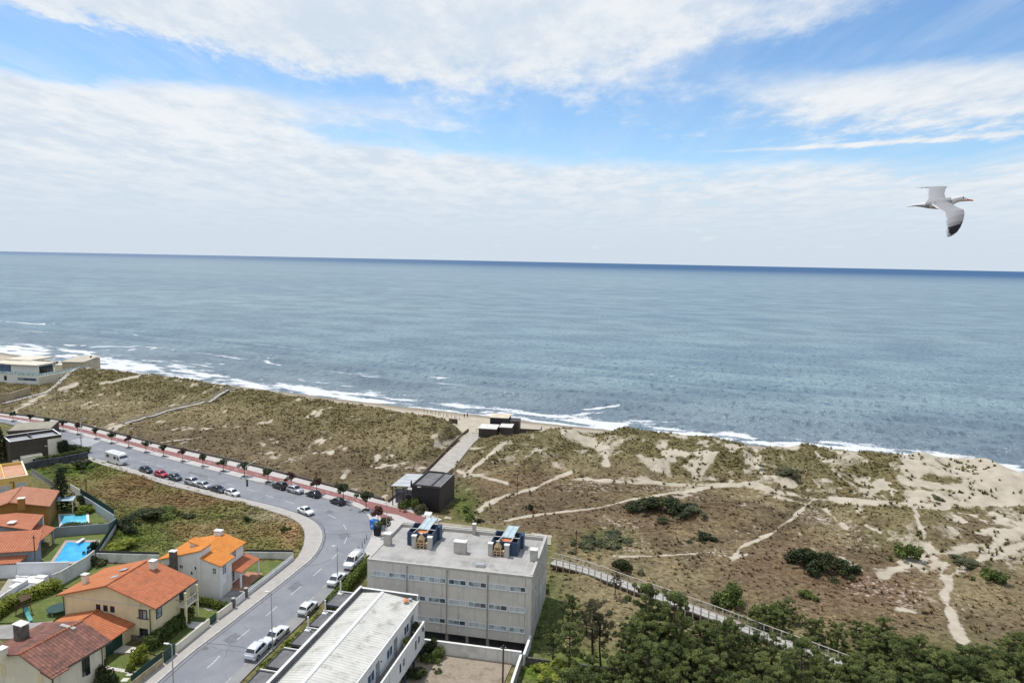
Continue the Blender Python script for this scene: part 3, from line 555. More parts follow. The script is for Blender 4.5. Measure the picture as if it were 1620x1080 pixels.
# forecourt: the open paved square beside the crossing, and the promenade strip along the sand
prom = MB(); prom.prism([p[:2] for p in wl]+[p[:2] for p in W([(628, 781), (648, 768), (662, 792), (640, 800), (700, 822), (672, 832), (640, 838), (610, 872), (596, 884), (585, 886), (578, 874)])]+[p[:2] for p in kr if p.y > P(578, 874).y][::-1], -.2, .12)
tag(prom.build('promenade', white_pave), kind='structure')
wlo = offset(wl, -.02)
def between(f0, f1, n=60):
    """two lines lying a fraction of the way from the sea wall to the kerb"""
    a = [wl[0].lerp(wl[-1], 0)]; A = []; B = []
    for i in range(n+1):
        k = i/n*(len(wl)-1); j = min(int(k), len(wl)-2); p = wl[j].lerp(wl[j+1], k-j)
        q = min(kr[:84], key=lambda r: (r-p).length)
        A.append(p.lerp(q, f0)); B.append(p.lerp(q, f1))
    return A, B
A, B = between(.36, .72)
lane = MB(); A2 = A[:-3]+W([(600, 797), (640, 807), (668, 817), (684, 823)]); B2 = B[:-3]+W([(590, 808), (630, 815), (652, 824), (668, 830)])
lane.strip(A2[::-1], B2[::-1], .126); lane.prism([p[:2] for p in W([(584, 802), (600, 809), (625, 823), (612, 825), (598, 816)])], .130, .130)
tag(lane.build('cycle_path', red_m), kind='structure')
mk = MB(); C0, C1 = between(.525, .555, 240)
for i in range(0, 236, 4): mk.strip([C0[i+1], C0[i]], [C1[i+1], C1[i]], .1295)
tag(mk.build('lane_marking', paint_m), kind='structure')
lp = MB(); lp.strip(kl, li+[li[-1]]*(len(kl)-len(li)) if len(kl) > len(li) else li[:len(kl)], .1, None)
# left pavement: between the road edge and the lot / garden walls
klb = [p for p in kl if p.y <= P(140, 723).y+.1 or p.x > P(141, 724).x]
lpv = MB(); lpv.prism([p[:2] for p in klb]+[p[:2] for p in li[::-1]], -.2, .12); tag(lpv.build('pavement', pave_m), kind='structure')
kb = MB(); kb.strip(offset(klb, .0), offset(klb, .28), -.1, .126); kb.strip(offset(kr[:92], -.30), kr[:92], -.1, .126); tag(kb.build('kerb', kerb_m), kind='structure')
gut = MB(); gut.strip(offset(klb, .75), offset(klb, .92), .004); tag(gut.build('gutter', mat('gutter stone', (.115, .115, .12), .1, 2, .9)), kind='structure')
# the parking bays along the hedge
bay = MB(); bo = spl(W([(566, 871), (553, 886), (517, 923), (488, 952), (440, 998), (385, 1052), (355, 1082), (310, 1130)])); bi = spl(W([(579, 872), (566, 890), (527, 933), (498, 964), (450, 1010), (398, 1060), (370, 1090), (320, 1145)]))
bay.strip(bo, bi, .004); tag(bay.build('parking_bay', bay_m), kind='structure')
# broken centre line, edge lines and the zebra crossing
cl = spl(W([(150, 1172), (225, 1108), (320, 1061), (356, 1028), (390, 999), (425, 970), (452, 947), (482, 922), (505, 902), (529, 880), (543, 862), (549, 846), (545, 832), (532, 820), (505, 808), (465, 796), (430, 786), (400, 776), (320, 755), (200, 722), (140, 706), (60, 688), (0, 671)]), 10)
def resample(pts, step):
    out = [pts[0]]; acc = 0
    for a, b_ in zip(pts, pts[1:]):
        L = (b_-a).length
        while acc+L >= step: t = (step-acc)/L; a = a.lerp(b_, t); out.append(a.copy()); L = (b_-a).length; acc = 0
        acc += L
    return out
cr = resample(cl, .5); mkc = MB()
for i in range(4, 330, 14):
    q = cr[i:i+7]; mkc.strip(offset(q, .08), offset(q, -.08), .006)
be = resample(bo, .5)
for i in range(0, len(be)-4, 9):
    q = be[i:i+4]; mkc.strip(offset(q, .05), offset(q, -.05), .008)
z0, z1 = P(112, 697), P(136, 707); za, zb = P(140, 690), P(158, 697)
for k in range(9):
    a = z0.lerp(z1, k/8); b_ = za.lerp(zb, k/8); d = (z1-z0).normalized()*.28
    mkc.face([a-d+Vector((0, 0, .008)), a+d+Vector((0, 0, .008)), b_+d+Vector((0, 0, .008)), b_-d+Vector((0, 0, .008))])
mkf = MB()
for i in range(340, len(cr)-8, 14): mkf.strip(offset(cr[i:i+7], .06), offset(cr[i:i+7], -.06), .006)
tag(mkf.build('road_marking', mat('worn road paint', (.30, .305, .32), .15, 3, .9)), kind='structure')
mo = mkc.build('road_marking', paint_m); tag(mo, kind='structure')
for v_ in mo.data.polygons: pass
mh = MB()
for px, py in [(325, 1025), (437, 1000), (555, 806), (470, 1012)]:
    p = P(px, py, .009); mh.lathe([(.42, 0), (.42, .004)], (p.x, p.y, .005), 14)
tag(mh.build('manhole_cover', mat('cast iron', (.12, .12, .125), .2, 3, .7)), 'round iron manhole covers set in the worn asphalt', 'manhole cover', kind='structure')
# path of pale concrete running up to the beach, and the paved landing in front of the beach bar
pm = mat('sandy concrete', (.345, .325, .295), .12, .5, .95, .1, stain=(.40, .345, .27), samt=.7, sscale=.18)
pp = MB(); pp.strip(spl(W([(628, 785), (646, 771), (676, 747), (706, 717), (728, 697), (741, 685)])), spl(W([(668, 795), (690, 775), (712, 748), (732, 722), (750, 700), (768, 686)])), .03, .03+1e-3); tag(pp.build('path', pm), kind='structure')
tr_m = mat('sandy track', (.29, .255, .20), .15, .5, .95, .1, stain=(.2, .17, .1), samt=.6, sscale=.3)
tk = MB(); tk.strip(spl(W([(640, 812), (672, 822), (700, 826), (760, 833), (820, 842), (872, 850)])), spl(W([(616, 830), (650, 835), (700, 838), (760, 845), (820, 854), (872, 862)])), .02); tag(tk.build('track', tr_m), kind='structure')
# gravel yard behind the white block
gv = MB(); gv.prism([p[:2] for p in W([(676, 1025), (812, 1046), (788, 1100), (765, 1150), (600, 1150), (640, 1060)])], -.3, -.02)
tag(gv.build('gravel_yard', mat('gravel', (.27, .225, .18), .2, 2.2, .95, .4, 14, stain=(.16, .13, .09), samt=.8, sscale=.5, fine=.5)), 'brown gravel yard between white building and grey wall', 'gravel yard', kind='structure')

# repairs and seams in the asphalt
pt = MB(); sm_ = MB()
for q in ([(352, 1012), (372, 1000), (385, 1006), (364, 1020)], [(455, 930), (470, 918), (480, 924), (464, 937)], [(535, 845), (551, 842), (556, 849), (539, 853)], [(300, 745), (330, 752), (327, 756), (296, 749)], [(520, 806), (530, 809), (524, 813), (513, 810)]):
    pt.prism([p[:2] for p in W(q)], .003, .003)
tag(pt.build('asphalt_patch', mat('dark asphalt repair', (.15, .155, .168), .15, 2, .9)), kind='structure')
for q in ([(505, 842), (530, 845), (560, 843), (585, 840)], [(326, 1016), (360, 1020), (395, 1025), (420, 1030)], [(470, 896), (500, 893), (525, 884)], [(150, 725), (200, 729), (280, 748), (360, 765)], [(500, 880), (512, 860), (514, 842), (506, 826), (480, 812)]):
    l_ = spl(W(q), 6); l_ = [x+Vector((random.uniform(-.12, .12), random.uniform(-.12, .12), 0)) for x in l_]; sm_.strip(offset(l_, .05), offset(l_, -.05), .0045)
tag(sm_.build('asphalt_seam', mat('tar seam', (.06, .062, .07), .2, 3, .8)), kind='structure')
# ------------------------------------------------------------------ buildings
white = mat('white render', (.72, .72, .71), .05, .8, .8, .05, streak=(.5, .49, .47)); white2 = mat('white paint', (.66, .66, .65), .05, 2, .6)
beige = mat('beige render', (.575, .545, .50), .06, .5, .85, .05, streak=(.29, .265, .23)); beigedk = mat('beige joint', (.26, .24, .215), .08, 1, .85)
sidec = mat('raw concrete', (.47, .45, .415), .16, .45, .9, .12, stain=(.26, .245, .22), streak=(.25, .235, .21)); deckm = mat('roof screed', (.335, .325, .31), .14, .35, .9, .1, stain=(.22, .215, .205), samt=.85, sscale=.25)
capm = mat('coping', (.42, .405, .375), .1, 1, .85, stain=(.34, .33, .30)); cream = mat('cream render', (.68, .60, .39), .05, .5, .85, .04, streak=(.48, .41, .26)); cream2 = mat('pale cream render', (.68, .64, .53), .06, .5, .85, .04, streak=(.46, .42, .33))
yellow = mat('yellow render', (.68, .47, .15), .06, .5, .85, .04, streak=(.48, .32, .11)); ochre = mat('ochre render', (.34, .17, .045), .08, .6, .85); greyr = mat('grey render', (.27, .285, .30), .08, .6, .85, stain=(.2, .21, .22)); dkbrown = mat('dark cladding', (.062, .052, .042), .15, 1, .7)
stonem = mat('granite plinth', (.20, .18, .155), .3, 3, .9, .3, 10); dkstone = mat('dark stone', (.12, .11, .10), .35, 2.5, .9, .3, 8)
navy = mat('navy panel', (.035, .06, .105), .1, 1, .5); black = mat('black cladding', (.018, .018, .021), .15, 1.5, .5); plum = mat('brown black cladding', (.055, .043, .042), .15, 1.5, .6); rubber = mat('black rubber', (.02, .02, .02), .1, 4, .8); steel = mat('galvanised steel', (.42, .43, .44), .08, 2, .45, metal=.4); dkmetal = mat('dark metal', (.05, .052, .055), .1, 2, .5)
bluegrey = mat('blue grey sheet', (.36, .46, .50), .1, 1, .45); orange = mat('orange boards', (.62, .20, .07), .12, 1, .7); greenm = mat('dark green metal', (.018, .055, .045), .1, 1, .5); wood = mat('weathered wood', (.33, .29, .24), .2, 2, .9); brownwood = mat('brown timber', (.10, .065, .04), .2, 2, .8); cray = mat('barbecue brick', (.50, .36, .22), .15, 3, .9)
framew = mat('white window frame', (.70, .72, .74), .03, 2, .5); framed = mat('dark window frame', (.03, .032, .036), .05, 2, .5); pale = mat('pale panel', (.56, .58, .58), .06, 1, .6)
glass = glassmat('window glass', (.055, .075, .095), .06, .8); glassd = glassmat('dark window glass', (.014, .018, .024), .06, .7); blind = mat('white blind behind glass', (.46, .49, .50), .18, 1.1, .25, spec=.6); glassb = glassmat('blue window glass', (.05, .09, .16), .06, .8); glassp = glassmat('pale curtain glass', (.24, .29, .31), .08, .7)
TER = tilemat('sunlit orange tiles', ((.47, .16, .062), (.53, .195, .08), (.39, .13, .055)), moss=(.26, .12, .065), mossamt=.25)  # lighter sunlit tone put into the tile colour of sun-facing slopes
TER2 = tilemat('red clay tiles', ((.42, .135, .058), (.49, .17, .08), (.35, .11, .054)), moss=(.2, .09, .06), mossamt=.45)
TERO = tilemat('old weathered tiles', ((.17, .075, .058), (.27, .125, .09), (.125, .06, .05)), moss=(.08, .055, .045), mossamt=.75)
TERB = tilemat('bright orange tiles', ((.56, .195, .033), (.61, .24, .05), (.49, .165, .033)), per=.5)
corr = None
def rayd(px, py): return FW+RT*(px-810)/F-UP*(py-540)/F
class Bld:
    """a building with its own axes: u along the front to the right, v to the back"""
    def __init__(s, name, label, cat, o, ang, z=0.0, group=None):
        s.o = np.array([o[0], o[1]]); a = R(ang); s.u = np.array([math.cos(a), math.sin(a)]); s.v = np.array([-s.u[1], s.u[0]]); s.z = z
        s.t = thing(name, label, cat, (o[0], o[1], z), a, group)
    def l(s, px, py, z): p = P(px, py, z+s.z); q = np.array([p.x, p.y])-s.o; return (q@s.u, q@s.v)
    def onv(s, px, py, v):
        d = rayd(px, py); t = (v+s.o@s.v)/(d[:2]@s.v); return ((d[:2]*t-s.o)@s.u, H+d[2]*t-s.z)
    def onu(s, px, py, u):
        d = rayd(px, py); t = (u+s.o@s.u)/(d[:2]@s.u); return ((d[:2]*t-s.o)@s.v, H+d[2]*t-s.z)
    def w(s, u, v, z=0.0): q = s.o+s.u*u+s.v*v; return Vector((q[0], q[1], z+s.z))
    def part(s, name, mb, mats, parent=None, **k): return mb.build(name, mats, parent or s.t, **k)
def fbox(mb, face, val, a0, a1, z0, z1, d0, d1):
    """a box lying on a wall: d0..d1 is its depth outward"""
    if face == 'f': mb.box(a0, a1, val-d1, val-d0, z0, z1)
    elif face == 'b': mb.box(a0, a1, val+d0, val+d1, z0, z1)
    elif face == 'r': mb.box(val+d0, val+d1, a0, a1, z0, z1)
    else: mb.box(val-d1, val-d0, a0, a1, z0, z1)
def window(b, face, val, a0, a1, z0, z1, n=1, fm=None, gm=None, fw=.07, rows=1, sill=None, parent=None, name='window'):
    fm = fm or framew; gm = gm or glass; mb = MB()
    for q in ((a0, a0+fw, z0, z1), (a1-fw, a1, z0, z1), (a0+fw, a1-fw, z0, z0+fw), (a0+fw, a1-fw, z1-fw, z1)): fbox(mb, face, val, *q, -.03, .05)
    for k in range(1, n): c_ = a0+(a1-a0)*k/n; fbox(mb, face, val, c_-fw*.45, c_+fw*.45, z0+fw, z1-fw, -.03, .045)
    for k in range(1, rows): c_ = z0+(z1-z0)*k/rows; fbox(mb, face, val, a0+fw, a1-fw, c_-.025, c_+.025, -.03, .04)
    wo = mb.build(name, fm, parent or b.t)
    g = MB(); st_ = (a1-a0-2*fw)/n
    gl = gm if isinstance(gm, (list, tuple)) else [gm]
    for k in range(n): g.k = k % len(gl); fbox(g, face, val, a0+fw+st_*k, a0+fw+st_*(k+1), z0+fw, z1-fw, -.02, .015)
    g.build('pane', gl, wo)
    if sill is not None: s_ = MB(); fbox(s_, face, val, a0-.08, a1+.08, z0-.09, z0-.003, -.01, .14); s_.build('sill', sill, wo)
    return wo
def slab(mb, p, th=.16, up=True):
    """a sloping roof plane given by four corners, with thickness"""
    q = [Vector(x) for x in p]; n = (q[1]-q[0]).cross(q[2]-q[0]).normalized()
    if n.z < 0: q = q[::-1]; n = -n
    lo = [x-n*th for x in q]; k = len(q)
    mb.add(q+lo, [tuple(range(k)), tuple(range(2*k-1, k-1, -1))]+[(i, k+i, k+(i+1) % k, (i+1) % k) for i in range(k)])
def gable(b, u0, u1, v0, v1, ze, ur, zr, ov, wallm, roofm, zb=-.3, ovf=None, ridge=True, eL=0, eR=0, parent=None, zeR=None, ridgem=None):
    """gable house with its ridge running to the back; returns wall and roof"""
    zeR = ze if zeR is None else zeR; ovf = ov if ovf is None else ovf
    w_ = MB(); w_.profile([(u0, zb), (u1, zb), (u1, zeR), (ur, zr), (u0, ze)], v0, v1, 'y'); wo = w_.build('wall', wallm, parent or b.t)
    r_ = MB(); sl = (zr-ze)/(ur-u0); sr = (zr-zeR)/(u1-ur); L = ov+eL; Rr = ov+eR
    slab(r_, [(u0-L, v0-ovf, ze-L*sl+.2), (ur, v0-ovf, zr+.2), (ur, v1+ovf, zr+.2), (u0-L, v1+ovf, ze-L*sl+.2)])
    slab(r_, [(ur, v0-ovf, zr+.2), (u1+Rr, v0-ovf, zeR-Rr*sr+.2), (u1+Rr, v1+ovf, zeR-Rr*sr+.2), (ur, v1+ovf, zr+.2)])
    ro = r_.build('roof', roofm, parent or b.t)
    if ridge:
        rt = MB(); n = int((v1-v0+2*ovf)/.4)
        for k in range(n): y = v0-ovf+k*.4; rt.tube([(ur, y, zr+.2), (ur, y+.37, zr+.2)], [.15, .12], 6)
        rt.build('ridge_tile', ridgem or roofm, ro)
    gt = MB(); gt.tube([(u1+Rr+.04, v0-ovf, zeR-Rr*sr+.05), (u1+Rr+.04, v1+ovf, zeR-Rr*sr+.05)], .075, 6); gt.build('gutter', dkmetal, ro); gt = MB(); gt.tube([(u0-L-.04, v0-ovf, ze-L*sl+.05), (u0-L-.04, v1+ovf, ze-L*sl+.05)], .075, 6); gt.build('gutter', dkmetal, ro)
    return wo, ro
def chimney(b, u, v, z0, z1, w_, d_, m_, cap, parent, label=None):
    c_ = MB(); c_.box(u-w_/2, u+w_/2, v-d_/2, v+d_/2, z0, z1); o = c_.build('chimney', m_, parent, label=label)
    k = MB(); k.box(u-w_/2-.09, u+w_/2+.09, v-d_/2-.09, v+d_/2+.09, z1+.14, z1+.26)
    for sx_ in (-1, 1):
        for sy_ in (-1, 1): k.box(u+sx_*(w_/2-.08)-.05, u+sx_*(w_/2-.08)+.05, v+sy_*(d_/2-.08)-.05, v+sy_*(d_/2-.08)+.05, z1, z1+.14)
    k.build('chimney_cap' if parent is b.t else 'cap', cap, o if o.parent is b.t else parent); return o
def skylight(b, parent, cu, cv, zf, w_, d_, slope):
    m_ = MB(); p = [(cu-w_/2, cv-d_/2), (cu+w_/2, cv-d_/2), (cu+w_/2, cv+d_/2), (cu-w_/2, cv+d_/2)]
    slab(m_, [(x, y, zf+(x-cu)*slope+.12) for x, y in p], .12); o = m_.build('skylight', steel, parent)
    return o
# --- the beige apartment block
b = Bld('apartment_block', 'flat roofed beige apartment block with rows of three pane windows beside the street bend', 'apartment block', P(581, 882.5, 10.4), -11)
apt = b; UW_, VD = 24.95, 15.0
mb = MB(); mb.box(0, UW_, .02, VD, .05, 10.0); mb.box(0, UW_, 4.5, VD, -2.6, .05); wl_ = b.part('wall', mb, beige)
mb = MB(); mb.box(UW_+.002, UW_+.12, .0, VD+.02, -1.2, 10.0); b.part('side_wall', mb, sidec)
mb = MB()
for z_ in (2.95, 6.1, 9.15): mb.box(UW_+.121, UW_+.135, 0.05, VD, z_, z_+.05)
for v_ in (3.7, 7.5, 11.2): mb.box(UW_+.121, UW_+.133, v_, v_+.05, -.4, 9.9)
b.part('side_joint', mb, beigedk)
for v_, z_ in ((4.6, 8.2), (6.2, 6.6), (8.4, 5.0), (5.0, 4.2), (9.5, 7.4), (11.8, 6.0), (3.2, 6.9), (7.4, 3.4)): mb = MB(); mb.box(UW_+.121, UW_+.15, v_, v_+.35, z_, z_+.5); b.part('vent', mb, beigedk)
mb = MB(); mb.box(.05, UW_-.05, .1, VD-.05, 10.0, 10.2); ro = b.part('roof', mb, deckm)
mb = MB(); mb.box(-.02, UW_+.14, -.04, .3, 10.0, 10.32); mb.box(-.02, .3, .3, VD+.04, 10.0, 10.32); mb.box(UW_-.25, UW_+.14, .3, VD+.04, 10.0, 10.42); mb.box(.3, UW_-.25, VD-.3, VD+.04, 10.0, 10.32); mb.build('coping', capm, ro)
mb = MB()
for q in ((.35, .6, 6.0, 13.4), (.6, 7.6, 13.15, 13.4), (7.6, 7.85, 12.2, 13.4), (7.85, 12.9, 13.15, 13.4), (13.5, 24.6, 13.15, 13.4)): mb.box(q[0], q[1], q[2], q[3], 10.2, 10.72)
mb.build('parapet', capm, ro)
mb = MB()
for k in range(9): u_ = 1.6+k*2.75; mb.box(u_, u_+.09, .35+(k % 2)*1.8, 13.1, 10.2, 10.206)
for v_ in (3.1, 8.0): mb.box(.4, 24.6, v_, v_+.08, 10.2, 10.207)
mb.build('roof_seam', mat('roof seam', (.40, .39, .375), .1, 1, .9), ro)
for u_, v_, w_, d_, h_ in ((12.85, 5.7, 1.9, .95, 1.75), (24.35, 5.6, 1.05, 1.0, 1.7), (.95, 5.9, 1.1, .9, 1.75), (13.2, 13.0, .55, .5, 1.75)):
    mb = MB(); mb.box(u_-w_/2, u_+w_/2, v_-d_/2, v_+d_/2, 10.2, 10.2+h_); c_ = mb.build('chimney', capm, ro); mb = MB(); mb.box(u_-w_/2-.06, u_+w_/2+.06, v_-d_/2-.06, v_+d_/2+.06, 10.2+h_, 10.3+h_); mb.build('cap', white2, c_) if False else None; mb.k = 0
    o_ = mb.build('chimney_cap', white2, ro)
mb = MB(); mb.box(16.35, 17.7, 1.3, 2.1, 10.2, 10.5); mb.box(16.5, 17.55, 1.42, 1.98, 10.5, 10.62); mb.build('roof_hatch', steel, ro)
cols_ = [(.78, 2.99), (3.43, 6.08), (6.51, 9.15), (9.63, 12.22), (12.66, 15.3), (15.69, 18.37), (18.75, 21.46), (21.85, 24.12)]
for ri, (z0, z1) in enumerate(((7.84, 8.6), (4.73, 5.49), (1.64, 2.37))):
    mb = MB(); mb.box(.7, 24.2, -.02, .05, z0-.05, z1+.05); b.part('window_band', mb, pale)
    for ci, (a0, a1) in enumerate(cols_):
        k = (ci*7+ri*5+3) % 9; gm = [blind, blind, blind] if k in (0, 3) else [glassp, blind, glassp] if k in (1, 6, 8) else [glassp, glassp, glass] if k != 4 else [glass, glassp, glass]
        window(b, 'f', -.02, a0, a1, z0, z1, 3, framew, gm, .06, sill=pale)
for u_ in (6.28, 12.43, 18.59):
    mb = MB(); mb.tube([(u_, -.12, 9.7), (u_, -.12, .1)], .06, 6); mb.box(u_-.12, u_+.12, -.2, .0, 9.7, 9.9); b.part('downpipe', mb, beigedk)
mb = MB(); mb.box(UW_-.9, UW_-.85, -.015, .05, .1, 9.95); b.part('corner_joint', mb, beigedk)
for z_ in (6.9, 3.75, .75):
    for u_ in (4.8, 8.0, 10.9, 14.3, 18.2, 22.0):
        mb = MB(); mb.box(u_-.1, u_+.1, -.1, .03, z_-.08, z_+.08); b.part('wall_lamp', mb, white2)
for u_ in (1.0, 6.3, 12.4, 15.5, 18.6, 24.5): mb = MB(); mb.box(u_-.2, u_+.2, .15, .55, -2.6, .048); b.part('pillar', mb, beigedk)
mb = MB(); mb.box(9.3, 15.2, 4.44, 4.5, -2.5, -.3); mb.box(16.0, 22.5, 4.44, 4.5, -2.5, -.3); b.part('garage_door', mb, dkmetal)
mb = MB(); mb.box(-.3, UW_+.1, -4.6, 4.5, -2.75, -2.45); tag(mb.build('forecourt', road_m), kind='structure').matrix_world = b.t.matrix_world.copy()
bpy.data.objects['forecourt'].location = (b.o[0], b.o[1], 0); bpy.data.objects['forecourt'].rotation_euler = (0, 0, R(-11))
def enclosure(u0, v0, label, right):
    t = thing('roof_enclosure', label, 'roof enclosure', b.w(u0, v0, 10.2), R(-11), 'enclosures on the apartment roof')
    a, d, h = 4.1, 3.4, 2.15; mb = MB(); mb.box(0, a, 0, .14, 0, h); mb.box(0, .14, .14, d, 0, h); mb.box(a-.14, a, .14, d, 0, h); mb.box(.14, a-.14, d-.14, d, 0, h+.25); mb.box(1.3, 1.4, .14, d-.14, 0, h-.1); mb.box(2.75, 2.85, .14, d-.14, 0, h-.1); mb.build('wall', navy, t)
    mb = MB(); mb.box(a-.3, a+.35, d-.5, d+.9, 0, h); mb.build('wing_wall', navy, t); mb = MB(); mb.box(-.12, .1, d-.2, d+.7, 0, h); mb.build('wing_wall', navy, t)
    mb = MB(); slab(mb, [(1.25, d*.42, h+.1), (3.05, d*.42, h+.1), (3.55, d+1.0, h+.85), (1.75, d+1.0, h+.85)], .1); ro_ = mb.build('roof_sheet', bluegrey, t)
    mb = MB()
    for x in (1.25, 2.1, 2.97): slab(mb, [(x, d*.42, h+.16), (x+.09, d*.42, h+.16), (x+.59, d+1.0, h+.91), (x+.5, d+1.0, h+.91)], .05)
    mb.build('seam', steel, ro_)
    mb = MB(); slab(mb, [(1.15, .9, h-.32), (2.95, .9, h-.32), (3.1, 1.6, h-.1), (1.3, 1.6, h-.1)], .06); mb.build('boards', orange, t)
    mb = MB(); mb.box(.0, a, d*.45, d*.45+.09, h-.001, h+.1); mb.tube([(1.05, .05, h+.02), (1.6, d*.5, h+.35)], .05, 5); mb.tube([(2.9, .05, h+.02), (3.3, d*.5, h+.35)], .05, 5); mb.build('frame', white2, t)
    return t
def barbecue(u0, v0, label):
    t = thing('barbecue', label, 'barbecue', b.w(u0, v0, 10.2), R(-11), 'brick barbecues on the apartment roof')
    for x in (0, 2.55): mb = MB(); mb.box(x, x+.68, 0, .6, 0, 1.85); p_ = mb.build('pillar', capm, t); mb = MB(); mb.box(x-.06, x+.74, -.06, .66, 1.85, 1.98); mb.build('cap', white2, p_)
    mb = MB(); mb.box(.72, 2.5, .1, .6, .75, .9); mb.box(.72, 2.5, .1, .6, .38, .48)
    for x in (.72, 1.28, 1.86, 2.38): mb.box(x, x+.12, .1, .6, 0, .75)
    mb.build('counter', cray, t)
    mb = MB(); mb.box(.95, 1.1, .1, .6, .9, 1.4); mb.box(1.85, 2.0, .1, .6, .9, 1.4); mb.box(1.1, 1.85, .5, .6, .9, 1.4)
    mb.add([(.88, .04, 1.4), (2.07, .04, 1.4), (2.07, .62, 1.4), (.88, .62, 1.4), (1.28, .22, 2.05), (1.67, .22, 2.05), (1.67, .5, 2.05), (1.28, .5, 2.05)], [(0, 1, 5, 4), (1, 2, 6, 5), (2, 3, 7, 6), (3, 0, 4, 7), (4, 5, 6, 7), (3, 2, 1, 0)]); mb.box(1.3, 1.65, .24, .48, 2.05, 2.3); mb.build('hood', cray, t)
    mb = MB(); mb.box(1.22, 1.74, .2, .36, 2.3, 2.42); mb.build('hood_cap', white2, t)
enclosure(4.0, 6.35, 'open topped navy enclosure on the apartment roof, the one nearer the street', 0); enclosure(17.6, 6.35, 'open topped navy enclosure on the apartment roof, the one nearer the boardwalk', 1)
barbecue(5.0, 5.55, 'brick barbecue between two white pillars on apartment roof, nearer the street'); barbecue(17.25, 5.55, 'brick barbecue between two white pillars on apartment roof, nearer the boardwalk')
# --- the white terraced building in front
b = Bld('terraced_building', 'long white building with ribbed pale roof and long balcony in front of the apartment block', 'building', P(570, 926, 8.3), -13); row = b
ur_, L_ = b.l(662, 938, 8.3)[0], 34.0
uR = b.onu(0, 0, 0) and ur_
mb = MB(); mb.box(0, uR, -L_, 0, -1.2, 7.2); b.part('wall', mb, white)
mb = MB(); mb.box(-.05, .3, -L_, .05, 7.2, 8.3); mb.box(.3, uR+.02, -.3, .05, 7.2, 8.15); pa = b.part('parapet', mb, white2)
mb = MB(); mb.box(.302, .34, -L_, -.3, 7.2, 8.22); mb.box(.34, uR-.1, -.34, -.302, 7.2, 8.1); mb.build('parapet_lining', mat('dark roof lining', (.11, .11, .115), .2, 1, .8), pa)
rz, re = 7.95, 7.35; ru = 3.6
mb = MB()
def ribbed(mb, u0, z0, u1, z1, v0, v1, step=.5, rib=.05):
    n = int((v1-v0)/step); A0 = []
    for k in range(n):
        y = v0+k*step
        for dy, dz in ((0, 0), (step*.62, .0), (step*.7, rib), (step*.92, rib)): A0.append((y+dy, dz))
    A0.append((v1, 0)); vs = [(u0, y, z0+dz) for y, dz in A0]+[(u1, y, z1+dz) for y, dz in A0]; N_ = len(A0)
    mb.add(vs, [(i, N_+i, N_+i+1, i+1) for i in range(N_-1)])
ribbed(mb, .34, 7.5, ru, rz, -L_, -.36); ribbed(mb, ru, rz, uR+.12, re, -L_, -.06)
rm = mat('ribbed roof sheet', (.50, .495, .46), .08, .7, .7, .06, stain=(.27, .265, .22), samt=.7, sscale=.5)
ro = b.part('roof', mb, rm)
mb = MB(); mb.profile([(ru-.28, rz+.03), (ru+.28, rz+.03), (ru+.2, rz+.13), (ru-.2, rz+.13)], -L_, -.36, 'y'); mb.build('ridge_cap', white2, ro)
mb = MB(); mb.box(uR+.1, uR+.26, -L_, 0, 7.18, 7.45); mb.build('gutter', white2, ro)
q = b.l(543, 1023, 7.7); mb = MB(); slab(mb, [(q[0]-.7, q[1]-.55, 7.85), (q[0]+.5, q[1]-.55, 7.72), (q[0]+.5, q[1]+.55, 7.72), (q[0]-.7, q[1]+.55, 7.85)], .14); mb.build('skylight', white2, ro)
mb = MB(); q = b.l(643, 951, 7.6); mb.lathe([(.04, 0), (.04, .5)], (q[0], q[1]-.2, 7.5), 6); mb.lathe([(.42, 0), (.3, .12), (.05, .16)], (q[0], q[1]-.2, 7.9), 10); mb.build('satellite_dish', orange, ro)
mb = MB(); mb.lathe([(.25, 0), (.3, .12), (.05, .16)], (uR-.9, -.8, 7.7), 10); mb.tube([(uR-.9, -.8, 7.2), (uR-.9, -.8, 7.75)], .04, 5); mb.build('antenna_dish', steel, ro)
# recessed top storey: windows and doors along the walkway
for a0, a1, z0, z1 in [(b.onu(*q0, uR)[0], b.onu(*q1, uR)[0], 4.75, 6.1) for q0, q1 in (((639, 990), (646.5, 971)), ((611.5, 1024), (620.5, 1004)), ((581, 1062), (592, 1040)), ((550, 1100), (561, 1079)))]:
    window(b, 'r', uR, min(a0, a1), max(a0, a1), z0, z1, 2, framew, glassb, .08)
for q0, q1 in (((649.5, 990), (654, 966)), ((623, 1022), (628, 995)), ((594.5, 1058), (600.5, 1028)), ((561, 1096), (568, 1070))):
    a0, a1 = sorted((b.onu(*q0, uR)[0], b.onu(*q1, uR)[0])); mb = MB(); mb.box(uR-.01, uR+.06, a0, a0+1.0, 4.05, 6.25); o_ = b.part('door', mb, greyr); mb = MB(); mb.box(uR+.061, uR+.1, a0+.1, a0+.16, 5.0, 5.2); mb.build('handle', dkmetal, o_)
for v_ in (-3.0, -8.0, -12.8): mb = MB(); mb.box(uR-.01, uR+.12, v_, v_+.15, 5.7, 5.85); b.part('wall_lamp', mb, dkmetal)
bo_ = b.l(677, 971, 5.15)[0]; bz = 5.15
mb = MB(); mb.box(uR+.003, bo_, -L_, -1.6, 3.75, 4.0); b.part('walkway', mb, mat('walkway tiles', (.20, .19, .18), .1, 1, .9))
mb = MB(); mb.box(bo_, bo_+.22, -L_, -1.4, 1.9, bz); mb.box(uR+.01, bo_, -1.6, -1.4, 1.9, bz-.05); b.part('balcony_wall', mb, white)
mb = MB(); mb.box(uR-.3, bo_, -L_, -1.6, 1.9, 2.0); b.part('balcony_floor', mb, white)
for px in (658, 635, 608): 
    pass
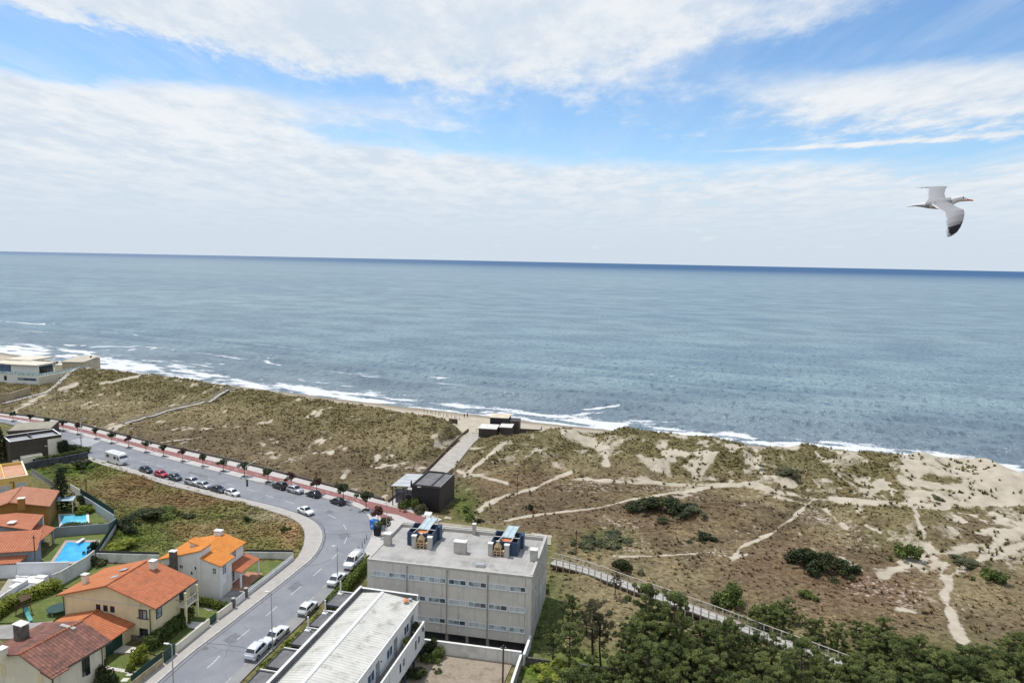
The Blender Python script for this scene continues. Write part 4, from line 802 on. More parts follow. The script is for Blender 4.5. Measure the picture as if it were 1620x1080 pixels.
for v0_ in (-5.2, -10.6, -16.0, -21.4):
    for dv, dz in ((0, 0), (1.15, .25)): window(b, 'r', bo_+.22, v0_+dv, v0_+dv+.75, 2.9+dz, 4.3, 1, framew, [glassb, pale][:1], .06)
    mb = MB(); mb.tube([(bo_+.28, v0_+2.4, 4.9), (bo_+.28, v0_+2.4, 1.9)], .05, 5); b.part('downpipe', mb, white2)
for v0_ in (-1.9, -5.0, -8.1, -11.2, -14.3, -17.4): mb = MB(); mb.box(bo_-.12, bo_+.12, v0_-.12, v0_+.12, -1.0, 1.9); b.part('post', mb, navy)
def planter(b_, u, v, z, label, h):
    t = thing('planter', label, 'planter', b_.w(u, v, z), R(-13), 'planters on the white balcony'); mb = MB(); mb.add([(-.3, -.55, 0), (.3, -.55, 0), (.3, .55, 0), (-.3, .55, 0), (-.38, -.65, .45), (.38, -.65, .45), (.38, .65, .45), (-.38, .65, .45)], [(0, 1, 5, 4), (1, 2, 6, 5), (2, 3, 7, 6), (3, 0, 4, 7), (4, 5, 6, 7)]); mb.build('trough', conc, t); return t
PLANTERS = [planter(row, bo_-.5, -2.8, 4.0, 'concrete planter with dark shrubs at the corner end of the white balcony', 1), planter(row, bo_-.5, -6.0, 4.0, 'concrete planter with one light green shrub halfway along white balcony', .8)]
# small roofed yards on the street side of the white building
pergm = mat('grey bitumen roof', (.135, .135, .14), .15, 1, .9, .1, stain=(.2, .2, .2)); bluep = mat('royal blue panel', (.03, .085, .33), .1, 2, .5)
YARDS = []
for k, (px, py) in enumerate(((532, 948), (507, 980), (479, 1008), (443, 1042), (404, 1078))):
    p = b.l(px, py, 2.6); t = thing('yard_canopy', ['flat grey canopy over the front yard beside the long hedge end', 'flat grey canopy with white posted vent in the second front yard', 'flat grey canopy in third front yard beside the young hedge', 'flat grey canopy in fourth front yard beside lower clipped hedge', 'flat grey canopy at the bottom edge of the street'][k], 'canopy', b.w(p[0], p[1], 0), R(-13), 'front yards of the white building')
    mb = MB(); mb.box(-.7, 1.7, -2.0, 2.0, 2.5, 2.66); mb.build('canopy_roof', pergm, t); mb = MB(); mb.box(-.78, -.7, -2.08, 2.08, 2.45, 2.78); mb.box(-.7, 1.7, 2.0, 2.08, 2.45, 2.78); mb.box(-.7, 1.7, -2.08, -2.0, 2.45, 2.78); mb.build('fascia', dkmetal, t)
    mb = MB(); mb.box(-.75, 1.7, 2.12, 2.24, -.1, 2.9); mb.build('side_wall', white, t)
    mb = MB(); mb.box(-.2, 1.6, -3.4, -2.3, -.1, 2.1); mb.build('blue_screen', bluep, t)
    mb = MB()
    for j in range(4): mb.box(-.25, -.2, -3.3+j*.26, -3.16+j*.26, .3, 1.9)
    for j in range(4): mb.box(-.15+j*.42, .12+j*.42, -3.3, -2.4, 2.1, 2.13)
    mb.build('white_slat', white2, t)
    if k in (0, 1, 2): mb = MB(); mb.tube([(-.2, 1.8, 2.66), (-.2, 1.8, 4.7)], .12, 8); mb.box(-.6, .2, 1.4, 1.95, 2.66, 2.8); mb.build('vent_post', white2, t)
# --- cream house in the middle left
b = Bld('cream_house', 'two storey cream house with large orange gable roof and dark windows beside the street', 'house', P(92, 938, 5.8), -11); ch = b
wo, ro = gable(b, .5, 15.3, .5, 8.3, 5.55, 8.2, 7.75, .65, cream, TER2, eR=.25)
mb = MB(); slab(mb, [(-.2, -.17, 5.58), (8.2, -.17, 8.0), (8.2, 8.97, 8.0), (-.2, 8.97, 5.58)], .02); mb.build('roof_slope', TER, ro, label='brighter orange slope facing away from the street')  # sun-facing slope overlaid with the lighter tile colour
mb = MB(); mb.box(.46, 15.34, .46, 8.34, -.3, .7); b.part('plinth', mb, stonem)
mb = MB(); mb.box(.5, 15.3, .44, .5, 5.15, 5.28); b.part('string_course', mb, beige)
mb = MB(); mb.tube([(.42, .3, 5.3), (.5, .36, 4.6), (.5, .36, 0)], .06, 6); b.part('downpipe', mb, dkmetal); mb = MB(); mb.tube([(15.7, .1, 5.3), (14.75, .36, 4.95), (14.75, .36, .2)], .06, 6); b.part('downpipe', mb, dkmetal)
for a0 in (5.84, 7.05, 8.2): window(b, 'f', .5, a0, a0+.68, 3.68, 4.62, 1, framed, glassd, .08, sill=cream2)
for z0, z1 in ((3.25, 4.7), (.42, 1.86)):
    o_ = window(b, 'f', .5, 12.85, 14.2, z0, z1, 2, framed, [glass, glassp] if z0 > 2 else glassd, .1); mb = MB(); mb.box(12.6, 12.84, .4, .5, z0+.1, z0+.22); mb.box(14.21, 14.45, .4, .5, z0+.1, z0+.22); mb.build('shutter_hook', dkmetal, o_)
window(b, 'r', 15.3, .9, 2.1, 3.2, 4.8, 1, framed, glassp, .12)
chimney(b, *ch.l(135, 919, 6.6), 5.9, 7.5, .75, .65, cream2, white2, ro); chimney(b, *ch.l(242, 893, 8.0), 7.4, 8.5, .9, .8, cream2, white2, ro)
skylight(b, ro, *ch.l(181, 912, 7.6), 7.55, 1.2, .8, .29); skylight(b, ro, *ch.l(196, 900, 7.7), 7.6, 1.2, .8, .29)
# porch on the street side with its balcony
mb = MB(); mb.box(15.3, 16.9, 5.2, 8.2, 2.85, 3.1); bl = b.part('balcony', mb, cream2); mb = MB()
for v_ in np.arange(5.25, 8.2, .42): mb.box(16.8, 16.86, v_, v_+.06, 3.1, 3.95)
mb.box(16.78, 16.9, 5.2, 8.2, 3.95, 4.03); mb.box(15.35, 16.78, 5.2, 5.26, 3.95, 4.03); mb.build('railing', wood, bl)
for v_ in (5.35, 8.0): mb = MB(); mb.box(16.6, 16.88, v_-.14, v_+.14, 0, 5.2); b.part('column', mb, cream)
mb = MB(); mb.box(15.302, 15.36, 6.0, 7.2, 0.1, 2.3); b.part('front_door', mb, brownwood); window(b, 'r', 15.3, 5.9, 7.3, 3.2, 5.0, 2, framed, glassd, .1)
# the garage wing
t_ = MB(); g0 = 6.3; t_.profile([(1.6, -.3), (11.4, -.3), (11.4, 2.35), (6.3, 3.5), (1.6, 2.4)], -4.9, .5, 'y'); gw = b.part('garage_wall', t_, cream)
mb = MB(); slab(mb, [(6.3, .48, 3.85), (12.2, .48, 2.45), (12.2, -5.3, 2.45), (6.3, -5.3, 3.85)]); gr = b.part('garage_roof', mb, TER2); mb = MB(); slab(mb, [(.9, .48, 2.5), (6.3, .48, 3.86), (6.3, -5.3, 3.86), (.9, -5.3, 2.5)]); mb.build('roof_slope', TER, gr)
mb = MB(); mb.tube([(6.3, .4, 3.88), (6.3, -5.3, 3.88)], .13, 6); mb.build('ridge_tile', TER2, gr); mb = MB(); mb.box(11.41, 11.46, -4.2, -1.2, -.1, 2.1); b.part('garage_door', mb, greenm)
# --- older house at the bottom left corner
b = Bld('old_house', 'cream house with weathered reddish brown tiled roof at the bottom left corner', 'house', P(79, 1068, 5.1), -19); oh = b
e1 = b.l(182, 1014.5, 5.1); wo, ro = gable(b, -11.5, -.7, .6, e1[1]-.5, 5.0, -4.9, 6.55, .7, cream2, TERO, zb=-.5, ridgem=TER2)
chimney(b, *oh.l(34, 1002, 6.2), 5.3, 7.4, 1.5, 1.0, dkstone, white2, ro); chimney(b, *oh.l(4, 1038, 6.0), 5.6, 6.9, .9, .7, cream2, white2, ro)
mb = MB(); q = oh.l(105, 993, 6.4)
for k in range(6): mb.box(q[0]-.9+k*.42, q[0]-.55+k*.42, q[1]-.25, q[1]+.2, 6.2, 6.75)
mb.build('brick_vent', capm, ro)
for px, py in ((133, 1052), (139, 1050)):
    v_, z_ = b.onu(px, py, -.7); window(b, 'r', -.7, v_-.3, v_+.25, z_-1.4, z_+1.0, 1, framed, glassd, .06)
mb = MB(); mb.tube([(-.64, .75, 4.7), (-.64, .75, -.4)], .07, 6); b.part('downpipe', mb, dkmetal); mb = MB(); mb.tube([(-.64, e1[1]-.7, 4.7), (-.64, e1[1]-.7, -.4)], .06, 6); b.part('downpipe', mb, dkmetal)
for u_ in (-9.4, -3.0): mb = MB(); mb.box(u_, u_+.9, .55, .6, 2.6, 4.2); b.part('blind_niche', mb, cream)
mb = MB(); slab(mb, [(-1.5, -.1, 5.25), (.35, -.1, 4.8), (.35, 2.2, 4.8), (-1.5, 2.2, 5.25)], .14); mb.build('roof_step', TERO, ro)
# --- white house with the bright orange split roof
b = Bld('white_house', 'white two storey house with bright orange split level roof behind the cream house', 'house', P(302, 940, 0), -11); wh = b
mb = MB(); mb.profile([(-5.3, -.3), (5.3, -.3), (5.3, 5.55), (2.1, 6.35), (2.1, 7.55), (-5.3, 5.35)], 0, 2.4, 'y'); mb.profile([(-5.3, -.3), (5.25, -.3), (5.25, 5.6), (.6, 6.9), (-5.3, 5.35)], 2.4, 3.4, 'y'); mb.profile([(-5.3, -.3), (4.3, -.3), (4.3, 5.75), (.6, 6.9), (-5.3, 5.35)], 3.4, 8.2, 'y'); wo = b.part('wall', mb, white)
mb = MB(); slab(mb, [(-5.8, -.3, 5.45), (2.25, -.3, 7.85), (2.25, 2.5, 7.85), (-5.8, 2.5, 5.45)]); slab(mb, [(-5.8, 2.5, 5.4), (.6, 2.5, 7.1), (.6, 8.5, 7.1), (-5.8, 8.5, 5.4)]); slab(mb, [(2.12, -.35, 6.62), (5.9, -.35, 5.6), (5.9, 3.5, 5.6), (2.12, 3.5, 6.62)])
slab(mb, [(.6, 2.5, 7.1), (2.12, 2.5, 6.66), (2.12, 8.5, 6.66), (.6, 8.5, 7.1)]); slab(mb, [(2.12, 3.5, 6.66), (4.8, 3.5, 5.9), (4.8, 8.5, 5.9), (2.12, 8.5, 6.66)]); ro = b.part('roof', mb, TERB)
mb = MB(); mb.add([(-2.6, 3.6, 6.3), (-.9, 3.6, 6.6), (-2.5, 3.6, 7.3), (-2.6, 5.2, 6.3), (-.9, 5.2, 6.6), (-2.5, 5.2, 7.3)], [(0, 1, 2), (3, 5, 4), (0, 3, 4, 1), (0, 2, 5, 3)]); do = mb.build('dormer', white2, ro); mb = MB(); slab(mb, [(-2.8, 3.4, 7.4), (-.4, 3.4, 6.75), (-.4, 5.4, 6.75), (-2.8, 5.4, 7.4)], .12); mb.build('dormer_roof', TERB, ro)
c_ = chimney(b, -2.7, -.35, -.2, 7.1, 1.0, .7, dkstone, white2, b.t); chimney(b, *wh.l(346, 842, 7.4), 6.6, 7.6, 1.3, .8, white2, white2, ro)
window(b, 'f', 0, 4.12, 4.78, 4.0, 5.05, 2, framew, glassd, .07, rows=2, sill=white2); window(b, 'f', 0, .12, .55, 3.42, 4.08, 1, framew, glassd, .06); window(b, 'f', 0, .82, 1.24, 4.3, 4.98, 1, framew, glassd, .06); window(b, 'f', 0, -1.85, -1.2, 4.3, 4.95, 2, framew, glassd, .06); window(b, 'f', 0, -4.85, -3.3, 3.95, 4.75, 4, framew, [glassd, glassp], .06)
window(b, 'r', 5.3, .78, 1.82, 3.55, 5.05, 2, framew, glass, .07, rows=3, sill=white2); window(b, 'r', 4.3, 5.0, 6.1, 4.25, 5.6, 3, framew, glass, .06, rows=2); window(b, 'r', 4.3, 3.8, 5.5, .35, 2.35, 3, framew, glass, .07, rows=3)
mb = MB(); mb.box(5.302, 5.34, .6, 2.0, -.1, 1.9); b.part('garage_door', mb, mat('off white door', (.62, .61, .58), .06, 1, .6))
mb = MB(); slab(mb, [(4.32, 3.5, 3.6), (6.9, 3.5, 2.85), (6.9, 9.1, 2.85), (4.32, 9.1, 3.6)], .14); po = b.part('porch_roof', mb, TER2)
for v_ in (3.7, 8.9): mb = MB(); mb.box(6.55, 6.8, v_-.12, v_+.12, 0, 2.75); b.part('porch_post', mb, white)
mb = MB(); mb.box(4.3, 7.3, 3.0, 9.4, -.1, .1); b.part('terrace', mb, mat('terracotta paving', (.40, .20, .13), .15, 1, .9)); mb = MB(); mb.box(7.0, 7.3, 3.0, 6.0, .1, .5); mb.box(4.6, 5.2, 2.6, 2.9, 0, .5)
# --- left edge: yellow, ochre and terracotta houses
b = Bld('yellow_house', 'yellow flat roofed house with roof terrace at the left edge', 'house', P(47, 795, 0), 40)
mb = MB(); mb.box(-9, 0, 0, 13, -.5, 5.6); b.part('wall', mb, yellow)
mb = MB()
for q in ((-9, 0, 0, .25), (-.25, 0, .25, 13), (-9, -.25, 12.75, 13), (-9, -8.75, .25, 12.75), (-4.2, -4.0, .25, 12.75)): mb.box(*q, 5.6, 6.3)
pa = b.part('parapet', mb, yellow); mb = MB(); mb.box(-.3, .04, -.04, 13.04, 6.3, 6.36); mb.box(-9.04, -.3, -.04, .28, 6.3, 6.36); mb.build('coping', cream2, pa)
mb = MB(); mb.box(-8.7, -.3, .3, 12.7, 5.6, 5.68); b.part('terrace_floor', mb, mat('terracotta terrace', (.46, .26, .17), .12, .8, .9)); mb = MB(); mb.box(-7.5, -6.6, 2, 10, 5.9, 6.5); b.part('awning_rail', mb, white2)
u_, z_ = b.onv(34, 767, 0); window(b, 'f', 0, u_-1.0, u_+.9, z_-.9, z_+.7, 1, framew, blind, .07); u_, z_ = b.onv(8, 773, 0); window(b, 'f', 0, u_-1.0, u_+.9, z_-.9, z_+.7, 1, framew, blind, .07)
mb = MB(); u_, z_ = b.onv(15, 767, 0); mb.tube([(u_, -.12, z_+.6), (u_+.7, -.12, z_+.6), (u_+.7, -.12, z_-1)], .09, 6); b.part('flue', mb, dkmetal)
mb = MB(); mb.box(0, .3, 2.0, 12.5, -.4, 3.0); b.part('side_wall', mb, yellow)
b = Bld('ochre_house', 'ochre house with salmon tiled roof and brick chimney beside the dark conifer', 'house', P(79, 799, 5.0), 24)
wo, ro = gable(b, -12, -.6, .5, 9.5, 4.8, -6.6, 6.3, .6, ochre, tilemat('salmon clay tiles', ((.40, .17, .10), (.45, .21, .125), (.34, .145, .085)), axis=1), zb=-.6)
# --- this roof is seen side on: its ridge lies along the front
chimney(b, *b.l(34, 797, 6.2), 5.2, 7.2, 1.1, .9, ochre, cream2, ro); skylight(b, ro, *b.l(4, 790, 5.6), 5.75, 1.4, 1.3, .27)
window(b, 'f', .5, -8.6, -7.4, 1.7, 3.9, 1, framew, blind, .08); window(b, 'f', .5, -11.4, -9.9, 1.7, 3.9, 2, framew, glass, .08)
mb = MB(); slab(mb, [(-.4, 8.2, 3.2), (2.6, 8.2, 2.9), (2.6, 11.2, 2.9), (-.4, 11.2, 3.2)], .1); b.part('lean_to', mb, bluegrey); mb = MB()
for q in ((2.4, 8.4), (2.4, 11.0)): mb.box(q[0]-.08, q[0]+.08, q[1]-.08, q[1]+.08, -.3, 2.85)
b.part('lean_to_post', mb, cream)
b = Bld('terracotta_house', 'low house with several terracotta roofs and white skylights beside the larger pool', 'house', P(58, 868, 4.2), 12); th_ = b
mb = MB(); mb.box(-14, -1.6, .6, 5.2, -.4, 3.9); wo = b.part('wall', mb, greyr)
mb = MB(); slab(mb, [(-14.5, .0, 3.95), (.05, .0, 3.95), (-1.3, 5.6, 5.55), (-14.5, 5.6, 5.55)]); ro = b.part('roof', mb, tilemat('terracotta tiles', ((.41, .145, .075), (.46, .18, .098), (.35, .12, .065)), axis=0))
mb = MB(); q = b.l(17, 850, 4.9); slab(mb, [(q[0]-.8, q[1]-.7, 4.85), (q[0]+.7, q[1]-.7, 4.85), (q[0]+.7, q[1]+.7, 5.2), (q[0]-.8, q[1]+.7, 5.2)], .14); mb.build('skylight', white2, ro)
mb = MB(); mb.box(-14, -2.6, -.9, .55, -.4, 2.3); b.part('front_wall', mb, greyr); mb = MB(); slab(mb, [(-14.5, -1.3, 2.45), (-2.2, -1.3, 2.45), (-1.6, .9, 3.1), (-14.5, .9, 3.1)]); b.part('front_roof', mb, MATS['terracotta tiles'])
mb = MB(); slab(mb, [(-5.4, 6.9, 3.9), (-2.4, 6.8, 2.95), (-2.3, 13.2, 2.95), (-5.4, 13.2, 3.9)], .14); b.part('porch_roof', mb, MATS['terracotta tiles']); 
for q in ((-2.8, 7.3), (-2.7, 12.6)): mb = MB(); mb.box(q[0]-.16, q[0]+.16, q[1]-.16, q[1]+.16, -.2, 2.85); b.part('porch_post', mb, greyr)
mb = MB(); mb.box(-.6, -.3, .25, .59, -.3, 3.8); b.part('corner_pillar', mb, greyr); mb = MB(); mb.box(-13.5, -4.2, -.96, -.91, .9, 1.9); b.part('window_strip', mb, glassp)
b = Bld('gabled_house', 'terracotta gabled house with one skylight behind the two pools at left edge', 'house', P(49, 838, 4.6), 2)
mb = MB(); mb.box(-12, -1.9, 2.2, 6.2, -.4, 4.2); b.part('wall', mb, greyr); mb = MB(); slab(mb, [(-6.8, 1.9, 4.6), (0, 0, 4.6), (-1.7, 6.4, 5.05), (-6.7, 6.5, 5.35)]); slab(mb, [(-13, 2.8, 3.9), (-6.8, 1.9, 4.6), (-6.7, 6.5, 5.35), (-13, 7.0, 4.5)]); ro = b.part('roof', mb, MATS['terracotta tiles'])
mb = MB(); q = b.l(19, 827, 4.9); slab(mb, [(q[0]-.7, q[1]-.5, 5.05), (q[0]+.6, q[1]-.5, 5.1), (q[0]+.6, q[1]+.6, 5.2), (q[0]-.7, q[1]+.6, 5.15)], .14); mb.build('skylight', white2, ro); mb = MB(); mb.box(-1.85, -1.6, 5.8, 6.1, -.2, 4.8); b.part('corner_post', mb, white2)
# --- dark and cream flat house across the road
b = Bld('flat_roofed_house', 'flat roofed house with dark brown and cream walls left of the road', 'house', P(15, 699, 6), 47)
fw_ = b.l(97, 687, 6)[0]; dp_ = 8.0
mb = MB(); mb.box(0, fw_*.72, 0, dp_, -.6, 5.2); b.part('dark_wall', mb, dkbrown); mb = MB(); mb.box(fw_*.72, fw_, -.05, dp_, -.6, 5.2); b.part('wall', mb, cream2)
mb = MB(); mb.box(.2, fw_-.2, .2, dp_-.2, 5.2, 5.26); ro = b.part('roof', mb, greyr); mb = MB()
for q in ((0, fw_, -.05, .22), (0, .25, .22, dp_), (fw_-.25, fw_, .22, dp_), (0, fw_, dp_-.25, dp_+.02), (fw_*.45, fw_*.45+.2, .22, dp_-.25)): mb.box(*q, 5.2, 6.0)
pa = mb.build('parapet', dkbrown, ro); mb = MB(); mb.box(-.03, fw_+.03, -.09, .25, 6.0, 6.1); mb.box(-.03, .28, .25, dp_+.04, 6.0, 6.1); mb.box(fw_-.28, fw_+.03, .25, dp_+.04, 6.0, 6.1); mb.box(.28, fw_-.28, dp_-.28, dp_+.04, 6.0, 6.1); mb.build('coping', white2, ro)
mb = MB(); mb.box(2.0, 6.6, -2.0, -.052, -.6, 1.9); b.part('porch', mb, cream2); window(b, 'f', -2.0, 4.2, 5.8, .2, 1.1, 2, framew, glassd, .07); mb = MB(); mb.box(.3, 1.6, -1.5, -.05, -.6, 1.1); b.part('low_wall', mb, cream2); mb = MB(); mb.box(7.6, 8.2, -.02, .0, 3.4, 3.6); b.part('wall_lamp', mb, white2)
# --- far left: white villas, the shed by the sand
b = Bld('white_villa', 'white modern villa with glass balcony and flat roofs at the far left', 'house', P(60, 606, 1.0), -10, 1.0); vi = b
mb = MB(); mb.box(-24, 0, 0, 9, -1.5, 3.1); b.part('wall', mb, white2); mb = MB(); mb.box(-14.2, -1.2, 1.6, 9.5, 3.1, 7.0); b.part('upper_wall', mb, white2); mb = MB(); mb.box(-16.5, -.9, .6, 10.5, 7.0, 7.3); b.part('roof', mb, mat('pale gravel roof', (.56, .51, .42), .1, .4, .9))
mb = MB(); mb.box(-20, 0, -.08, .0, 3.1, 4.2); mb.box(0.0, .08, 0, 24, 2.6, 3.6); b.part('glass_balustrade', mb, glassmat('greenish glass', (.42, .55, .55), .1, .6)); window(b, 'f', 0, -9.6, -.7, .9, 1.9, 3, framed, [glassp, glassb, glassb], .1); window(b, 'f', 0, -16.2, -14.9, .5, 2.4, 1, framed, glassd, .1)
window(b, 'r', -1.2, 2.2, 9.0, 3.6, 6.6, 4, framed, glassd, .1); mb = MB(); mb.box(-24, -14.2, 2.4, 9.4, 3.1, 6.6); b.part('glazed_wing', mb, glassb); mb = MB(); mb.box(-26, -14.6, 3, 16, 6.6, 7.0); mb.box(-26, -13, 10, 22, 7.0, 7.6); b.part('wing_roof', mb, MATS['pale gravel roof'])
mb = MB(); mb.box(-1.2, 1.2, 9, 24, -1.5, 2.6); b.part('garden_terrace', mb, mat('villa lawn', (.06, .09, .03), .2, .6, .9)); mb = MB(); mb.box(1.2, 1.6, -1, 26, -2.5, 2.9); b.part('terrace_wall', mb, cream2)
b = Bld('beach_shed', 'beige flat roofed shed beside the surf at the far left', 'shed', P(133, 585, 2), 4, 2.0)
mb = MB(); mb.box(-9.4, 0, 0, 14, -3, 3.6); b.part('wall', mb, mat('beige boards', (.40, .36, .27), .1, .5, .9)); mb = MB(); slab(mb, [(-9.8, -.4, 3.7), (.3, -.4, 3.7), (.3, 14.5, 4.6), (-9.8, 14.5, 4.6)], .3); b.part('roof', mb, mat('shed roof', (.42, .38, .31), .1, .4, .9)); mb = MB(); mb.box(-.02, .03, 4, 4.3, -2, 3.6); mb.box(-.02, .03, 9, 9.3, -2, 3.6); mb.box(-5.2, -3.8, -.06, .0, -1, 1.6); b.part('door', mb, greyr); mb = MB(); mb.box(-14, -9.41, 2, 6, -3, 2.0); b.part('annex', mb, cream2); mb = MB(); mb.box(-2, -1.4, 9, 9.6, 4.4, 5.1); b.part('roof_vent', mb, dkmetal)
# --- black beach bar and the dark cabins on the sand
b = Bld('beach_bar', 'black cube shaped beach bar with pale canopy roof beside the sandy path', 'beach bar', P(695, 810, 0), -13)
back = b.l(724, 786, 0)[1]; mb = MB(); mb.box(-6.4, 0, 0, back, -.4, 5.3); b.part('wall', mb, black); mb = MB(); mb.box(.002, .1, -.03, back+.03, -.4, 5.5); b.part('side_wall', mb, plum)
mb = MB(); mb.box(-6.2, -.15, .2, back-.2, 5.3, 5.38); ro = b.part('roof', mb, pergm); mb = MB()
for q in ((-6.45, -6.2, 0, back), (-2.3, -2.1, 0, back), (-6.2, -2.3, back-.25, back), (-6.2, .1, -.05, .2), (-.15, .0, .2, back), (-2.1, -.15, back-.25, back)): mb.box(*q, 5.3, 5.75 if q[0] < -2.4 else 5.6)
mb.build('parapet', plum, ro); mb = MB(); mb.box(-2.08, -.02, .25, .34, 5.6, 5.66); mb.box(-.02, .11, -.03, back+.03, 5.6, 5.66); mb.build('coping', steel, ro)
mb = MB(); slab(mb, [(-11.6, .6, 4.7), (-6.46, .6, 4.95), (-6.46, back-.6, 4.95), (-11.6, back-.6, 4.7)], .12); cp = b.part('canopy', mb, mat('pale canopy', (.40, .415, .415), .08, .5, .6)); mb = MB()
for k in range(5): slab(mb, [(-11.6, .6+k*2.3, 4.74), (-6.5, .6+k*2.3, 4.99), (-6.5, .68+k*2.3, 4.99), (-11.6, .68+k*2.3, 4.74)], .03)
mb.build('seam', steel, cp)
for q in ((-11.3, .9), (-11.3, back-1.0), (-8.8, .8)): mb = MB(); mb.box(q[0]-.09, q[0]+.09, q[1]-.09, q[1]+.09, 0, 4.7); b.part('post', mb, dkmetal)
mb = MB(); mb.box(-11.2, -6.5, 2.2, 2.3, .3, 3.6); b.part('glass_front', mb, glass); mb = MB(); mb.box(.101, .13, .9, 2.0, 0, 4.6); b.part('side_door', mb, dkbrown); mb = MB(); mb.tube([(-6.7, .4, 4.9), (-6.7, .4, 6.4)], [.25, .16], 8); b.part('flue', mb, dkmetal); mb = MB(); mb.box(-5.0, -4.2, -.5, -.05, 5.3, 5.45); mb.tube([(-4.6, -.3, 5.3), (-3.4, .5, 5.7)], .06, 5); b.part('floodlight', mb, steel)
b = Bld('beach_cabins', 'dark stacked beach cabins with pale roofs at the end of the sandy path', 'beach cabin', P(757, 691, 0), -8)
cab = mat('cabin roof pale', (.56, .55, .52), .08, .6, .7)
for nm, q, h, rm_ in (('front_cabin', (0, 5.6, 0, 6), 2.7, cab), ('side_cabin', (6.1, 10.0, 3, 8), 2.7, cab), ('upper_cabin', (2.2, 8.2, 8, 14), 4.5, mat('cabin roof sand', (.52, .46, .34), .08, .6, .8)), ('rear_cabin', (8.4, 11.6, 8.5, 13), 3.5, plum)):
    mb = MB(); mb.box(*q, -.8, h); o_ = b.part(nm, mb, plum if nm != 'upper_cabin' else black); mb = MB(); mb.box(q[0]-.1, q[1]+.1, q[2]-.1, q[3]+.1, h, h+.16); mb.build('roof', rm_, o_)
    mb = MB(); mb.box(q[0]-.02, q[1]+.02, q[2]-.06, q[2]-.01, h*.35, h*.36); mb.box(q[1]+.0, q[1]+.05, q[2]+.4, q[2]+.5, 0, h); mb.build('seam', dkmetal, o_)
mb = MB(); mb.box(11.8, 18.5, 9, 14, -1.6, -.2); o_ = b.part('deck', mb, wood); mb = MB(); mb.box(11.8, 18.6, 8.9, 9.0, -.2, 1.2); mb.box(18.5, 18.6, 9, 14, -.2, 1.2); mb.build('screen', plum, o_)
mb = MB()
for k in range(6): mb.tube([(-1.8+k*.8, 5.6, 0), (-1.8+k*.8, 5.6, 1.1)], .05, 5)
mb.tube([(-1.8, 5.6, 1.1), (2.2, 5.6, 1.1)], .05, 5); b.part('railing', mb, dkmetal)

b = Bld('low_garage', 'low garage with pale tan flat roof behind the flat roofed brown house', 'garage', P(12, 683, 2.6), 22)
mb = MB(); mb.box(0, 10.5, 0, 11, -.4, 2.5); b.part('wall', mb, dkbrown); mb = MB(); mb.box(-.2, 10.7, -.2, 11.2, 2.5, 2.66); ro = b.part('roof', mb, mat('tan gravel roof', (.27, .25, .2), .12, .5, .95)); mb = MB(); mb.box(-.25, 10.75, -.3, -.21, 2.4, 2.95); mb.box(10.71, 10.85, -.3, 11.2, 2.4, 2.95); mb.build('parapet', mat('brown roof edge', (.10, .075, .07), .15, 1, .9), ro)
# ------------------------------------------------------------------ gardens, pools, walls and fences
lawnm, nt, b_ = newmat('mown lawn'); v = co(nt)
c = nt.mix(nt.ramp(nt.noise(v, .35, 5, .6), .35, .65), (.085, .125, .022), (.135, .155, .035)); c = nt.mix(nt.ramp(nt.noise(v, 2.2, 5, .7), .38, .62), nt.mix(1, c, (.68, .72, .7), 'MULTIPLY'), c); c = nt.mix(nt.math('MULTIPLY', nt.ramp(nt.noise(v, .8, 6, .6), .55, .7), .5), c, (.19, .16, .06))
nt.put(b_.inputs['Base Color'], c); b_.inputs['Roughness'].default_value = .95; bp = nt('Bump', Strength=.7, Distance=.06); nt.put(bp.inputs['Height'], nt.noise(v, 7, 4)); nt.put(b_.inputs['Normal'], bp)
def flat(name, pxs, z, m, kind='structure', label=None, cat=None):
    mb = MB(); mb.prism([p[:2] for p in W(pxs, 0)], z-.35, z); return tag(mb.build(name, m), label, cat, kind=kind)
for q in ([(92, 928), (140, 902), (152, 893), (252, 890), (256, 930), (200, 940)], [(-5, 985), (20, 965), (45, 945), (98, 928), (104, 962), (84, 982)], [(230, 1030), (248, 1036), (318, 996), (345, 976), (352, 964), (304, 955), (296, 985)],
          [(385, 892), (462, 886), (412, 924), (384, 928)], [(60, 890), (90, 850), (165, 842), (170, 850), (150, 890)], [(72, 838), (76, 800), (128, 800), (148, 808), (178, 834)], [(164, 1100), (170, 1035), (238, 1038), (250, 1052), (205, 1095)]):
    flat('lawn', q, .02, lawnm)
pavg = mat('grey yard paving', (.27, .26, .245), .15, .6, .9, .1, stain=(.19, .185, .175)); deckw = mat('pool deck stone', (.36, .31, .275), .15, 1.2, .9)
flat('driveway', [(298, 950), (350, 946), (374, 926), (412, 924), (368, 962), (330, 966)], .04, pavg); flat('yard_paving', [(296, 982), (330, 985), (320, 996), (298, 992)], .05, mat('pale yard slabs', (.56, .53, .48), .08, 1, .9))
flat('yard_paving', [(170, 1016), (234, 1026), (230, 1034), (168, 1030)], .05, MATS['pale yard slabs']); flat('yard_paving', [(-10, 990), (84, 982), (80, 998), (30, 1010), (-10, 1010)], .04, pavg); flat('yard_paving', [(-10, 950), (20, 905), (95, 905), (60, 935), (-10, 975)], .03, mat('terrace gravel', (.33, .31, .28), .15, 1, .9))
for k in range(7):
    a = P(168+k*7, 1056+k*1.2); t = MB(); t.box(a.x-.36, a.x+.36, a.y-.3, a.y+.3, .02, .06); tag(t.build('paving_stone', MATS['pale yard slabs']), kind='structure') if False else tag(t.build('stepping_stones', MATS['pale yard slabs']), kind='structure')
for k in range(5):
    a = P(206-k*8, 1066+k*9); t = MB(); t.box(a.x-.42, a.x+.42, a.y-.36, a.y+.36, .02, .06); tag(t.build('stepping_stones', MATS['pale yard slabs']), kind='structure')
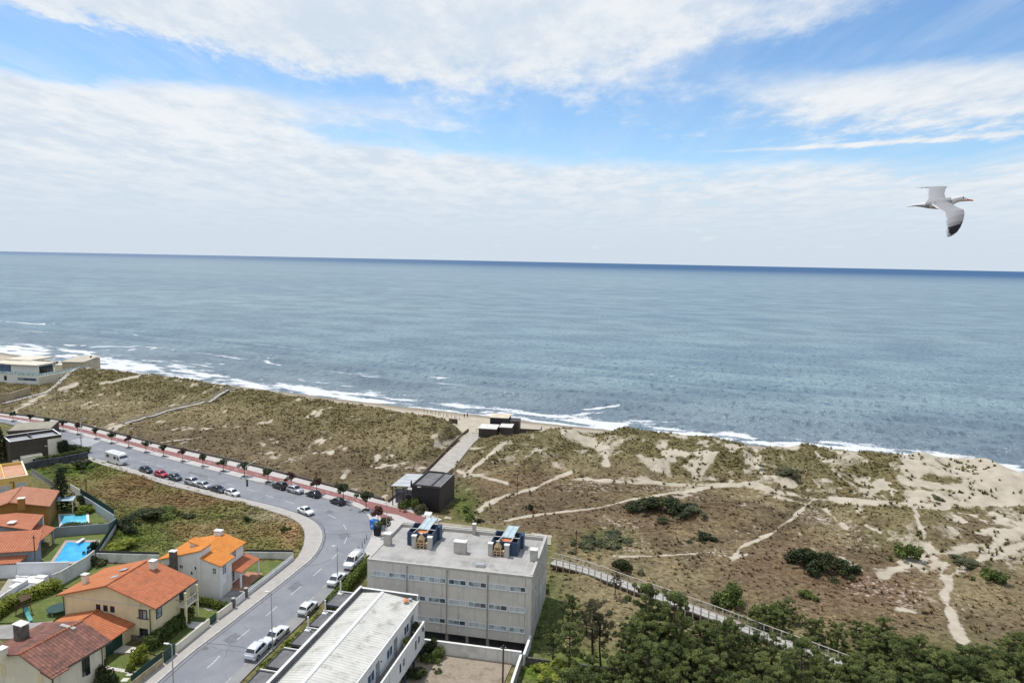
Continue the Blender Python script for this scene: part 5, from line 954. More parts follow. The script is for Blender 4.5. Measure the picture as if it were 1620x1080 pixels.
waterm, nt, b_ = newmat('pool water'); v = co(nt); c = nt.mix(nt.ramp(nt.noise(v, .5, 3), .3, .7), (.02, .30, .62), (.05, .42, .72)); nt.put(b_.inputs['Base Color'], c); b_.inputs['Roughness'].default_value = .12; b_.inputs['Specular IOR Level'].default_value = .4
bp = nt('Bump', Strength=.15, Distance=.05); nt.put(bp.inputs['Height'], nt.noise(v, 2.5, 4)); nt.put(b_.inputs['Normal'], bp)
waterm2 = waterm.copy(); waterm2.name = 'lighter pool water'
for n_ in waterm2.node_tree.nodes:
    if n_.type == 'MIX': n_.inputs[6].default_value = (.08, .42, .58, 1); n_.inputs[7].default_value = (.13, .52, .66, 1)
def pool(label, pxs, rim, wm, dm, board=None):
    q = [p for p in W(pxs)]; c0 = sum((p for p in q), Vector())/4; t = thing('swimming_pool', label, 'swimming pool', c0); q = [p-c0 for p in q]
    out = [p+p.normalized()*rim*1.35 for p in q]; mb = MB()
    for i in range(4):
        a, b2, c2, d2 = out[i], out[(i+1) % 4], q[(i+1) % 4], q[i]; mb.add([(x.x, x.y, z) for z in (.03, .1) for x in (a, b2, c2, d2)], [(4, 5, 6, 7), (0, 1, 5, 4), (2, 3, 7, 6)])
    mb.build('coping', dm, t); mb = MB(); mb.prism([p[:2] for p in q], -.1, .055); mb.build('water', wm, t)
    if board: p = P(*board)-c0; mb = MB(); mb.box(p.x-.3, p.x+.3, p.y-1.6, p.y+.6, .45, .55); bo2 = mb.build('diving_board', white2, t); mb = MB(); mb.box(p.x-.25, p.x+.25, p.y, p.y+.5, .1, .448); mb.build('stand', steel, bo2)
pool('large blue swimming pool with a diving board and stone rim', [(86, 889), (136, 888), (151, 858), (106, 858)], .9, waterm, deckw, (130, 857)); pool('smaller turquoise swimming pool with white rim beside the conifer', [(98, 831), (138, 828), (136, 813), (95, 815)], .55, waterm2, white2)
def wall(name, label, pxs, h, t, m, cap=None, z=-.3, cat='garden wall', group=None, screen=None, zt=0.0):
    pts = W(pxs); c0 = pts[0]; T_ = thing(name, label, cat, (c0.x, c0.y, 0), 0, group); p = [x-c0 for x in pts]
    mb = MB(); mb.strip(offset(p, t/2), offset(p, -t/2), z, h); mb.build('wall' if name != 'wall' else 'body', m, T_)
    if cap: mb = MB(); mb.strip(offset(p, t/2+.05), offset(p, -t/2-.05), h+.002, h+.09); mb.build('coping', cap, T_)
    if screen: mb = MB(); mb.strip(offset(p, .025), offset(p, -.025), h+.09, h+screen[0]); mb.build('screen', screen[1], T_)
    return T_
greenmesh = mat('green screen mesh', (.016, .048, .042), .1, 2, .8)
wallw = mat('stained white wall', (.60, .60, .585), .08, .6, .9, .06, stain=(.40, .40, .38), samt=.7, streak=(.38, .375, .35)); wallblue = mat('pale blue grey wall', (.46, .52, .55), .06, .6, .9); slate = mat('dark slate masonry', (.055, .06, .072), .4, 2, .9, .3, 5, stain=(.12, .12, .13))
stuccog = mat('mottled tan wall', (.38, .31, .20), .2, 1.6, .9, .2, 6, stain=(.22, .19, .13))
wall('garden_wall', 'mottled tan wall with dark green screen in front of the old house', [(208, 1090), (257, 1051)], .95, .22, stuccog, None, screen=(.95, greenmesh))
wall('gate', 'wide dark green gate between tan wall and cream wall', [(259.5, 1049.5), (277, 1035)], 1.75, .08, greenm, None, z=.1, cat='gate')
wall('garden_wall', 'long low cream wall in front of the cream house', [(279, 1033), (331, 990.5)], 1.15, .22, cream2, MATS['coping']); wall('gate', 'small dark gate in the cream wall before the cream house', [(333, 989), (342, 982)], 1.35, .07, greenm, None, z=.1, cat='gate')
wall('garden_wall', 'short cream wall between dark gate and white panel gate', [(344, 980.5), (367, 963.5)], 1.1, .22, cream2, MATS['coping']); wall('gate', 'white panelled gate in front of the grey driveway', [(373, 959), (387.5, 947)], 1.25, .08, white2, None, z=.1, cat='gate')
wall('street_fence', 'white wall with rail in front of the white house', [(391.5, 943), (420, 921), (464, 886)], .75, .2, wallw, None, cat='fence', screen=(.42, white2))
for px, py, lb in ((369.5, 961.5, 'square dark pillar at the lower end of the white gate'), (389.3, 945, 'square dark pillar at the upper end of the white gate')):
    a = P(px, py); t = thing('gate_pillar', lb, 'gate pillar', a, R(-11), 'pillars of the white gate'); mb = MB(); mb.box(-.22, .22, -.22, .22, 0, 1.6); mb.build('shaft', dkstone, t); mb = MB(); mb.box(-.27, .27, -.27, .27, 1.602, 1.7); mb.build('cap', conc, t)
wall('back_wall', 'white wall with black top rail behind the cream house garden', [(150, 887), (252, 890)], 1.5, .2, wallw, None, screen=(.5, dkmetal)); wall('back_wall', 'white wall with black screen between white house lawn and rough lot', [(388, 882.5), (464, 883.5)], 1.2, .2, wallw, None, screen=(.5, dkmetal))
wall('concrete_wall', 'stained white concrete wall between terrace and cream house garden', [(84, 930), (97, 925), (137, 901), (150, 890)], 2.3, .2, wallw, MATS['coping']); wall('boundary_fence', 'dark mesh fence on concrete kerb between larger pool and rough lot', [(151, 888), (169, 860), (186, 833)], .9, .2, conc, None, cat='fence', screen=(1.1, greenmesh))
wall('garden_wall', 'tall smooth white wall behind the stone terrace', [(28, 913), (110, 911)], 2.6, .22, mat('lilac white wall', (.62, .63, .68), .04, .6, .8), None); wall('garden_wall', 'lower white wall at the left edge by the terrace', [(-20, 913), (27.5, 912)], 2.2, .22, MATS['lilac white wall'], None)
wall('garden_wall', 'slate grey wall between the two swimming pools', [(84, 849), (172, 842), (184, 834)], 1.9, .2, mat('blue grey wall', (.23, .265, .29), .06, .6, .8), None); wall('garden_wall', 'pale blue wall with dark green screen right of smaller pool', [(128, 795), (146, 806), (181, 829)], 2.0, .2, wallblue, None, screen=(1.2, greenmesh))
wall('stone_wall', 'dark slate wall in front of the flat roofed brown house', [(20, 748), (60, 738), (100, 732), (139, 724)], 1.7, .4, slate, None); wall('garden_wall', 'white and tan wall at the left edge leading to terrace', [(-20, 970), (8, 948), (44, 926)], 1.1, .25, wallw, None)
wall('wire_fence', 'grey mesh fence along the top of the rough lot beside the yellow house', [(50, 750), (86, 773)], .3, .1, conc, None, cat='fence', screen=(1.3, mat('grey mesh', (.24, .26, .24), .1, 1, .8)))
wall('garden_wall', 'white slatted fence beside the dark conifer', [(112, 778), (127, 787)], 1.9, .1, white2, None, cat='garden wall')
# around the apartment block and the gravel yard
b = apt
def awall(label, uv, h, m, z0=-3.0):
    t = thing('yard_wall', label, 'wall', b.w(uv[0][0], uv[0][1], 0), 0); p = [b.w(*q)-b.w(*uv[0]) for q in uv]; p = [Vector((x.x, x.y, 0)) for x in p]
    mb = MB(); mb.strip(offset(p, .12), offset(p, -.12), z0, h); mb.build('panel', m, t); mb = MB(); mb.strip(offset(p, .17), offset(p, -.17), h+.002, h+.1); mb.build('coping', white2, t)
awall('stained white wall between gravel yard and apartment block', [(8.8, -5.05), (24.6, -5.05)], 1.75, wallw); awall('short white ramp wall at the right corner of the apartment block', [(24.95, -5.2), (25.05, -.3)], 1.5, white)
awall('weathered concrete wall along the right side of gravel yard', [(24.6, -5.4), (24.5, -20)], 1.55, sidec, -.4)
T_ = thing('low_wall', 'low dark wall running under the pine trees', 'wall', P(828, 1046)); p = [x-P(828, 1046) for x in W([(828, 1046), (957, 1063), (1085, 1077), (1200, 1095)])]; mb = MB(); mb.strip(offset(p, .15), offset(p, -.15), -.5, .75); mb.build('panel', dkstone, T_)
# the sea wall of the promenade and of the path
swm = mat('promenade wall stone', (.10, .085, .075), .25, 1.5, .9, .2, 6)
wlp = resample(wl, 2.0); T_ = thing('promenade_wall', 'long low dark wall between the promenade and the dunes', 'wall', wlp[0]); p = [x-wlp[0] for x in wlp]; mb = MB(); mb.strip(offset(p, .45), offset(p, .05), -.6, .62); mb.build('panel', swm, T_)
for nm, lb, q, h in (('path_wall', 'low brown timber wall along the left side of the sandy path', [(614, 795), (645, 770), (676, 744), (706, 713), (728, 692), (741, 681)], .75), ('path_edging', 'broken low timber edging along the right side of sandy path', [(688, 770), (700, 757), (716, 742)], .35)):
    s_ = spl(W(q), 5); T_ = thing(nm, lb, 'path wall', s_[0]); p = [x-s_[0] for x in s_]; mb = MB(); mb.strip(offset(p, .14), offset(p, -.14), -.3, h); mb.build('panel', mat('brown path wall', (.13, .095, .07), .2, 1.5, .9), T_)
# white terrace slabs beside the tall wall
for k, (px, py, a, d_, h) in enumerate(((60, 907, 6.0, .5, .75), (38, 914, 2.2, .55, .55), (56, 915, 1.6, .8, .5), (34, 920, 2.6, .6, .4), (52, 922, 3.2, .7, .45), (66, 917, 1.8, .5, .7), (32, 928, 3.0, .8, .25), (46, 932, 3.6, 1.3, .3), (26, 940, 2.0, .6, .2))):
    p = P(px, py); t = thing('terrace_slab', ['longest white slab lying against the tall white wall', 'white slab step on the terrace, upper left of three', 'white block in the middle of the terrace steps', 'white slab step on the terrace second from the wall at left', 'white slab beside the hedge end on the terrace', 'white slab nearest the concrete wall on the terrace', 'white slab in front of the terrace steps', 'grey sunken slab of the terrace beside the hedge', 'smallest white slab at the lower end of the terrace'][k], 'terrace slab', p, R(-8), 'white slabs of the stone terrace')
    mb = MB(); mb.box(-a/2, a/2, -d_, d_, -.1, h); mb.build('slab_top', white2 if k != 7 else greyr, t); mb = MB(); mb.box(-a/2+.1, a/2-.1, -d_-.05, -d_-.002, -.1, h-.14); mb.build('slab_shadow_gap', conc, t) if False else None
# playground slide on the lawn
t = thing('garden_slide', 'wooden play tower with a green slide on the garden lawn', 'garden slide', P(38, 971), R(-20)); 
for x, y in ((-.7, -.5), (.7, -.5), (-.7, .5), (.7, .5)): mb = MB(); mb.tube([(x*1.25, y*1.3, 0), (x*.8, y*.8, 2.5)], .06, 6); mb.build('leg', brownwood, t)
mb = MB(); mb.box(-.65, .65, -.5, .5, 1.25, 1.35); mb.build('platform', brownwood, t); mb = MB(); slab(mb, [(-1.6, -.8, 2.2), (.1, -.8, 3.0), (.1, .8, 3.0), (-1.6, .8, 2.2)], .06); slab(mb, [(.1, -.8, 3.0), (.8, -.8, 2.5), (.8, .8, 2.5), (.1, .8, 3.0)], .06); mb.build('roof', brownwood, t)
sl = [(.65, -.2, 1.35), (1.3, -.45, 1.0), (2.0, -.7, .5), (2.7, -.95, .18), (3.1, -1.1, .15)]; mb = MB(); L0 = [Vector(q) for q in sl]
for s_ in (-1, 1): mb.add([q+Vector((.1*s_, .28*s_, dz)) for q in L0 for dz in (0, .16)], [(2*i, 2*i+2, 2*i+3, 2*i+1) for i in range(4)])
mb.add([q+Vector((.1*s_, .28*s_, 0)) for q in L0 for s_ in (-1, 1)], [(2*i, 2*i+1, 2*i+3, 2*i+2) for i in range(4)]); mb.build('chute', mat('green slide plastic', (.10, .33, .32), .05, 1, .3), t)
t = thing('trampoline', 'round dark trampoline half hidden behind the cream house', 'trampoline', P(93, 968), 0); mb = MB(); mb.lathe([(1.5, .7), (1.55, .76), (1.3, .78), (.0, .74)], n=20); mb.build('mat', dkmetal, t); mb = MB(); mb.lathe([(1.56, .68), (1.62, .74), (1.56, .8)], n=20); mb.build('rim', greenm, t)
for k in range(4): mb = MB(); x, y = 1.5*math.cos(k*1.57), 1.5*math.sin(k*1.57); mb.tube([(x, y, 0), (x, y, .72)], .04, 5); mb.build('leg', steel, t)
# ------------------------------------------------------------------ boardwalks
dkw = mat('grey boardwalk planks', (.36, .345, .32), .12, 2, .9, .1, stain=(.26, .25, .23)); railw = mat('pale rail timber', (.44, .42, .385), .12, 2, .85)
def boardwalk(label, pxs, z, width, step, posth, legs=True, dark=wood, rails=True, zf=None, side=None, postw=.06):
    pts = spl([P(x, y, z) for x, y in pxs], 8); pts = resample(pts, step)
    o = pts[0]; t = thing('boardwalk', label, 'boardwalk', (o.x, o.y, 0), 0); gzs = [gz(q.x, q.y) for q in pts]
    p = [q-Vector((o.x, o.y, 0)) for q in pts]
    if zf is not None:
        for q, g in zip(p, gzs): q.z = max(g+zf, -.5)
    A, B_ = offset(p, width/2), offset(p, -width/2); mb = MB()
    n = len(p); vs = [Vector((q.x, q.y, q.z+dz)) for dz in (-.16, 0) for L in (A, B_) for q in L]; fs = []
    for i in range(n-1): fs += [(2*n+i, 3*n+i, 3*n+i+1, 2*n+i+1), (i, 2*n+i, 2*n+i+1, i+1), (n+i+1, 3*n+i+1, 3*n+i, n+i), (i, i+1, n+i+1, n+i)]
    mb.add(vs, fs); mb.build('deck', dkw, t)
    for L, sg in ((A, 1), (B_, -1)):
        if side and sg not in side: continue
        if rails: mb = MB(); mb.tube([(q.x, q.y, q.z+posth) for q in L], .065, 5); mb.build('handrail', railw, t); mb = MB(); mb.tube([(q.x, q.y, q.z+posth*.5) for q in L], .03, 4); mb.build('middle_rail', railw, t)
        for q, g in list(zip(L, gzs))[:48]: mb = MB(); mb.box(q.x-postw, q.x+postw, q.y-postw, q.y+postw, g-.4, q.z+posth+.03); mb.build('post', railw, t)
    mb = MB(); mb.strip(A, B_, z-.6, z-.17) if zf is None else None
    if zf is None: mb.build('beam', brownwood, t)
    return t
boardwalk('long pale raised boardwalk with handrails descending through the dunes into the pines', [(874, 888), (930, 903), (985, 923), (1050, 946), (1130, 975), (1210, 1006), (1290, 1036), (1352, 1060)], .95, 2.1, 1.3, 1.2, postw=.08)
boardwalk('narrow boardwalk with dark posts winding over the dunes to the beach', [(197, 671), (240, 662), (300, 651), (345, 640), (385, 629)], 1.0, 1.4, 2.4, .9, zf=.35, side=(1,)); boardwalk('narrow boardwalk climbing the dune beside the white villa', [(5, 636), (60, 622), (92, 615), (112, 606), (134, 598)], 1.0, 1.6, 2.6, .5, zf=.3, rails=False)
wall('retaining_wall', 'long tan wall in front of the white villa at far left', [(-20, 640), (20, 634), (48, 625)], 3.2, .4, stuccog, None, cat='wall')
# ------------------------------------------------------------------ street furniture
def lamp(px, py, h, label, arm, adir, group='street lamps', m=None):
    o = P(px, py); t = thing('street_lamp', label, 'street lamp', (o.x, o.y, 0), adir, group); m = m or steel
    mb = MB(); mb.tube([(0, 0, 0), (0, 0, .8), (0, 0, h)], [.11, .09, .055], 8); mb.build('pole', m, t); mb = MB(); mb.tube([(0, 0, h-.03), (arm*.4, 0, h+arm*.10), (arm, 0, h+arm*.14)], [.05, .04, .035], 6); mb.build('arm', m, t)
    mb = MB(); z = h+arm*.14; mb.add([(arm-.05, -.14, z-.05), (arm+.6, -.11, z-.02), (arm+.6, .11, z-.02), (arm-.05, .14, z-.05), (arm-.05, -.12, z+.08), (arm+.6, -.07, z+.05), (arm+.6, .07, z+.05), (arm-.05, .12, z+.08)], [(3, 2, 1, 0), (4, 5, 6, 7), (0, 1, 5, 4), (1, 2, 6, 5), (2, 3, 7, 6), (3, 0, 4, 7)]); hd = mb.build('lamp_head', white2, t); mb = MB(); mb.box(arm+.05, arm+.5, -.08, .08, z-.06, z-.052); mb.build('lens', glassp, hd); mb = MB(); mb.box(-.13, .13, -.13, .13, 0, .12); mb.build('base', m, t)
    return t
lamp(431, 1026, 8.4, 'tall grey street lamp between the two lowest parked white cars', .35, R(170)); lamp(534, 923, 6.6, 'grey street lamp behind the white saloon parked by the hedge', .35, R(170)); lamp(276, 1122, 8.4, 'grey street lamp at the bottom edge of the street beside green gate', .45, R(170))
lp3 = lamp(390, 789, 7.6, 'tall white lamp with long arm and dark banner across from the lot', 2.6, R(70), m=white2); mb = MB(); mb.box(-.08, .08, -.5, -.12, 3.0, 4.6); mb.build('banner', dkmetal, lp3)
lamp(612, 858, 8.0, 'slim grey street lamp beside the litter bins on the corner', .5, R(200))
for k, (px, py) in enumerate(((59, 674), (128, 688), (203, 706), (289, 729))): lamp(px, py, 4.9, ['white promenade lamp farthest up the road', 'white promenade lamp just before the zebra crossing', 'white promenade lamp above the motorhome', 'white promenade lamp above the row of parked silver cars'][k], 1.0, R(60), 'promenade lamps', white2)
def pole(px, py, h, label, r=.11, m=None):
    o = G(px, py); t = thing('utility_pole', label, 'utility pole', o, 0, 'wooden utility poles'); mb = MB(); mb.tube([(0, 0, -.3), (0, 0, h)], [r, r*.7], 7); mb.build('shaft', m or brownwood, t); mb = MB(); mb.box(-.35, .35, -.05, .05, h-.5, h-.38); mb.build('crossarm', brownwood, t)
    for x in (-.28, .28): mb = MB(); mb.lathe([(.05, 0), (.06, .06), (.03, .14)], (x, 0, h-.38), 6); mb.build('insulator', white2, t)
pole(818, 787, 5.2, 'bare wooden pole standing beside the sandy trail behind the beach bar'); pole(911, 878, 5.0, 'dark pole with pale top beside the start of the boardwalk'); pole(795, 1095, 6.5, 'dark pole in the gravel yard near the concrete wall', .14); pole(137, 785, 4.2, 'short wooden pole at the edge of rough lot beside conifer'); pole(129, 712, 4.0, 'dark pole beside the road by the slate wall'); pole(57, 908, 7.0, 'wooden pole between the terracotta house and larger pool')
t = thing('parking_sign', 'blue square parking sign on a pole at the street bend', 'parking sign', P(589, 850), R(-30)); mb = MB(); mb.tube([(0, 0, 0), (0, 0, 2.7)], .04, 6); mb.build('pole', steel, t); signb = mat('sign blue', (.03, .20, .62), .03, 2, .4); mb = MB(); mb.box(-.45, .45, -.05, -.02, 1.9, 2.8); mb.build('plate', signb, t)
mb = MB(); mb.box(-.2, -.08, -.056, -.051, 2.05, 2.65); mb.box(-.08, .16, -.056, -.051, 2.55, 2.65); mb.box(-.08, .16, -.056, -.051, 2.3, 2.4); mb.box(.1, .2, -.056, -.051, 2.38, 2.57); mb.build('letter', white2, t)
def bin_(px, py, label, m, w_, h): 
    t = thing('recycling_bin', label, 'recycling bin', P(px, py), R(-25), 'recycling bins on the corner'); mb = MB(); mb.add([(-w_*.42, -w_*.4, .05), (w_*.42, -w_*.4, .05), (w_*.42, w_*.4, .05), (-w_*.42, w_*.4, .05), (-w_/2, -w_/2, h), (w_/2, -w_/2, h), (w_/2, w_/2, h), (-w_/2, w_/2, h)], [(3, 2, 1, 0), (0, 1, 5, 4), (1, 2, 6, 5), (2, 3, 7, 6), (3, 0, 4, 7), (4, 5, 6, 7)]); mb.build('body', m, t); mb = MB(); mb.profile([(-w_/2-.05, h), (w_/2+.05, h), (w_/2, h+.25), (-w_/2, h+.35)], -w_/2-.05, w_/2+.05, 'x'); mb.build('lid', m if m != rubber else dkmetal, t)
bin_(597, 847, 'tall dark rubbish container at the street bend corner', rubber, 1.2, 1.9); bin_(592, 836, 'blue recycling container behind the dark rubbish container', signb, 1.3, 1.6); bin_(600, 838, 'grey recycling container beside the blue container', greyr, 1.3, 1.5)
for k, (px, py) in enumerate(((580, 853), (577, 859), (573, 865), (568, 872), (564, 880))):
    t = thing('bollard', ['dark bollard nearest the rubbish containers', 'second dark bollard down from the rubbish containers', 'middle dark bollard at the curve of the kerb', 'second dark bollard up from the white van', 'dark bollard just behind the white van'][k], 'bollard', P(px, py), 0, 'bollards along the bend'); mb = MB(); mb.lathe([(.09, 0), (.07, .06), (.06, .95), (.075, .97), (.05, 1.06)], n=10); mb.build('shaft', dkmetal, t); mb = MB(); mb.lathe([(.066, .8), (.066, .88)], n=10); mb.build('band', white2, t)
# in front of the bar: planter wall, sign, cabinet; on the sand: boards, posts
t = thing('planter_wall', 'low grey planter edge in front of the beach bar', 'planter', P(640, 805)); p = [x-P(640, 805) for x in W([(638, 798), (641, 804), (668, 811), (676, 806)])]; mb = MB(); mb.strip(offset(p, .15), offset(p, -.15), 0, .6); mb.build('edge', greyr, t)
t = thing('notice_board', 'dark slanted notice board with pale top beside the beach bar', 'notice board', P(677, 821), R(-13)); mb = MB(); slab(mb, [(-.8, -.4, 1.0), (.8, -.4, 1.0), (.8, .5, 1.5), (-.8, .5, 1.5)], .08); mb.build('panel', pale, t)
for x in (-.6, .6): mb = MB(); mb.box(x-.06, x+.06, 0, .1, 0, 1.15); mb.build('leg', dkmetal, t)
for k, px in enumerate((682, 688, 692)):
    t = thing('white_post', ['short white post nearest the notice board', 'middle of three short white posts by the beach bar', 'short white post farthest from the notice board'][k], 'post', P(px, 823+k*1.5), 0, 'white posts by the beach bar'); mb = MB(); mb.box(-.1, .1, -.1, .1, 0, 1.3); mb.build('shaft', white2, t); mb = MB(); mb.box(-.13, .13, -.13, .13, 1.302, 1.36); mb.build('cap', conc, t)
t = thing('flag_pole', 'thin white pole beside the pale canopy of the beach bar', 'flag pole', P(641, 790)); mb = MB(); mb.tube([(0, 0, 0), (0, 0, 6.5)], [.06, .03], 6); mb.build('shaft', white2, t); mb = MB(); mb.lathe([(.02, 0), (.06, .06), (.0, .12)], (0, 0, 6.5), 6); mb.build('finial', steel, t)
t = thing('beach_board', 'brown notice board standing on the sand at the path end', 'notice board', G(717, 671), R(-20)); mb = MB(); mb.box(-1.7, 1.7, -.1, .1, .3, 2.0); mb.build('panel', plum, t)
for x in (-1.4, 1.4): mb = MB(); mb.box(x-.1, x+.1, -.2, -.101, -.4, 2.1); mb.build('leg', brownwood, t)
for k in range(14):
    px = 671+k*4.2+(k % 3); py = 651.5+k*.95+(k % 2)*.8; o = G(px, py); t = MB(); t.tube([(0, 0, -.3), (.03*(k % 3-1), 0, 1.35)], .09, 6); q = t.build('beach_post', brownwood); q.location = o; tag(q, 'short wooden post in the thin row standing on the open beach', 'post', 'wooden posts in a row on the beach')
for k in range(18):
    px = 12+k*4.6; py = 571.5+k*.18+(.4 if k % 2 else 0); o = P(px, py, -.8); t = MB(); t.box(-.5, .5, -.3, .3, -2, 1.1); q = t.build('sea_bollard', dkstone); q.location = o; tag(q, 'dark stubby block in the row between the villas and the surf', 'stone block', 'dark blocks along the shore at far left')
# ------------------------------------------------------------------ plants: every crown is a cloud of small leaf faces
pine_m = leafmat('pine needles', (.05, .078, .026), (.215, .245, .085), .35); pine2_m = leafmat('grey pine needles', (.05, .055, .028), (.17, .155, .085), .25); hedge_m = leafmat('hedge leaves', (.05, .08, .015), (.20, .235, .045), .25); bush_m = leafmat('bush leaves', (.04, .07, .018), (.15, .185, .05), .25)
dark_m = leafmat('dark conifer leaves', (.010, .02, .011), (.035, .055, .024), .15); lime_m = leafmat('lime bush leaves', (.09, .125, .015), (.33, .36, .06), .3); red_m = leafmat('reddish leaves', (.045, .022, .018), (.11, .06, .045), .2); prom_m = leafmat('promenade tree leaves', (.02, .03, .014), (.07, .085, .033), .2); greyb_m = leafmat('grey green scrub', (.05, .06, .03), (.15, .15, .075), .2)
bark = mat('pine bark', (.075, .055, .042), .25, 3, .95, .3, 9)
def leafmesh(name, blobs, n, size, m, thin=1.0, up=.35, r=None):
    """blobs: (x, y, z, rx, ry, rz, tone); leaves lie in and on the blobs"""
    r = r or np.random.default_rng(5); B = np.array(blobs, float); wt = (B[:, 3]*B[:, 4]*B[:, 5])**.67; k = r.choice(len(B), n, p=wt/wt.sum()); b_ = B[k]
    d = r.normal(size=(n, 3)); d /= np.linalg.norm(d, axis=1)[:, None]; rad = r.uniform(.45, 1.05, n)**.6
    c = b_[:, :3]+d*b_[:, 3:6]*rad[:, None]
    nrm = d+r.normal(size=(n, 3))*.7+np.array([0, 0, up]); nrm /= np.linalg.norm(nrm, axis=1)[:, None]
    a = np.cross(nrm, r.normal(size=(n, 3))); a /= np.linalg.norm(a, axis=1)[:, None]; bb = np.cross(nrm, a)
    s = size*r.uniform(.6, 1.35, n)[:, None]; bb = bb*thin; q = np.stack([c-a*s-bb*s*.45, c+a*s*.2-bb*s*.7, c+a*s+bb*s*.35, c-a*s*.3+bb*s*.7], 1).reshape(-1, 3)
    tone = np.clip(b_[:, 6]+r.normal(size=n)*.16, 0, 1)
    o = npmesh(name, q, np.arange(4*n).reshape(-1, 4), m, {'tone': np.repeat(tone, 4)}); me = o.data; bpy.data.objects.remove(o); return me
def ob(name, me, parent=None): o = bpy.data.objects.new(name, me); COL.objects.link(o); o.parent = parent; return o
def trunkmesh(limbs, m=bark):
    mb = MB()
    for path, rs in limbs: mb.tube(path, rs, 6)
    o = mb.build('trunk', m, smooth=True); me = o.data; bpy.data.objects.remove(o); return me
# pines: three bushy ones and three tall bare stemmed ones
def pine_variant(seed, tall, m=None, sparse=1.0):
    r = np.random.default_rng(seed); rd_ = random.Random(seed); blobs = []; limbs = []
    Ht = 7.6 if tall else 4.6; top = Vector((rd_.uniform(-.5, .5), rd_.uniform(-.5, .5), Ht)); p0 = Vector((0, 0, -.4)); mid = (p0+top)/2+Vector((rd_.uniform(-.35, .35), rd_.uniform(-.35, .35), 0)); limbs.append(([p0, mid, top], [.17, .13, .04])); lo = .5 if tall else .1
    nl = 17 if tall else 22
    for k in range(nl):
        f = lo+(1-lo)*(k+.5)/nl; base = p0.lerp(mid, f*2) if f < .5 else mid.lerp(top, f*2-1); a = k*2.4+rd_.uniform(-.5, .5)
        prof = math.sin(min(1, (f-lo)/(1-lo)*.9+.12)*math.pi)**.6; L = (1.75 if tall else 2.1)*prof*rd_.uniform(.65, 1.2)+.25; e = base+Vector((math.cos(a)*L, math.sin(a)*L, rd_.uniform(.1, .75))); limbs.append(([base, base.lerp(e, .55)+Vector((0, 0, .1)), e], [.06, .04, .015])); tn = rd_.uniform(.15, .85)
        for j in range(3):
            q = base.lerp(e, .5+.28*j)+Vector((rd_.uniform(-.35, .35), rd_.uniform(-.35, .35), rd_.uniform(-.1, .35))); s = rd_.uniform(.22, .46); blobs.append((q.x, q.y, q.z, s, s, s*.6, min(1, max(0, tn+rd_.uniform(-.2, .2)))))
    blobs.append((top.x, top.y, top.z, .4, .4, .5, .6))
    return trunkmesh(limbs), leafmesh('crown', blobs, int((9500 if tall else 12500)*sparse), .125, m or pine_m, thin=.42, up=.45, r=r)
PINE_T = [pine_variant(s, True) for s in (3, 8, 12)]; PINE_B = [pine_variant(s, False) for s in (21, 22, 23, 24)]; PINE_S = [pine_variant(s, True, pine2_m, .5) for s in (31, 32)]
def pine(var, o, s, label, group, rz=None, sz=None, name='pine_tree'):
    t = thing(name, label, 'pine tree', o, random.uniform(0, 6.28) if rz is None else rz, group); t.scale = (s, s, s*(sz or random.uniform(.85, 1.2))); ob('trunk', var[0], t); ob('crown', var[1], t); return t
TP = [((898, 1088), 1.05, 'T', 'tall pine with long bare trunk nearest the apartment block corner'), ((873, 1052), .62, 'T', 'small pine with thin trunk beside the apartment block'), ((938, 1056), 1.1, 'S', 'thin sparse brownish pine left of the dense pines'), ((951, 1060), .95, 'S', 'second sparse brownish pine standing close beside the first'), ((972, 945), .55, 'S', 'small bare looking pine in front of the boardwalk'),
      ((985, 1060), .8, 'T', 'dark pine behind the two sparse brownish pines'), ((1000, 1096), 1.05, 'T', 'tall dark pine with visible trunk at the bottom middle'), ((1022, 1094), .78, 'T', 'pine with thin trunk right of the tall dark pine'), ((1068, 1082), .66, 'T', 'pine with two visible stems above the low dark wall'), ((1005, 1006), .6, 'B', 'bushy pine below the boardwalk left of the dense wood'), ((1022, 980), .45, 'B', 'bushy pine close against the boardwalk rail'), ((905, 985), .7, 'B', 'low bushy pine beside the apartment side wall')]
for (px, py), s, k, lb in TP: pine((PINE_T if k == 'T' else PINE_S if k == 'S' else PINE_B)[int(px) % 2], G(px, py), s, lb, None)
def scatter(poly, dist, n=4000, rr=None):
    rr = rr or random.Random(4); pts = []; xs_ = [p[0] for p in poly]; ys_ = [p[1] for p in poly]
    for _ in range(n):
        x, y = rr.uniform(min(xs_), max(xs_)), rr.uniform(min(ys_), max(ys_))
        if not inside(np.array([x]), np.array([y]), poly)[0]: continue
        p = P(x, y)
        if all((p.x-q[0].x)**2+(p.y-q[0].y)**2 > dist*dist for q in pts): pts.append((p, x, y))
    return pts
nA = 0
for p, x, y in scatter([(1010, 1012), (1060, 1018), (1110, 1005), (1150, 1022), (1200, 1046), (1260, 1070), (1345, 1088), (1440, 1085), (1660, 1078), (1660, 1200), (880, 1200), (910, 1110), (985, 1090)], 2.45):
    cap_ = (y-np.interp(x, [950, 1000, 1100, 1150, 1200, 1250, 1352, 1353, 1400, 1450, 1480, 1540, 1570, 1640], [937, 958, 985, 997, 1024, 1048, 1070, 1010, 1000, 1015, 1040, 1052, 1030, 1020]))/9.5/4.9
    s = min(random.uniform(.75, 1.25), max(.38, cap_*random.uniform(.85, 1.1)))
    pine(random.choice(PINE_B+PINE_T[:1]), G(x, y), s, 'dark green pine in the dense wood filling the bottom right corner' if x > 1200 else 'dark green pine in the dense wood below the lower boardwalk', 'pines of the dense wood')
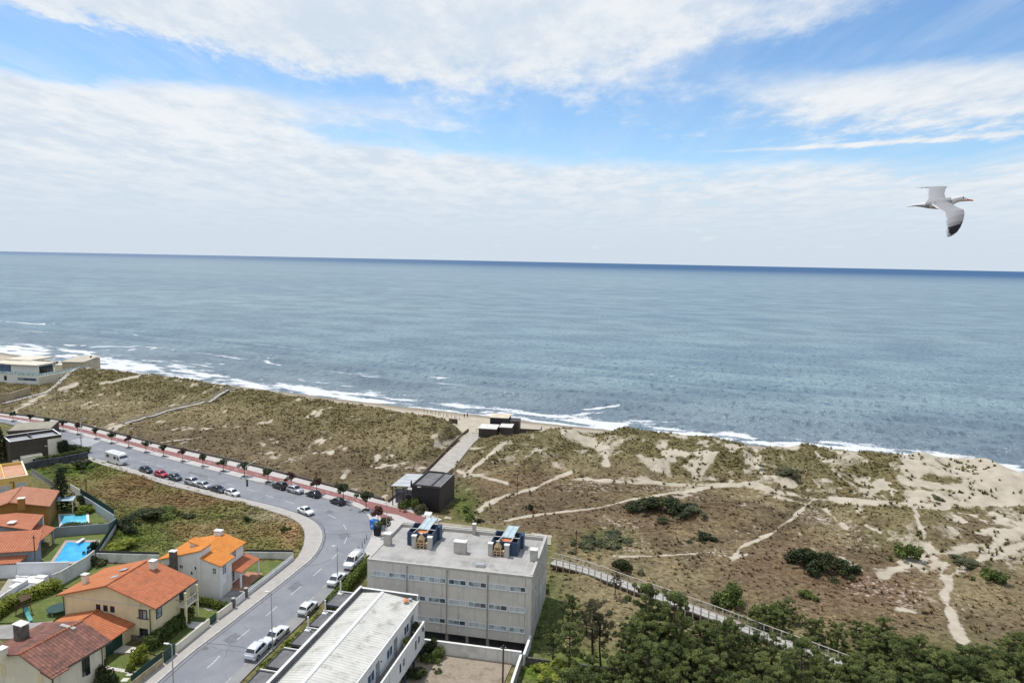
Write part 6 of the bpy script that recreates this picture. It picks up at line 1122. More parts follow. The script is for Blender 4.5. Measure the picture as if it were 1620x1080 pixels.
for p, x, y in scatter([(1195, 1000), (1230, 980), (1290, 992), (1330, 1004), (1400, 1022), (1470, 1046), (1540, 1054), (1580, 1030), (1650, 1030), (1660, 1082), (1420, 1084), (1350, 1046), (1270, 1008)], 2.6, rr=random.Random(9)):
    pine(random.choice(PINE_B), G(x, y), min(random.uniform(.62, 1.0), max(.35, (y-np.interp(x, [1190, 1230, 1290, 1340, 1400, 1450, 1480, 1540, 1570, 1640], [962, 945, 985, 990, 985, 1005, 1035, 1050, 1012, 995]))/9.5/4.9)), 'green bushy pine behind the lower end of the boardwalk' if x < 1400 else 'green bushy pine at the right edge below the sandy trail', 'bushy pines beyond the boardwalk')
# single bushes and small trees on the heath
junip_m = leafmat('juniper leaves', (.018, .03, .013), (.085, .10, .038), .2)
def bushmesh(mm, seed):
    r = random.Random(seed); bl = []
    for _ in range(26):
        a = r.uniform(0, 6.283); d = abs(r.gauss(0, .55)); zt = max(.15, .95-.55*d*d+r.uniform(-.3, .15)); s_ = r.uniform(.14, .34); bl.append((math.cos(a)*d, math.sin(a)*d, zt*r.uniform(.45, 1), s_, s_, s_*1.05, r.uniform(.05, .95)))
    return leafmesh('foliage', bl, 2600, .085, mm, thin=.6, up=.5, r=np.random.default_rng(seed))
BUSH = [bushmesh(mm, 40+k) for k, mm in enumerate((dark_m, junip_m, greyb_m, bush_m, lime_m, bush_m))]
def bush(px, py, w_, h, k, label, group=None, o=None, name='shrub', rz=None, d_=None):
    o = G(px, py) if o is None else o; t = ob(name, BUSH[k]); t.location = o; t.scale = (w_/1.6, (d_ or w_*.85)/1.6, h/1.0); t.rotation_euler = (0, 0, random.uniform(0, 6) if rz is None else rz); tag(t, label, 'shrub', group); return t
for q in [(1032, 806, 9, 2.6, 1, 'left half of the wide dark green juniper thicket on the heath'), (1062, 808, 7.5, 2.4, 1, 'right half of the wide dark green juniper thicket on the heath'), (1098, 812, 6, 1.6, 2, 'grey green bush beside the wide dark juniper thicket'), (960, 858, 9, 1.4, 2, 'broad grey green scrub patch on the brown heath'), (925, 862, 6, 1.1, 2, 'low grey scrub left of the broad grey green patch'), (1112, 853, 4.0, 1.3, 1, 'small dark green bush above the pale trail'), (1275, 897, 5.6, 3.4, 1, 'large dark bush at the left of the big heath clump'), (1302, 903, 6.0, 3.2, 1, 'large dark bush in the middle of the big heath clump'), (1332, 906, 5.0, 2.2, 1, 'lower dark bush at the right of the big heath clump'),
          (1157, 958, 5.2, 3.4, 3, 'green bush standing alone above the boardwalk'), (1222, 985, 5, 3, 3, 'green bush beyond the boardwalk beside the pines'), (985, 904, 3.6, 2.2, 1, 'dark bush right above the upper boardwalk rail'), (1572, 920, 4.2, 2.2, 3, 'green bush at the right edge beside the sandy trail'), (1277, 944, 3, 1.2, 3, 'tiny green bush alone on the rust coloured heath'), (1437, 885, 4.4, 3.0, 3, 'pale green bush beside the two thin stems'), (838, 806, 1.6, 1.3, 0, 'tiny dark bush beside the pale trail behind the beach bar'), (745, 820, 2.4, 1.0, 3, 'small green clump behind the beach bar'), (738, 807, 2, .9, 3, 'smaller green clump against the beach bar wall'), (757, 826, 1.8, .8, 0, 'small dark clump beside the track behind apartment roof'),
          (860, 935, 2.4, 1.2, 3, 'rounded bush at the foot of the apartment side wall'), (895, 1062, 5, 1.2, 4, 'bright green brambles below the tall pine'), (870, 1075, 5, 1.1, 4, 'bright green brambles beside the concrete wall'), (930, 1078, 5, 1.1, 3, 'green brambles beside the low dark wall'), (1100, 803, 3, 1.2, 2, 'small grey scrub right of the juniper thicket'), (1540, 893, 5, .9, 2, 'purplish grey scrub island inside the sand fork'), (1520, 888, 4, .8, 2, 'left scrub island inside the sand fork'), (1250, 748, 7, 1.4, 2, 'olive scrub mound in front of the dune ridge'), (1480, 790, 4, .9, 2, 'scrub mound on the open sand at right')]:
    bush(*q)
for px, py, w_, h, k, lb in [(200, 835, 6, 2.0, 1, 'dark green bush on the left of the rough lot'), (240, 822, 8, 2.2, 1, 'wide dark green bush in the rough lot'), (270, 815, 6, 1.8, 3, 'bush at the right end of the wide dark lot bush'), (190, 868, 6, 1.6, 4, 'bright green bush beside the mesh fence of larger pool'), (175, 880, 4, 1.4, 4, 'bright green bush in the lot corner by white wall'), (390, 825, 2, 1.2, 1, 'single round dark bush in the rough lot'), (450, 840, 2.0, 1.1, 3, 'small bush at the pavement edge of the rough lot'), (95, 748, 7, 1.8, 3, 'green bushes below the dark slate wall'), (125, 740, 6, 1.8, 1, 'dark bush below the right end of the slate wall'),
        (221, 1050, 3.1, 2.6, 4, 'round yellow green bush beside the stone wall of cream house'), (163, 1082, 2.6, 2.2, 1, 'dark rounded bush against the wall of the old house'), (140, 810, 4.4, 1.8, 4, 'bright yellow green bush behind the smaller pool'), (130, 800, 3.4, 2.2, 1, 'dark bush between conifer and bright green bush'), (118, 836, 4.6, 1.2, 1, 'dark low hedge in front of the smaller pool'), (142, 836, 3.0, 1.1, 3, 'green low bush right of the dark pool hedge'), (148, 872, 2.4, 1.9, 0, 'dark bush at the right side of the larger pool'), (148, 895, 2.4, 1.8, 1, 'bush in the garden corner at the concrete wall end'), (158, 897, 2.2, 1.2, 2, 'grey green bush beside the garden corner bush'),
        (104, 722, 3.4, 5.0, 0, 'tall dark shrub behind the flat roofed brown house'), (118, 718, 5.0, 2.4, 1, 'dark shrubs along the garden right of the brown house'), (131, 717, 4.0, 1.9, 3, 'lighter shrubs at the corner of the slate wall'), (642, 806, 2.6, 2.4, 3, 'left bush of the planting in front of the beach bar'), (655, 806, 3.4, 3.0, 3, 'tallest bush of the planting in front of the beach bar'), (666, 812, 3.2, 2.4, 2, 'right grey bush of the planting in front of the beach bar'), (660, 1075, 3.4, 1.6, 1, 'dark bush under the white balcony nearest the gravel'), (690, 1045, 3, 1.6, 3, 'green bush beside the posts of the white balcony'), (684, 1035, 2.4, 2.2, 1, 'shrub at the corner of the gravel yard wall'), (300, 975, 1.8, 1.6, 3, 'small shrub at the porch column of the cream house')]:
    bush(px, py, w_, h, k, lb)
for t, k, n_ in ((PLANTERS[0], 1, 2), (PLANTERS[1], 4, 1)):
    for j in range(n_): q = bush(0, 0, 1.0, 1.1, k, ['dark shrub growing in the corner planter of the white balcony', 'second dark shrub in the corner planter of white balcony'][j] if k == 1 else 'light green shrub growing in the middle balcony planter', o=Vector(t.location)+Vector((0, -.2+.5*j, .4)))
# hedges
def hedge(label, pxs, w_, h, m, n, name='hedge', lump=.25):
    q = resample(spl(W(pxs), 6), .7); r = np.random.default_rng(len(label)); o = q[0]; bl = []
    for p in q:
        for sgn in (-.33, 0, .33):
            for z in (.25, .72): bl.append((p.x-o.x+r.normal()*.08+sgn*w_*.8, p.y-o.y+r.normal()*.08-sgn*w_*.35, z*h+r.normal()*lump*.3, w_*.36, .55, h*.34, r.uniform(.25, .8)))
    me = leafmesh('foliage', bl, n, .15, m, r=r); t = thing(name, label, 'hedge', (o.x, o.y, 0)); ob('foliage', me, t)
    mb = MB(); p = [x-o for x in q]; mb.strip(offset(p, w_*.32), offset(p, -w_*.32), -.1, h*.8); mb.build('stems', mat('dark hedge core', (.03, .035, .015), .3, 3, .95), t)  # solid dark core standing in for the shaded inside of the hedge
    return t
hedge('long tall clipped hedge between the street and the apartment block', [(584, 893), (565, 916), (545, 938), (520, 963)], 1.15, 1.75, hedge_m, 11000, lump=.1); hedge('shaggy light green hedge beside the white building front yards', [(502, 988), (487, 1003), (467, 1021), (451, 1036)], 1.0, 1.3, lime_m, 4500, lump=.6); hedge('clipped hedge at the lowest front yard of the white building', [(452, 1040), (428, 1060), (411, 1074)], 1.2, 1.4, hedge_m, 4500)
hedge('dark flowering hedge along the street side of the cream house', [(238, 1026), (262, 1008), (283, 991), (296, 982)], 1.9, 1.8, bush_m, 5500); hedge('low hedge between cream house and white house driveway', [(304, 953), (335, 960), (360, 965)], 1.0, 1.2, hedge_m, 3000); hedge('bright green hedge behind the play tower', [(-20, 985), (20, 960), (60, 944), (92, 932)], 1.9, 1.9, lime_m, 7500, lump=.4); hedge('dark ivy hedge along the front of the slate wall house', [(60, 733), (95, 727), (134, 719)], 1.0, 1.7, bush_m, 2500)
# promenade trees
def prom_tree(m, seed):
    r = random.Random(seed); bl = [(r.gauss(0, .42), r.gauss(0, .42), 2.55+r.gauss(0, .3), .45, .45, .4, r.uniform(.1, .9)) for _ in range(11)]
    return trunkmesh([([(0, 0, -.1), (.03, 0, 1.2), (0, .03, 2.3)], [.075, .06, .05]), ([(0, 0, 1.8), (.5, .2, 2.6)], [.04, .015]), ([(0, 0, 1.9), (-.4, -.3, 2.7)], [.04, .015])]), leafmesh('crown', bl, 900, .13, m, r=np.random.default_rng(seed))
PT = [prom_tree(prom_m, 2), prom_tree(red_m, 5), prom_tree(prom_m, 9)]; pitm = mat('tree pit soil', (.05, .04, .032), .2, 3, .95); 
for k, (px, py) in enumerate([(21, 665), (48, 670), (75, 675.5), (100, 680.5), (123, 686), (152, 693), (177, 700), (204, 707), (231, 714.5), (259, 721), (289, 729), (321, 737), (353, 744.5), (387, 753), (424, 762.5), (461, 772), (501, 782), (543, 793), (579, 806)]):
    o = P(px, py, .13); kk = 1 if k in (4, 7, 10, 15, 16) else (0 if k > 16 else k % 2*2); t = thing('promenade_tree', 'small round headed tree in the row along the red cycle path', 'street tree', o, random.uniform(0, 6), 'trees along the promenade'); s = 1.0 if k < 13 else 1.12 if k < 17 else 1.28; t.scale = (s*(.9 if k < 12 else 1.05), s*(.9 if k < 12 else 1.05), s*(.98 if k < 17 else 1.05)); ob('trunk', PT[kk][0], t); ob('crown', PT[kk][1], t)
    pm_ = MB(); pm_.box(-.6, .6, -.6, .6, .0, .006); pm_.build('tree_pit', pitm, t)
    if k >= 17: tag(t, ['round green promenade tree above the last black parked car', 'largest promenade tree beside the kerb at the bend'][k-17], None, 'trees along the promenade')
    elif k == 16: tag(t, 'dark reddish promenade tree between two black parked cars')
for px, py, kk, lb in ((598, 832, 1, 'reddish round tree on the forecourt beside the cycle path'), (609, 845, 0, 'green round tree just behind the litter bins')):
    t = thing('promenade_tree', lb, 'street tree', P(px, py, .13), 1.0, 'trees on the forecourt'); t.scale = (1.15, 1.15, 1.15); ob('trunk', PT[kk][0], t); ob('crown', PT[kk][1], t)
# conifers in the gardens at left
def conifer(seed, Hc, Rc):
    r = random.Random(seed); bl = []; lim = [([(0, 0, -.3), (0, 0, Hc)], [.2, .03])]
    for k in range(16):
        f = k/16; z = .8+(Hc-1)*f; Rr = Rc*(1-f)**.85+.12
        for j in range(7):
            a = j*.9+k*.7+r.uniform(-.2, .2); L = Rr*r.uniform(.75, 1.1); lim.append(([(0, 0, z), (math.cos(a)*L, math.sin(a)*L, z-.12*L)], [.04, .01])) if j % 2 == 0 else None
            for q in (.45, .85): bl.append((math.cos(a)*L*q, math.sin(a)*L*q, z-.1*L*q+r.uniform(-.05, .1), .3*Rr/Rc+.2, .3*Rr/Rc+.2, .16, r.uniform(.1, .9)))
    return trunkmesh(lim), leafmesh('crown', bl, 3200, .16, dark_m, r=np.random.default_rng(seed))
for (px, py), Hc, Rc, lb, z in [((98, 806), 9.8, 3.0, 'tall dark conical conifer beside the smaller pool', 0), ((2, 728), 9.5, 2.8, 'dark conifer cut by the left edge beside the brown house', 0)]:
    me = conifer(int(Hc*7), Hc, Rc); t = thing('conifer', lb, 'conifer', P(px, py)); ob('trunk', me[0], t); ob('crown', me[1], t)
# ------------------------------------------------------------------ vehicles
def paint(name, col, metal=.0):
    m, nt, b_ = newmat(name); v = co(nt); nt.put(b_.inputs['Base Color'], nt.mix(nt.ramp(nt.noise(v, 1.5, 4), .35, .7), col, tuple(x*.85 for x in col))); b_.inputs['Roughness'].default_value = .3; b_.inputs['Metallic'].default_value = metal; b_.inputs['Coat Weight'].default_value = .6; b_.inputs['Coat Roughness'].default_value = .08; return m
PW = paint('white car paint', (.72, .73, .75)); PS = paint('silver car paint', (.46, .47, .49), .35); PB = paint('black car paint', (.014, .015, .018)); PR = paint('red car paint', (.42, .02, .03)); PG = paint('dark grey car paint', (.07, .08, .09), .2); PP = paint('pale blue white car paint', (.62, .67, .76)); carglass = glassmat('car glass', (.02, .024, .03), .05, .9); lampg = mat('headlight glass', (.62, .64, .66), .05, 3, .15); taill = mat('tail light red', (.35, .02, .02), .05, 3, .25); rimm = mat('wheel alloy', (.38, .39, .40), .1, 5, .35, metal=.6)
def loft(mb, rings, cap=True):
    n = len(rings[0]); vs = [p for r_ in rings for p in r_]; fs = [(i*n+k, i*n+(k+1) % n, (i+1)*n+(k+1) % n, (i+1)*n+k) for i in range(len(rings)-1) for k in range(n)]
    if cap: fs += [tuple(range(n))[::-1], tuple(range((len(rings)-1)*n, len(rings)*n))]
    mb.add(vs, fs)
def make_car(L, Wd, Hh, hood, cowl, roof0, roof1, tail, zb, rear_deck, label, cat='car', group='cars parked along the road', name='parked_car', pm_=None, van=False):
    """front towards +x; hood height, cowl / roof front / roof rear / tail positions along the length from the nose"""
    t = thing(name, label, cat, (0, 0, 0), 0, group); x = lambda d: L/2-d; hw = Wd/2; g = .2; mb = MB(); rings = []
    for d, w_, z0, zt in [(0, .74, .34, hood-.22), (.06, .82, .24, hood-.12), (.3, .93, g, hood-.02), (.75, .985, g, hood+.02), (cowl, 1, g, zb), (L*.5, 1, g, zb+.02), (tail, 1, g, zb+.04), (L-.25, .97, g, rear_deck), (L-.06, .9, .26, rear_deck-.08), (L, .84, .36, rear_deck-.2)]:
        y = hw*w_; rings.append([(x(d), -y*.9, z0), (x(d), -y, z0+.16), (x(d), -y, z0+(zt-z0)*.62), (x(d), -y*.955, zt-.06), (x(d), -y*.82, zt), (x(d), y*.82, zt), (x(d), y*.955, zt-.06), (x(d), y, z0+(zt-z0)*.62), (x(d), y, z0+.16), (x(d), y*.9, z0)])
    loft(mb, rings); bt, rt = hw*.9, hw*.72
    # roof and pillars
    zr = Hh; base = [(cowl, bt*.96), (roof0, None), (roof1, None), (tail, bt*.94)]
    def sect(d, yb, yt, z0, z1): return [(x(d), -yb, z0), (x(d), -yt, z1), (x(d), -yt*.6, z1+.035), (x(d), yt*.6, z1+.035), (x(d), yt, z1), (x(d), yb, z0)]
    loft(mb, [sect(cowl, bt*.95, bt*.93, zb-.05, zb-.03), sect(roof0, bt, rt, zb-.05, zr-.05), sect((roof0+roof1)/2, bt, rt*1.02, zb-.05, zr-.015), sect(roof1, bt*.98, rt*.97, zb-.05, zr-.06), sect(tail, bt*.93, bt*.9, zb-.05, zb)])
    bo = mb.build('body', pm_ or PW, t, smooth=False)
    for p_ in bo.data.polygons: p_.use_smooth = True
    at_ = bo.data; 
    def quad(mbx, pts, off):
        a = [Vector(p) for p in pts]; n = (a[1]-a[0]).cross(a[2]-a[0]).normalized()
        if n.dot((sum(a, Vector())/len(a))-Vector((0, 0, .9))) < 0: n = -n
        mbx.face([p+n*off for p in a])
    def sidept(d, f, s_):   # point on the cabin side: f 0 at the belt, 1 at the roof
        def zt(d_): return zb-.03+(zr-.05-zb+.03)*max(0, min(1, (d_-cowl)/(roof0-cowl))) if d_ < roof0 else (zr-.05 if d_ < roof1 else zr-.06+(zb-zr+.06)*min(1, (d_-roof1)/(tail-roof1)))
        def yt(d_): return bt*.93+(rt-bt*.93)*max(0, min(1, (d_-cowl)/(roof0-cowl))) if d_ < roof0 else (rt if d_ < roof1 else rt*.97+(bt*.9-rt*.97)*min(1, (d_-roof1)/(tail-roof1)))
        z1, y1 = zt(d), yt(d); z0, y0 = zb-.05, bt*.97; return Vector((x(d), s_*(y0+(y1-y0)*f), z0+(z1-z0)*f))
    w_ = MB(); quad(w_, [(x(cowl+.1), -bt*.86, zb+.04), (x(cowl+.1), bt*.86, zb+.04), (x(roof0-.06), rt*.88, zr-.08), (x(roof0-.06), -rt*.88, zr-.08)], .05); w_.build('windscreen', carglass, t)
    if not van: w_ = MB(); quad(w_, [(x(tail-.14), -bt*.8, zb+.1), (x(tail-.14), bt*.8, zb+.1), (x(roof1+.04), rt*.86, zr-.08), (x(roof1+.04), -rt*.86, zr-.08)], .065); w_.build('rear_window', carglass, t)
    for s_ in (-1, 1):
        spans = [(cowl+.32, roof0+.62), (roof0+.72, roof1+.22)] if not van else [(cowl+.35, roof0+.75)]
        for d0, d1 in spans:
            w_ = MB(); quad(w_, [sidept(d0-.06, .12, s_), sidept(d1+.02, .12, s_), sidept(d1-.02, .92, s_), sidept(max(d0, roof0+.02) if d0 < roof0 else d0+.02, .92, s_)], .03); w_.build('side_window', carglass, t)
        m_ = MB(); m_.box(x(cowl+.45), x(cowl+.28), s_*hw*.97 if s_ > 0 else -hw*.97-.2, s_*hw*.97+.2 if s_ > 0 else -hw*.97, zb-.06, zb+.1); m_.build('mirror', pm_ or PW, t)
        m_ = MB(); a0, a1 = sorted((s_*hw*.45, s_*hw*.8)); m_.box(x(.11), x(.02), a0, a1, hood-.3, hood-.14); m_.build('headlight', lampg, t); m_ = MB(); a0, a1 = sorted((s_*hw*.55, s_*hw*.87)); m_.box(x(L-.01), x(L-.1), a0, a1, rear_deck-.36, rear_deck-.16); m_.build('tail_light', taill, t)
        for d in (.82, L-.8):
            r_ = .32 if Hh < 1.6 else .35; m_ = MB(); ax, ay = x(d), s_*hw; y0, y1 = sorted((ay-s_*.2, ay+s_*.012)); pts = [(ax+r_*math.cos(a*math.pi/9), r_+r_*math.sin(a*math.pi/9)) for a in range(18)]; m_.add([(p[0], y0, p[1]) for p in pts]+[(p[0], y1, p[1]) for p in pts], [(i, (i+1) % 18, 18+(i+1) % 18, 18+i) for i in range(18)]+[tuple(range(18)), tuple(range(35, 17, -1))]); wh_ = m_.build('wheel', rubber, t)
            m_ = MB(); yy = ay+s_*.02; pts = [(ax+r_*.62*math.cos(a*math.pi/6), r_+r_*.62*math.sin(a*math.pi/6)) for a in range(12)]; m_.add([(p[0], yy, p[1]) for p in pts], [tuple(range(12))]); m_.build('rim', rimm, wh_)
            m_ = MB(); yy = ay+s_*.004; m_.add([(ax+(r_+.08)*math.cos(a*math.pi/9), yy, r_+(r_+.08)*math.sin(a*math.pi/9)) for a in range(10)], [tuple(range(10))]); m_.build('wheel_arch', rubber, t)
    m_ = MB(); m_.box(x(.035), x(.0)+.012, -hw*.5, hw*.5, .32, .46); m_.build('grille', dkmetal, t); m_ = MB(); m_.box(x(L)-.015, x(L-.04), -hw*.7, hw*.7, .36, .48); m_.build('rear_bumper', dkmetal, t)
    return t
HATCH = dict(L=3.95, Wd=1.74, Hh=1.47, hood=.86, cowl=1.0, roof0=1.75, roof1=3.25, tail=3.75, zb=.93, rear_deck=.96); SEDAN = dict(L=4.5, Wd=1.8, Hh=1.44, hood=.84, cowl=1.3, roof0=2.05, roof1=3.15, tail=3.95, zb=.92, rear_deck=.98); SUV = dict(L=4.5, Wd=1.86, Hh=1.66, hood=1.0, cowl=1.2, roof0=1.95, roof1=3.8, tail=4.3, zb=1.06, rear_deck=1.1)
def heading(px, py, flip=False):
    p = P(px, py); i = min(range(len(cr)), key=lambda k: (cr[k]-p).length); d = cr[min(i+4, len(cr)-1)]-cr[max(i-4, 0)]; a = math.atan2(d.y, d.x); return a+(math.pi if flip else 0)
protos = {}
def car(kind, pm_, px, py, label, toward, group='cars parked along the road', z=.012, dr=0):
    key = kind
    if key not in protos: t = protos[key] = make_car(label=label, group=group, **{'h': HATCH, 's': SEDAN, 'u': SUV}[kind]); t0_ = t
    else: t0_ = copy_tree(protos[key])
    t0_['label'] = label; t0_['group'] = group; t0_.location = P(px, py, z); t0_.rotation_euler = (0, 0, heading(px, py, toward)+dr)
    for ch in t0_.children:
        if ch.name.split('.')[0] in ('body', 'mirror'): ch.material_slots[0].link = 'OBJECT'; ch.material_slots[0].material = pm_
    return t0_
LOTC = 'cars parked beside the rough lot'; PRC = 'cars parked beside the promenade'; STC = 'cars parked along the hedge'
car('h', PB, 231, 746.5, 'black hatchback parked nearest the motorhome', True, LOTC); car('h', PR, 255, 753, 'bright red hatchback parked beside the rough lot', True, LOTC); car('h', PG, 277, 758, 'dark grey hatchback parked next to the red one', True, LOTC); car('u', PS, 305, 765.5, 'silver high roofed car leading the group of four by the lot', True, LOTC); car('h', PS, 323, 771, 'silver hatchback tucked behind the silver high roofed car', True, LOTC); car('s', PB, 345, 777.5, 'black saloon parked between silver and white cars', True, LOTC); car('h', PW, 368, 783, 'white hatchback at the lower end of the lot side row', True, LOTC)
car('u', PB, 443, 772, 'black high roofed car first in the promenade side row', False, PRC); car('u', PS, 467, 778.5, 'silver high roofed car parked beside the promenade trees', True, PRC); car('h', PB, 496, 785, 'black hatchback parked alone in the middle of promenade side', False, PRC); car('h', PB, 534, 796.5, 'black hatchback nearest the bend on the promenade side', False, PRC); mv = car('s', PW, 484, 811.5, 'white saloon driving round the inside of the bend', True, 'moving cars', dr=R(-6))
car('s', PW, 533, 920, 'white saloon parked just below the white van', False, STC); car('h', PW, 487, 966, 'white hatchback parked at the end of the long hedge', False, STC); car('s', PW, 438, 1008, 'white saloon parked beside the shaggy hedge', False, STC); car('u', PP, 408, 1033, 'pale blue white high roofed car lowest on the street', False, STC)
# the van and the motorhome
t = make_car(5.2, 1.98, 2.05, 1.12, 1.0, 1.75, 5.0, 5.16, 1.2, 1.25, 'white delivery van parked facing the camera by the apartment hedge', 'van', None, 'delivery_van', PW, True); t.location = P(559, 893, .012); t.rotation_euler = (0, 0, heading(559, 893, True))
t = thing('motorhome', 'white motorhome parked at the upper end of the lot', 'motorhome', P(185, 732.5, .012), heading(185, 732, True)); L = 7.0
mb = MB(); rings = []
for x_, z0, z1, w_ in [(3.5, .55, 1.1, .98), (3.42, .4, 1.35, 1.06), (3.2, .38, 1.75, 1.12), (2.85, .38, 2.6, 1.14), (2.5, .38, 2.95, 1.15), (1.5, .38, 3.02, 1.15), (-3.3, .38, 3.02, 1.15), (-3.5, .42, 2.9, 1.12)]: rings.append([(x_, -w_*.97, z0), (x_, -w_, z0+.15), (x_, -w_, z1-.2), (x_, -w_*.9, z1), (x_, w_*.9, z1), (x_, w_, z1-.2), (x_, w_, z0+.15), (x_, w_*.97, z0)])
loft(mb, rings); mb.build('body', PW, t); mb = MB(); mb.face([(3.25, -.95, 1.6), (3.25, .95, 1.6), (2.92, .98, 2.5), (2.92, -.98, 2.5)]); w_ = mb.build('windscreen', carglass, t)
for s_ in (-1, 1):
    for a0, a1, z0, z1 in ((2.3, 2.8, 1.5, 2.3), (.6, 1.6, 1.6, 2.25), (-2.6, -1.5, 1.7, 2.3)): mb = MB(); y0, y1 = sorted((s_*1.14, s_*1.17)); mb.box(a0, a1, y0, y1, z0, z1); mb.build('side_window', carglass, t)
    for d in (2.1, -1.9):
        mb = MB(); pts = [(d+.36*math.cos(a*math.pi/8), .36+.36*math.sin(a*math.pi/8)) for a in range(16)]; y0, y1 = sorted((s_*.95, s_*1.165)); mb.add([(p[0], y0, p[1]) for p in pts]+[(p[0], y1, p[1]) for p in pts], [(i, (i+1) % 16, 16+(i+1) % 16, 16+i) for i in range(16)]+[tuple(range(16)), tuple(range(31, 15, -1))]); mb.build('wheel', rubber, t)
    mb = MB(); y0, y1 = sorted((s_*.5, s_*.9)); mb.box(3.42, 3.53, y0, y1, .75, .95); mb.build('headlight', lampg, t); mb = MB(); y0, y1 = sorted((s_*1.15, s_*1.4)); mb.box(2.75, 2.9, y0, y1, 1.6, 2.1); mb.build('mirror', dkmetal, t)
mb = MB(); mb.box(-.4, .3, -1.18, -1.15, .5, 2.4); mb.build('door', white2, t); mb = MB(); mb.box(.6, 1.3, -.4, .4, 3.02, 3.16); mb.build('roof_hatch', pale, t); mb = MB(); mb.box(-1.6, -1.0, -.35, .35, 3.02, 3.14); mb.build('roof_hatch', pale, t); mb = MB(); mb.box(3.44, 3.54, -.4, .4, .6, .78); mb.build('grille', dkmetal, t)
# a line marked on the asphalt beside the motorhome and between the cars
mkc = MB()
for (x0, y0), (x1, y1) in (((201, 740), (211, 736.5)), ((287, 764), (297, 760))):
    a, b2 = P(x0, y0, .008), P(x1, y1, .008); d = (b2-a).normalized(); n_ = Vector((-d.y, d.x, 0))*.1; mkc.face([a-n_, b2-n_, b2+n_, a+n_])
tag(mkc.build('bay_marking', paint_m), kind='structure')
# ------------------------------------------------------------------ people
def person(o, rz, label, top, legs, walk=.0, s=1.0):
    V_ = [(0, 0, .95), (0, 0, 1.15), (0, 0, 1.42), (0.01, 0, 1.52), (.02, 0, 1.62), (.02, 0, 1.72)]; Rd = [.14, .13, .14, .06, .095, .075]; E_ = [(0, 1), (1, 2), (2, 3), (3, 4), (4, 5)]
    def chain(start, pts):
        k = start
        for p, r_ in pts: V_.append(p); Rd.append(r_); E_.append((k, len(V_)-1)); k = len(V_)-1
    for sg in (-1, 1):
        w_ = walk*sg; chain(0, [((.02, .1*sg, .88), .1), ((w_*.5+.05, .1*sg, .5), .075), ((w_-.02, .1*sg, .1), .05), ((w_+.14, .1*sg, .04), .045)])
        chain(2, [((0, .2*sg, 1.4), .065), ((-w_*.4-.03, .25*sg, 1.12), .05), ((-w_*.6+.1, .23*sg, .9), .038), ((-w_*.6+.14, .23*sg, .82), .035)])
    me = bpy.data.meshes.new('person'); me.from_pydata(V_, E_, []); ob_ = bpy.data.objects.new('person', me); COL.objects.link(ob_); md = ob_.modifiers.new('skin', 'SKIN'); ob_.modifiers.new('sub', 'SUBSURF').levels = 1
    for v_, r_ in zip(me.skin_vertices[0].data, Rd): v_.radius = (r_, r_)
    me.skin_vertices[0].data[0].use_root = True
    m, nt, b2 = newmat('person clothes'); sz_ = nt('SeparateXYZ'); nt.put(sz_.inputs[0], co(nt)); z = sz_.outputs[2]; c = nt.mix(nt.math('GREATER_THAN', z, .09), (.05, .05, .05), legs); c = nt.mix(nt.math('GREATER_THAN', z, .93), c, top); c = nt.mix(nt.math('GREATER_THAN', z, 1.5), c, (.42, .26, .19)); c = nt.mix(nt.math('GREATER_THAN', z, 1.68), c, (.03, .02, .015)); nt.put(b2.inputs['Base Color'], c); b2.inputs['Roughness'].default_value = .9
    me.materials.append(m); ob_.location = o; ob_.rotation_euler = (0, 0, rz); ob_.scale = (s, s, s); return tag(ob_, label, 'person')
person(P(1205, 1003, 1.0), R(-38), 'person in dark clothes walking down the boardwalk', (.02, .025, .05), (.025, .025, .03), .32, 1.05); person(G(734.5, 660.5), 1.0, 'left of the two dark figures standing on the beach', (.03, .03, .04), (.03, .03, .05)); person(G(739.5, 660), 2.0, 'right of the two dark figures standing on the beach', (.05, .03, .03), (.02, .02, .03)); person(G(371, 619), .5, 'dark figure on the beach where the dune boardwalk ends', (.02, .02, .03), (.02, .02, .03))
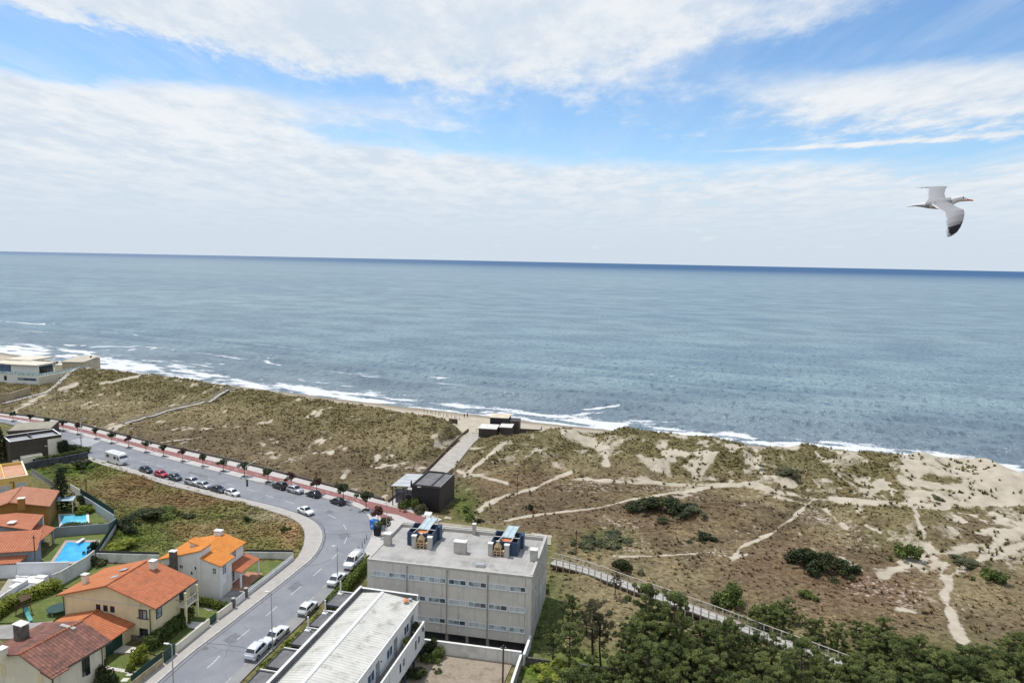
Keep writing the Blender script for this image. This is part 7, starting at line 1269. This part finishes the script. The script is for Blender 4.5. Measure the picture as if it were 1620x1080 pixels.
# ------------------------------------------------------------------ the gull flying close by: one skin, colours laid on by feather tract
def gull():
    k = .00585; V_ = []; F_ = []
    def place(p):   # wide wings so close to the lens: lay the planform out at its true distance from the eye
        p = Vector(p); f = 1-p.z/6.33; return (p.x*f-678*k*p.z/6.33, p.y*f-218*k*p.z/6.33, p.z)
    def ring(pts): s = len(V_); V_.extend([place(q) for q in pts]); return s
    # body along x (forward), y up in the picture, z towards the viewer; sections: x, y centre, half height, half depth
    secs = [(-54, -5, .3, 5), (-49, -4.2, 1.0, 5.5), (-40, -3, 1.6, 4.6), (-30, -2.5, 3.4, 4.6), (-20, -2.2, 5.6, 6.4), (-8, -1.5, 7.6, 8.4), (4, 0, 8.2, 9), (14, 2.2, 7.6, 8.4), (21, 4.6, 6.2, 6.6), (26, 6.6, 5.2, 5.2), (31, 7.8, 5.0, 4.8), (35, 7.8, 4.8, 4.6), (39, 6.8, 3.7, 3.6), (42, 5.8, 2.2, 2.1), (46, 5.3, 1.5, 1.2), (50, 5.0, 1.4, .9), (52.5, 4.2, .4, .3)]
    n = 14; st_ = []
    for x, y, h, d in secs: st_.append(ring([(x*k, (y+h*math.sin(2*math.pi*j/n))*k, d*math.cos(2*math.pi*j/n)*k) for j in range(n)]))
    for a, b2 in zip(st_, st_[1:]):
        for j in range(n): F_.append((a+j, a+(j+1) % n, b2+(j+1) % n, b2+j))
    F_.append(tuple(range(st_[0], st_[0]+n))[::-1]); F_.append(tuple(range(st_[-1], st_[-1]+n)))
    def wing(rows):
        """rows from root to tip: leading point, trailing point (x, y, z in picture units), thickness"""
        m_ = 9; rs = []
        for (lx, ly, lz), (tx, ty, tz), th in rows:
            up_, lo_ = [], []; L = Vector((lx, ly, lz)); T = Vector((tx, ty, tz)); nn = Vector((.1, .55, .82))
            for j in range(m_):
                f = j/(m_-1); p = L.lerp(T, f); hh = th*(math.sin(math.pi*min(1, f*1.0+.06)**.6)*.9+.06); cam_ = 1.2*math.sin(math.pi*f)*th
                up_.append((p+nn*(hh*.5+cam_))*k); lo_.append((p+nn*(cam_-hh*.5))*k)
            rs.append(ring([tuple(q) for q in up_+lo_[::-1]]))
        N_ = 2*m_
        for a, b2 in zip(rs, rs[1:]):
            for j in range(N_): F_.append((a+j, a+(j+1) % N_, b2+(j+1) % N_, b2+j))
        F_.append(tuple(range(rs[0], rs[0]+N_))[::-1]); F_.append(tuple(range(rs[-1], rs[-1]+N_)))
    # near wing hangs down and towards the viewer; picture units are pixels from the shoulder at (1488, 322)
    wing([((14, 5, 0), (-22, 0, 0), 4), ((18, -1, 8), (-13, -4, 8), 3.4), ((26, -6, 20), (-3, -10, 22), 2.6), ((37, -10, 34), (5, -18, 36), 2.2), ((38, -17, 40), (7.5, -25, 46), 2.0), ((36, -27, 46), (7, -34, 54), 1.7), ((32, -37, 50), (7, -42, 58), 1.4), ((26, -46, 53), (7, -49, 60), 1.1), ((17, -53, 55), (8, -55, 60), .8), ((11, -56.5, 56), (9, -57, 58), .4)])
    # far wing rises, bends back and shows its tip edge on
    wing([((14, 4, 0), (-22, 0, 0), 4), ((8, 9, -10), (-22, 6, -8), 3), ((6, 16, -24), (-22, 13, -22), 2.4), ((8, 23, -38), (-23, 21, -36), 2), ((11, 27, -46), (-25, 25.0, -46), 1.6), ((0, 26, -56), (-31, 25, -58), 1.2), ((-16, 25, -68), (-38, 24.6, -68), .9), ((-32, 24.6, -76), (-45, 24.2, -75), .6)])
    me = bpy.data.meshes.new('seagull'); me.from_pydata(V_, [], F_); o = bpy.data.objects.new('seagull', me); COL.objects.link(o)
    md = o.modifiers.new('one skin', 'REMESH'); md.mode = 'VOXEL'; md.voxel_size = .0034; sm = o.modifiers.new('smooth', 'SMOOTH'); sm.iterations = 2; sm.factor = .4
    dg = bpy.context.evaluated_depsgraph_get(); m2 = bpy.data.meshes.new_from_object(o.evaluated_get(dg)); o.modifiers.clear(); o.data = m2; m2.name = 'seagull'
    cnt = len(m2.vertices); cv = np.zeros(cnt*3, np.float32); m2.vertices.foreach_get('co', cv); cv = cv.reshape(-1, 3)/k; nv = np.zeros(cnt*3, np.float32); m2.vertices.foreach_get('normal', nv); nv = nv.reshape(-1, 3)
    z = cv[:, 2]; zz = z*k; f_ = 1-zz/6.33; x = (cv[:, 0]+678*zz/6.33)/f_; y = (cv[:, 1]+218*zz/6.33)/f_; col = np.tile(np.array([.60, .60, .62]), (cnt, 1)); grey = np.array([.27, .272, .29])
    upper = nv@np.array([.1, .55, .82]) > -.1
    bodyd = np.sqrt((y/9)**2+(z/9)**2); mantle = upper & (x > -24) & (x < 17) & (y > -4) & (np.abs(z) < 12); col[mantle] = grey
    nw = (z > 7) & upper; edge = x < (-13+(z-8)*.72)+2.6
    tex = .5+.5*np.sin((x*.35+y)*1.9); gv = grey*(0.9+.22*tex[:, None]); col[nw] = gv[nw]; col[nw & edge & (y > -30) & (x < 8)] = (.64, .64, .65)
    fwd_ = (z < -7); col[fwd_ & upper] = gv[fwd_ & upper]; col[fwd_ & (x < -19.5) & (z > -48)] = (.64, .64, .65)
    black_ = (z > 20) & (y < -39+.55*(x-8)*.55) ; col[black_] = (.022, .022, .026); col[(z > 20) & (y < -29) & (x > 33.0+(y+27)*.32)] = (.03, .03, .035); col[(z > 20) & (y < -52.5) & (x > 10)] = (.8, .8, .8); col[(z > 20) & (y < -37) & (y > -39.5) & (x < 11)] = (.75, .75, .75)
    col[(z < -60) & (x < -20)] = (.06, .06, .07)
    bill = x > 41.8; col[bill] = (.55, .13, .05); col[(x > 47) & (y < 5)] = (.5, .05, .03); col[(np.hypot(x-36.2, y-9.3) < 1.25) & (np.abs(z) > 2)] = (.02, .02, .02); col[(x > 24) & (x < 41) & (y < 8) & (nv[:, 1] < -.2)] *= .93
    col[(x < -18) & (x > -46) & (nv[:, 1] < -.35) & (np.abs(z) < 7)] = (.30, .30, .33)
    a = m2.attributes.new('plumage', 'FLOAT_COLOR', 'POINT'); a.data.foreach_set('color', np.concatenate([col, np.ones((cnt, 1))], 1).astype(np.float32).ravel())
    m, nt, b2 = newmat('gull plumage'); at = nt('Attribute', attribute_name='plumage'); nt.put(b2.inputs['Base Color'], at.outputs['Color']); b2.inputs['Roughness'].default_value = .75; b2.inputs['Specular IOR Level'].default_value = .2
    m2.materials.clear(); m2.materials.append(m); m2.polygons.foreach_set('use_smooth', [True]*len(m2.polygons))
    d = rayd(1488, 322); c0 = CAM+d*6.33; mw = Matrix(((RT[0], UP[0], -FW[0], c0[0]), (RT[1], UP[1], -FW[1], c0[1]), (RT[2], UP[2], -FW[2], c0[2]), (0, 0, 0, 1))); o.matrix_world = mw
    return tag(o, 'white and grey gull with black wing tips flying over the sea', 'gull')
gull()
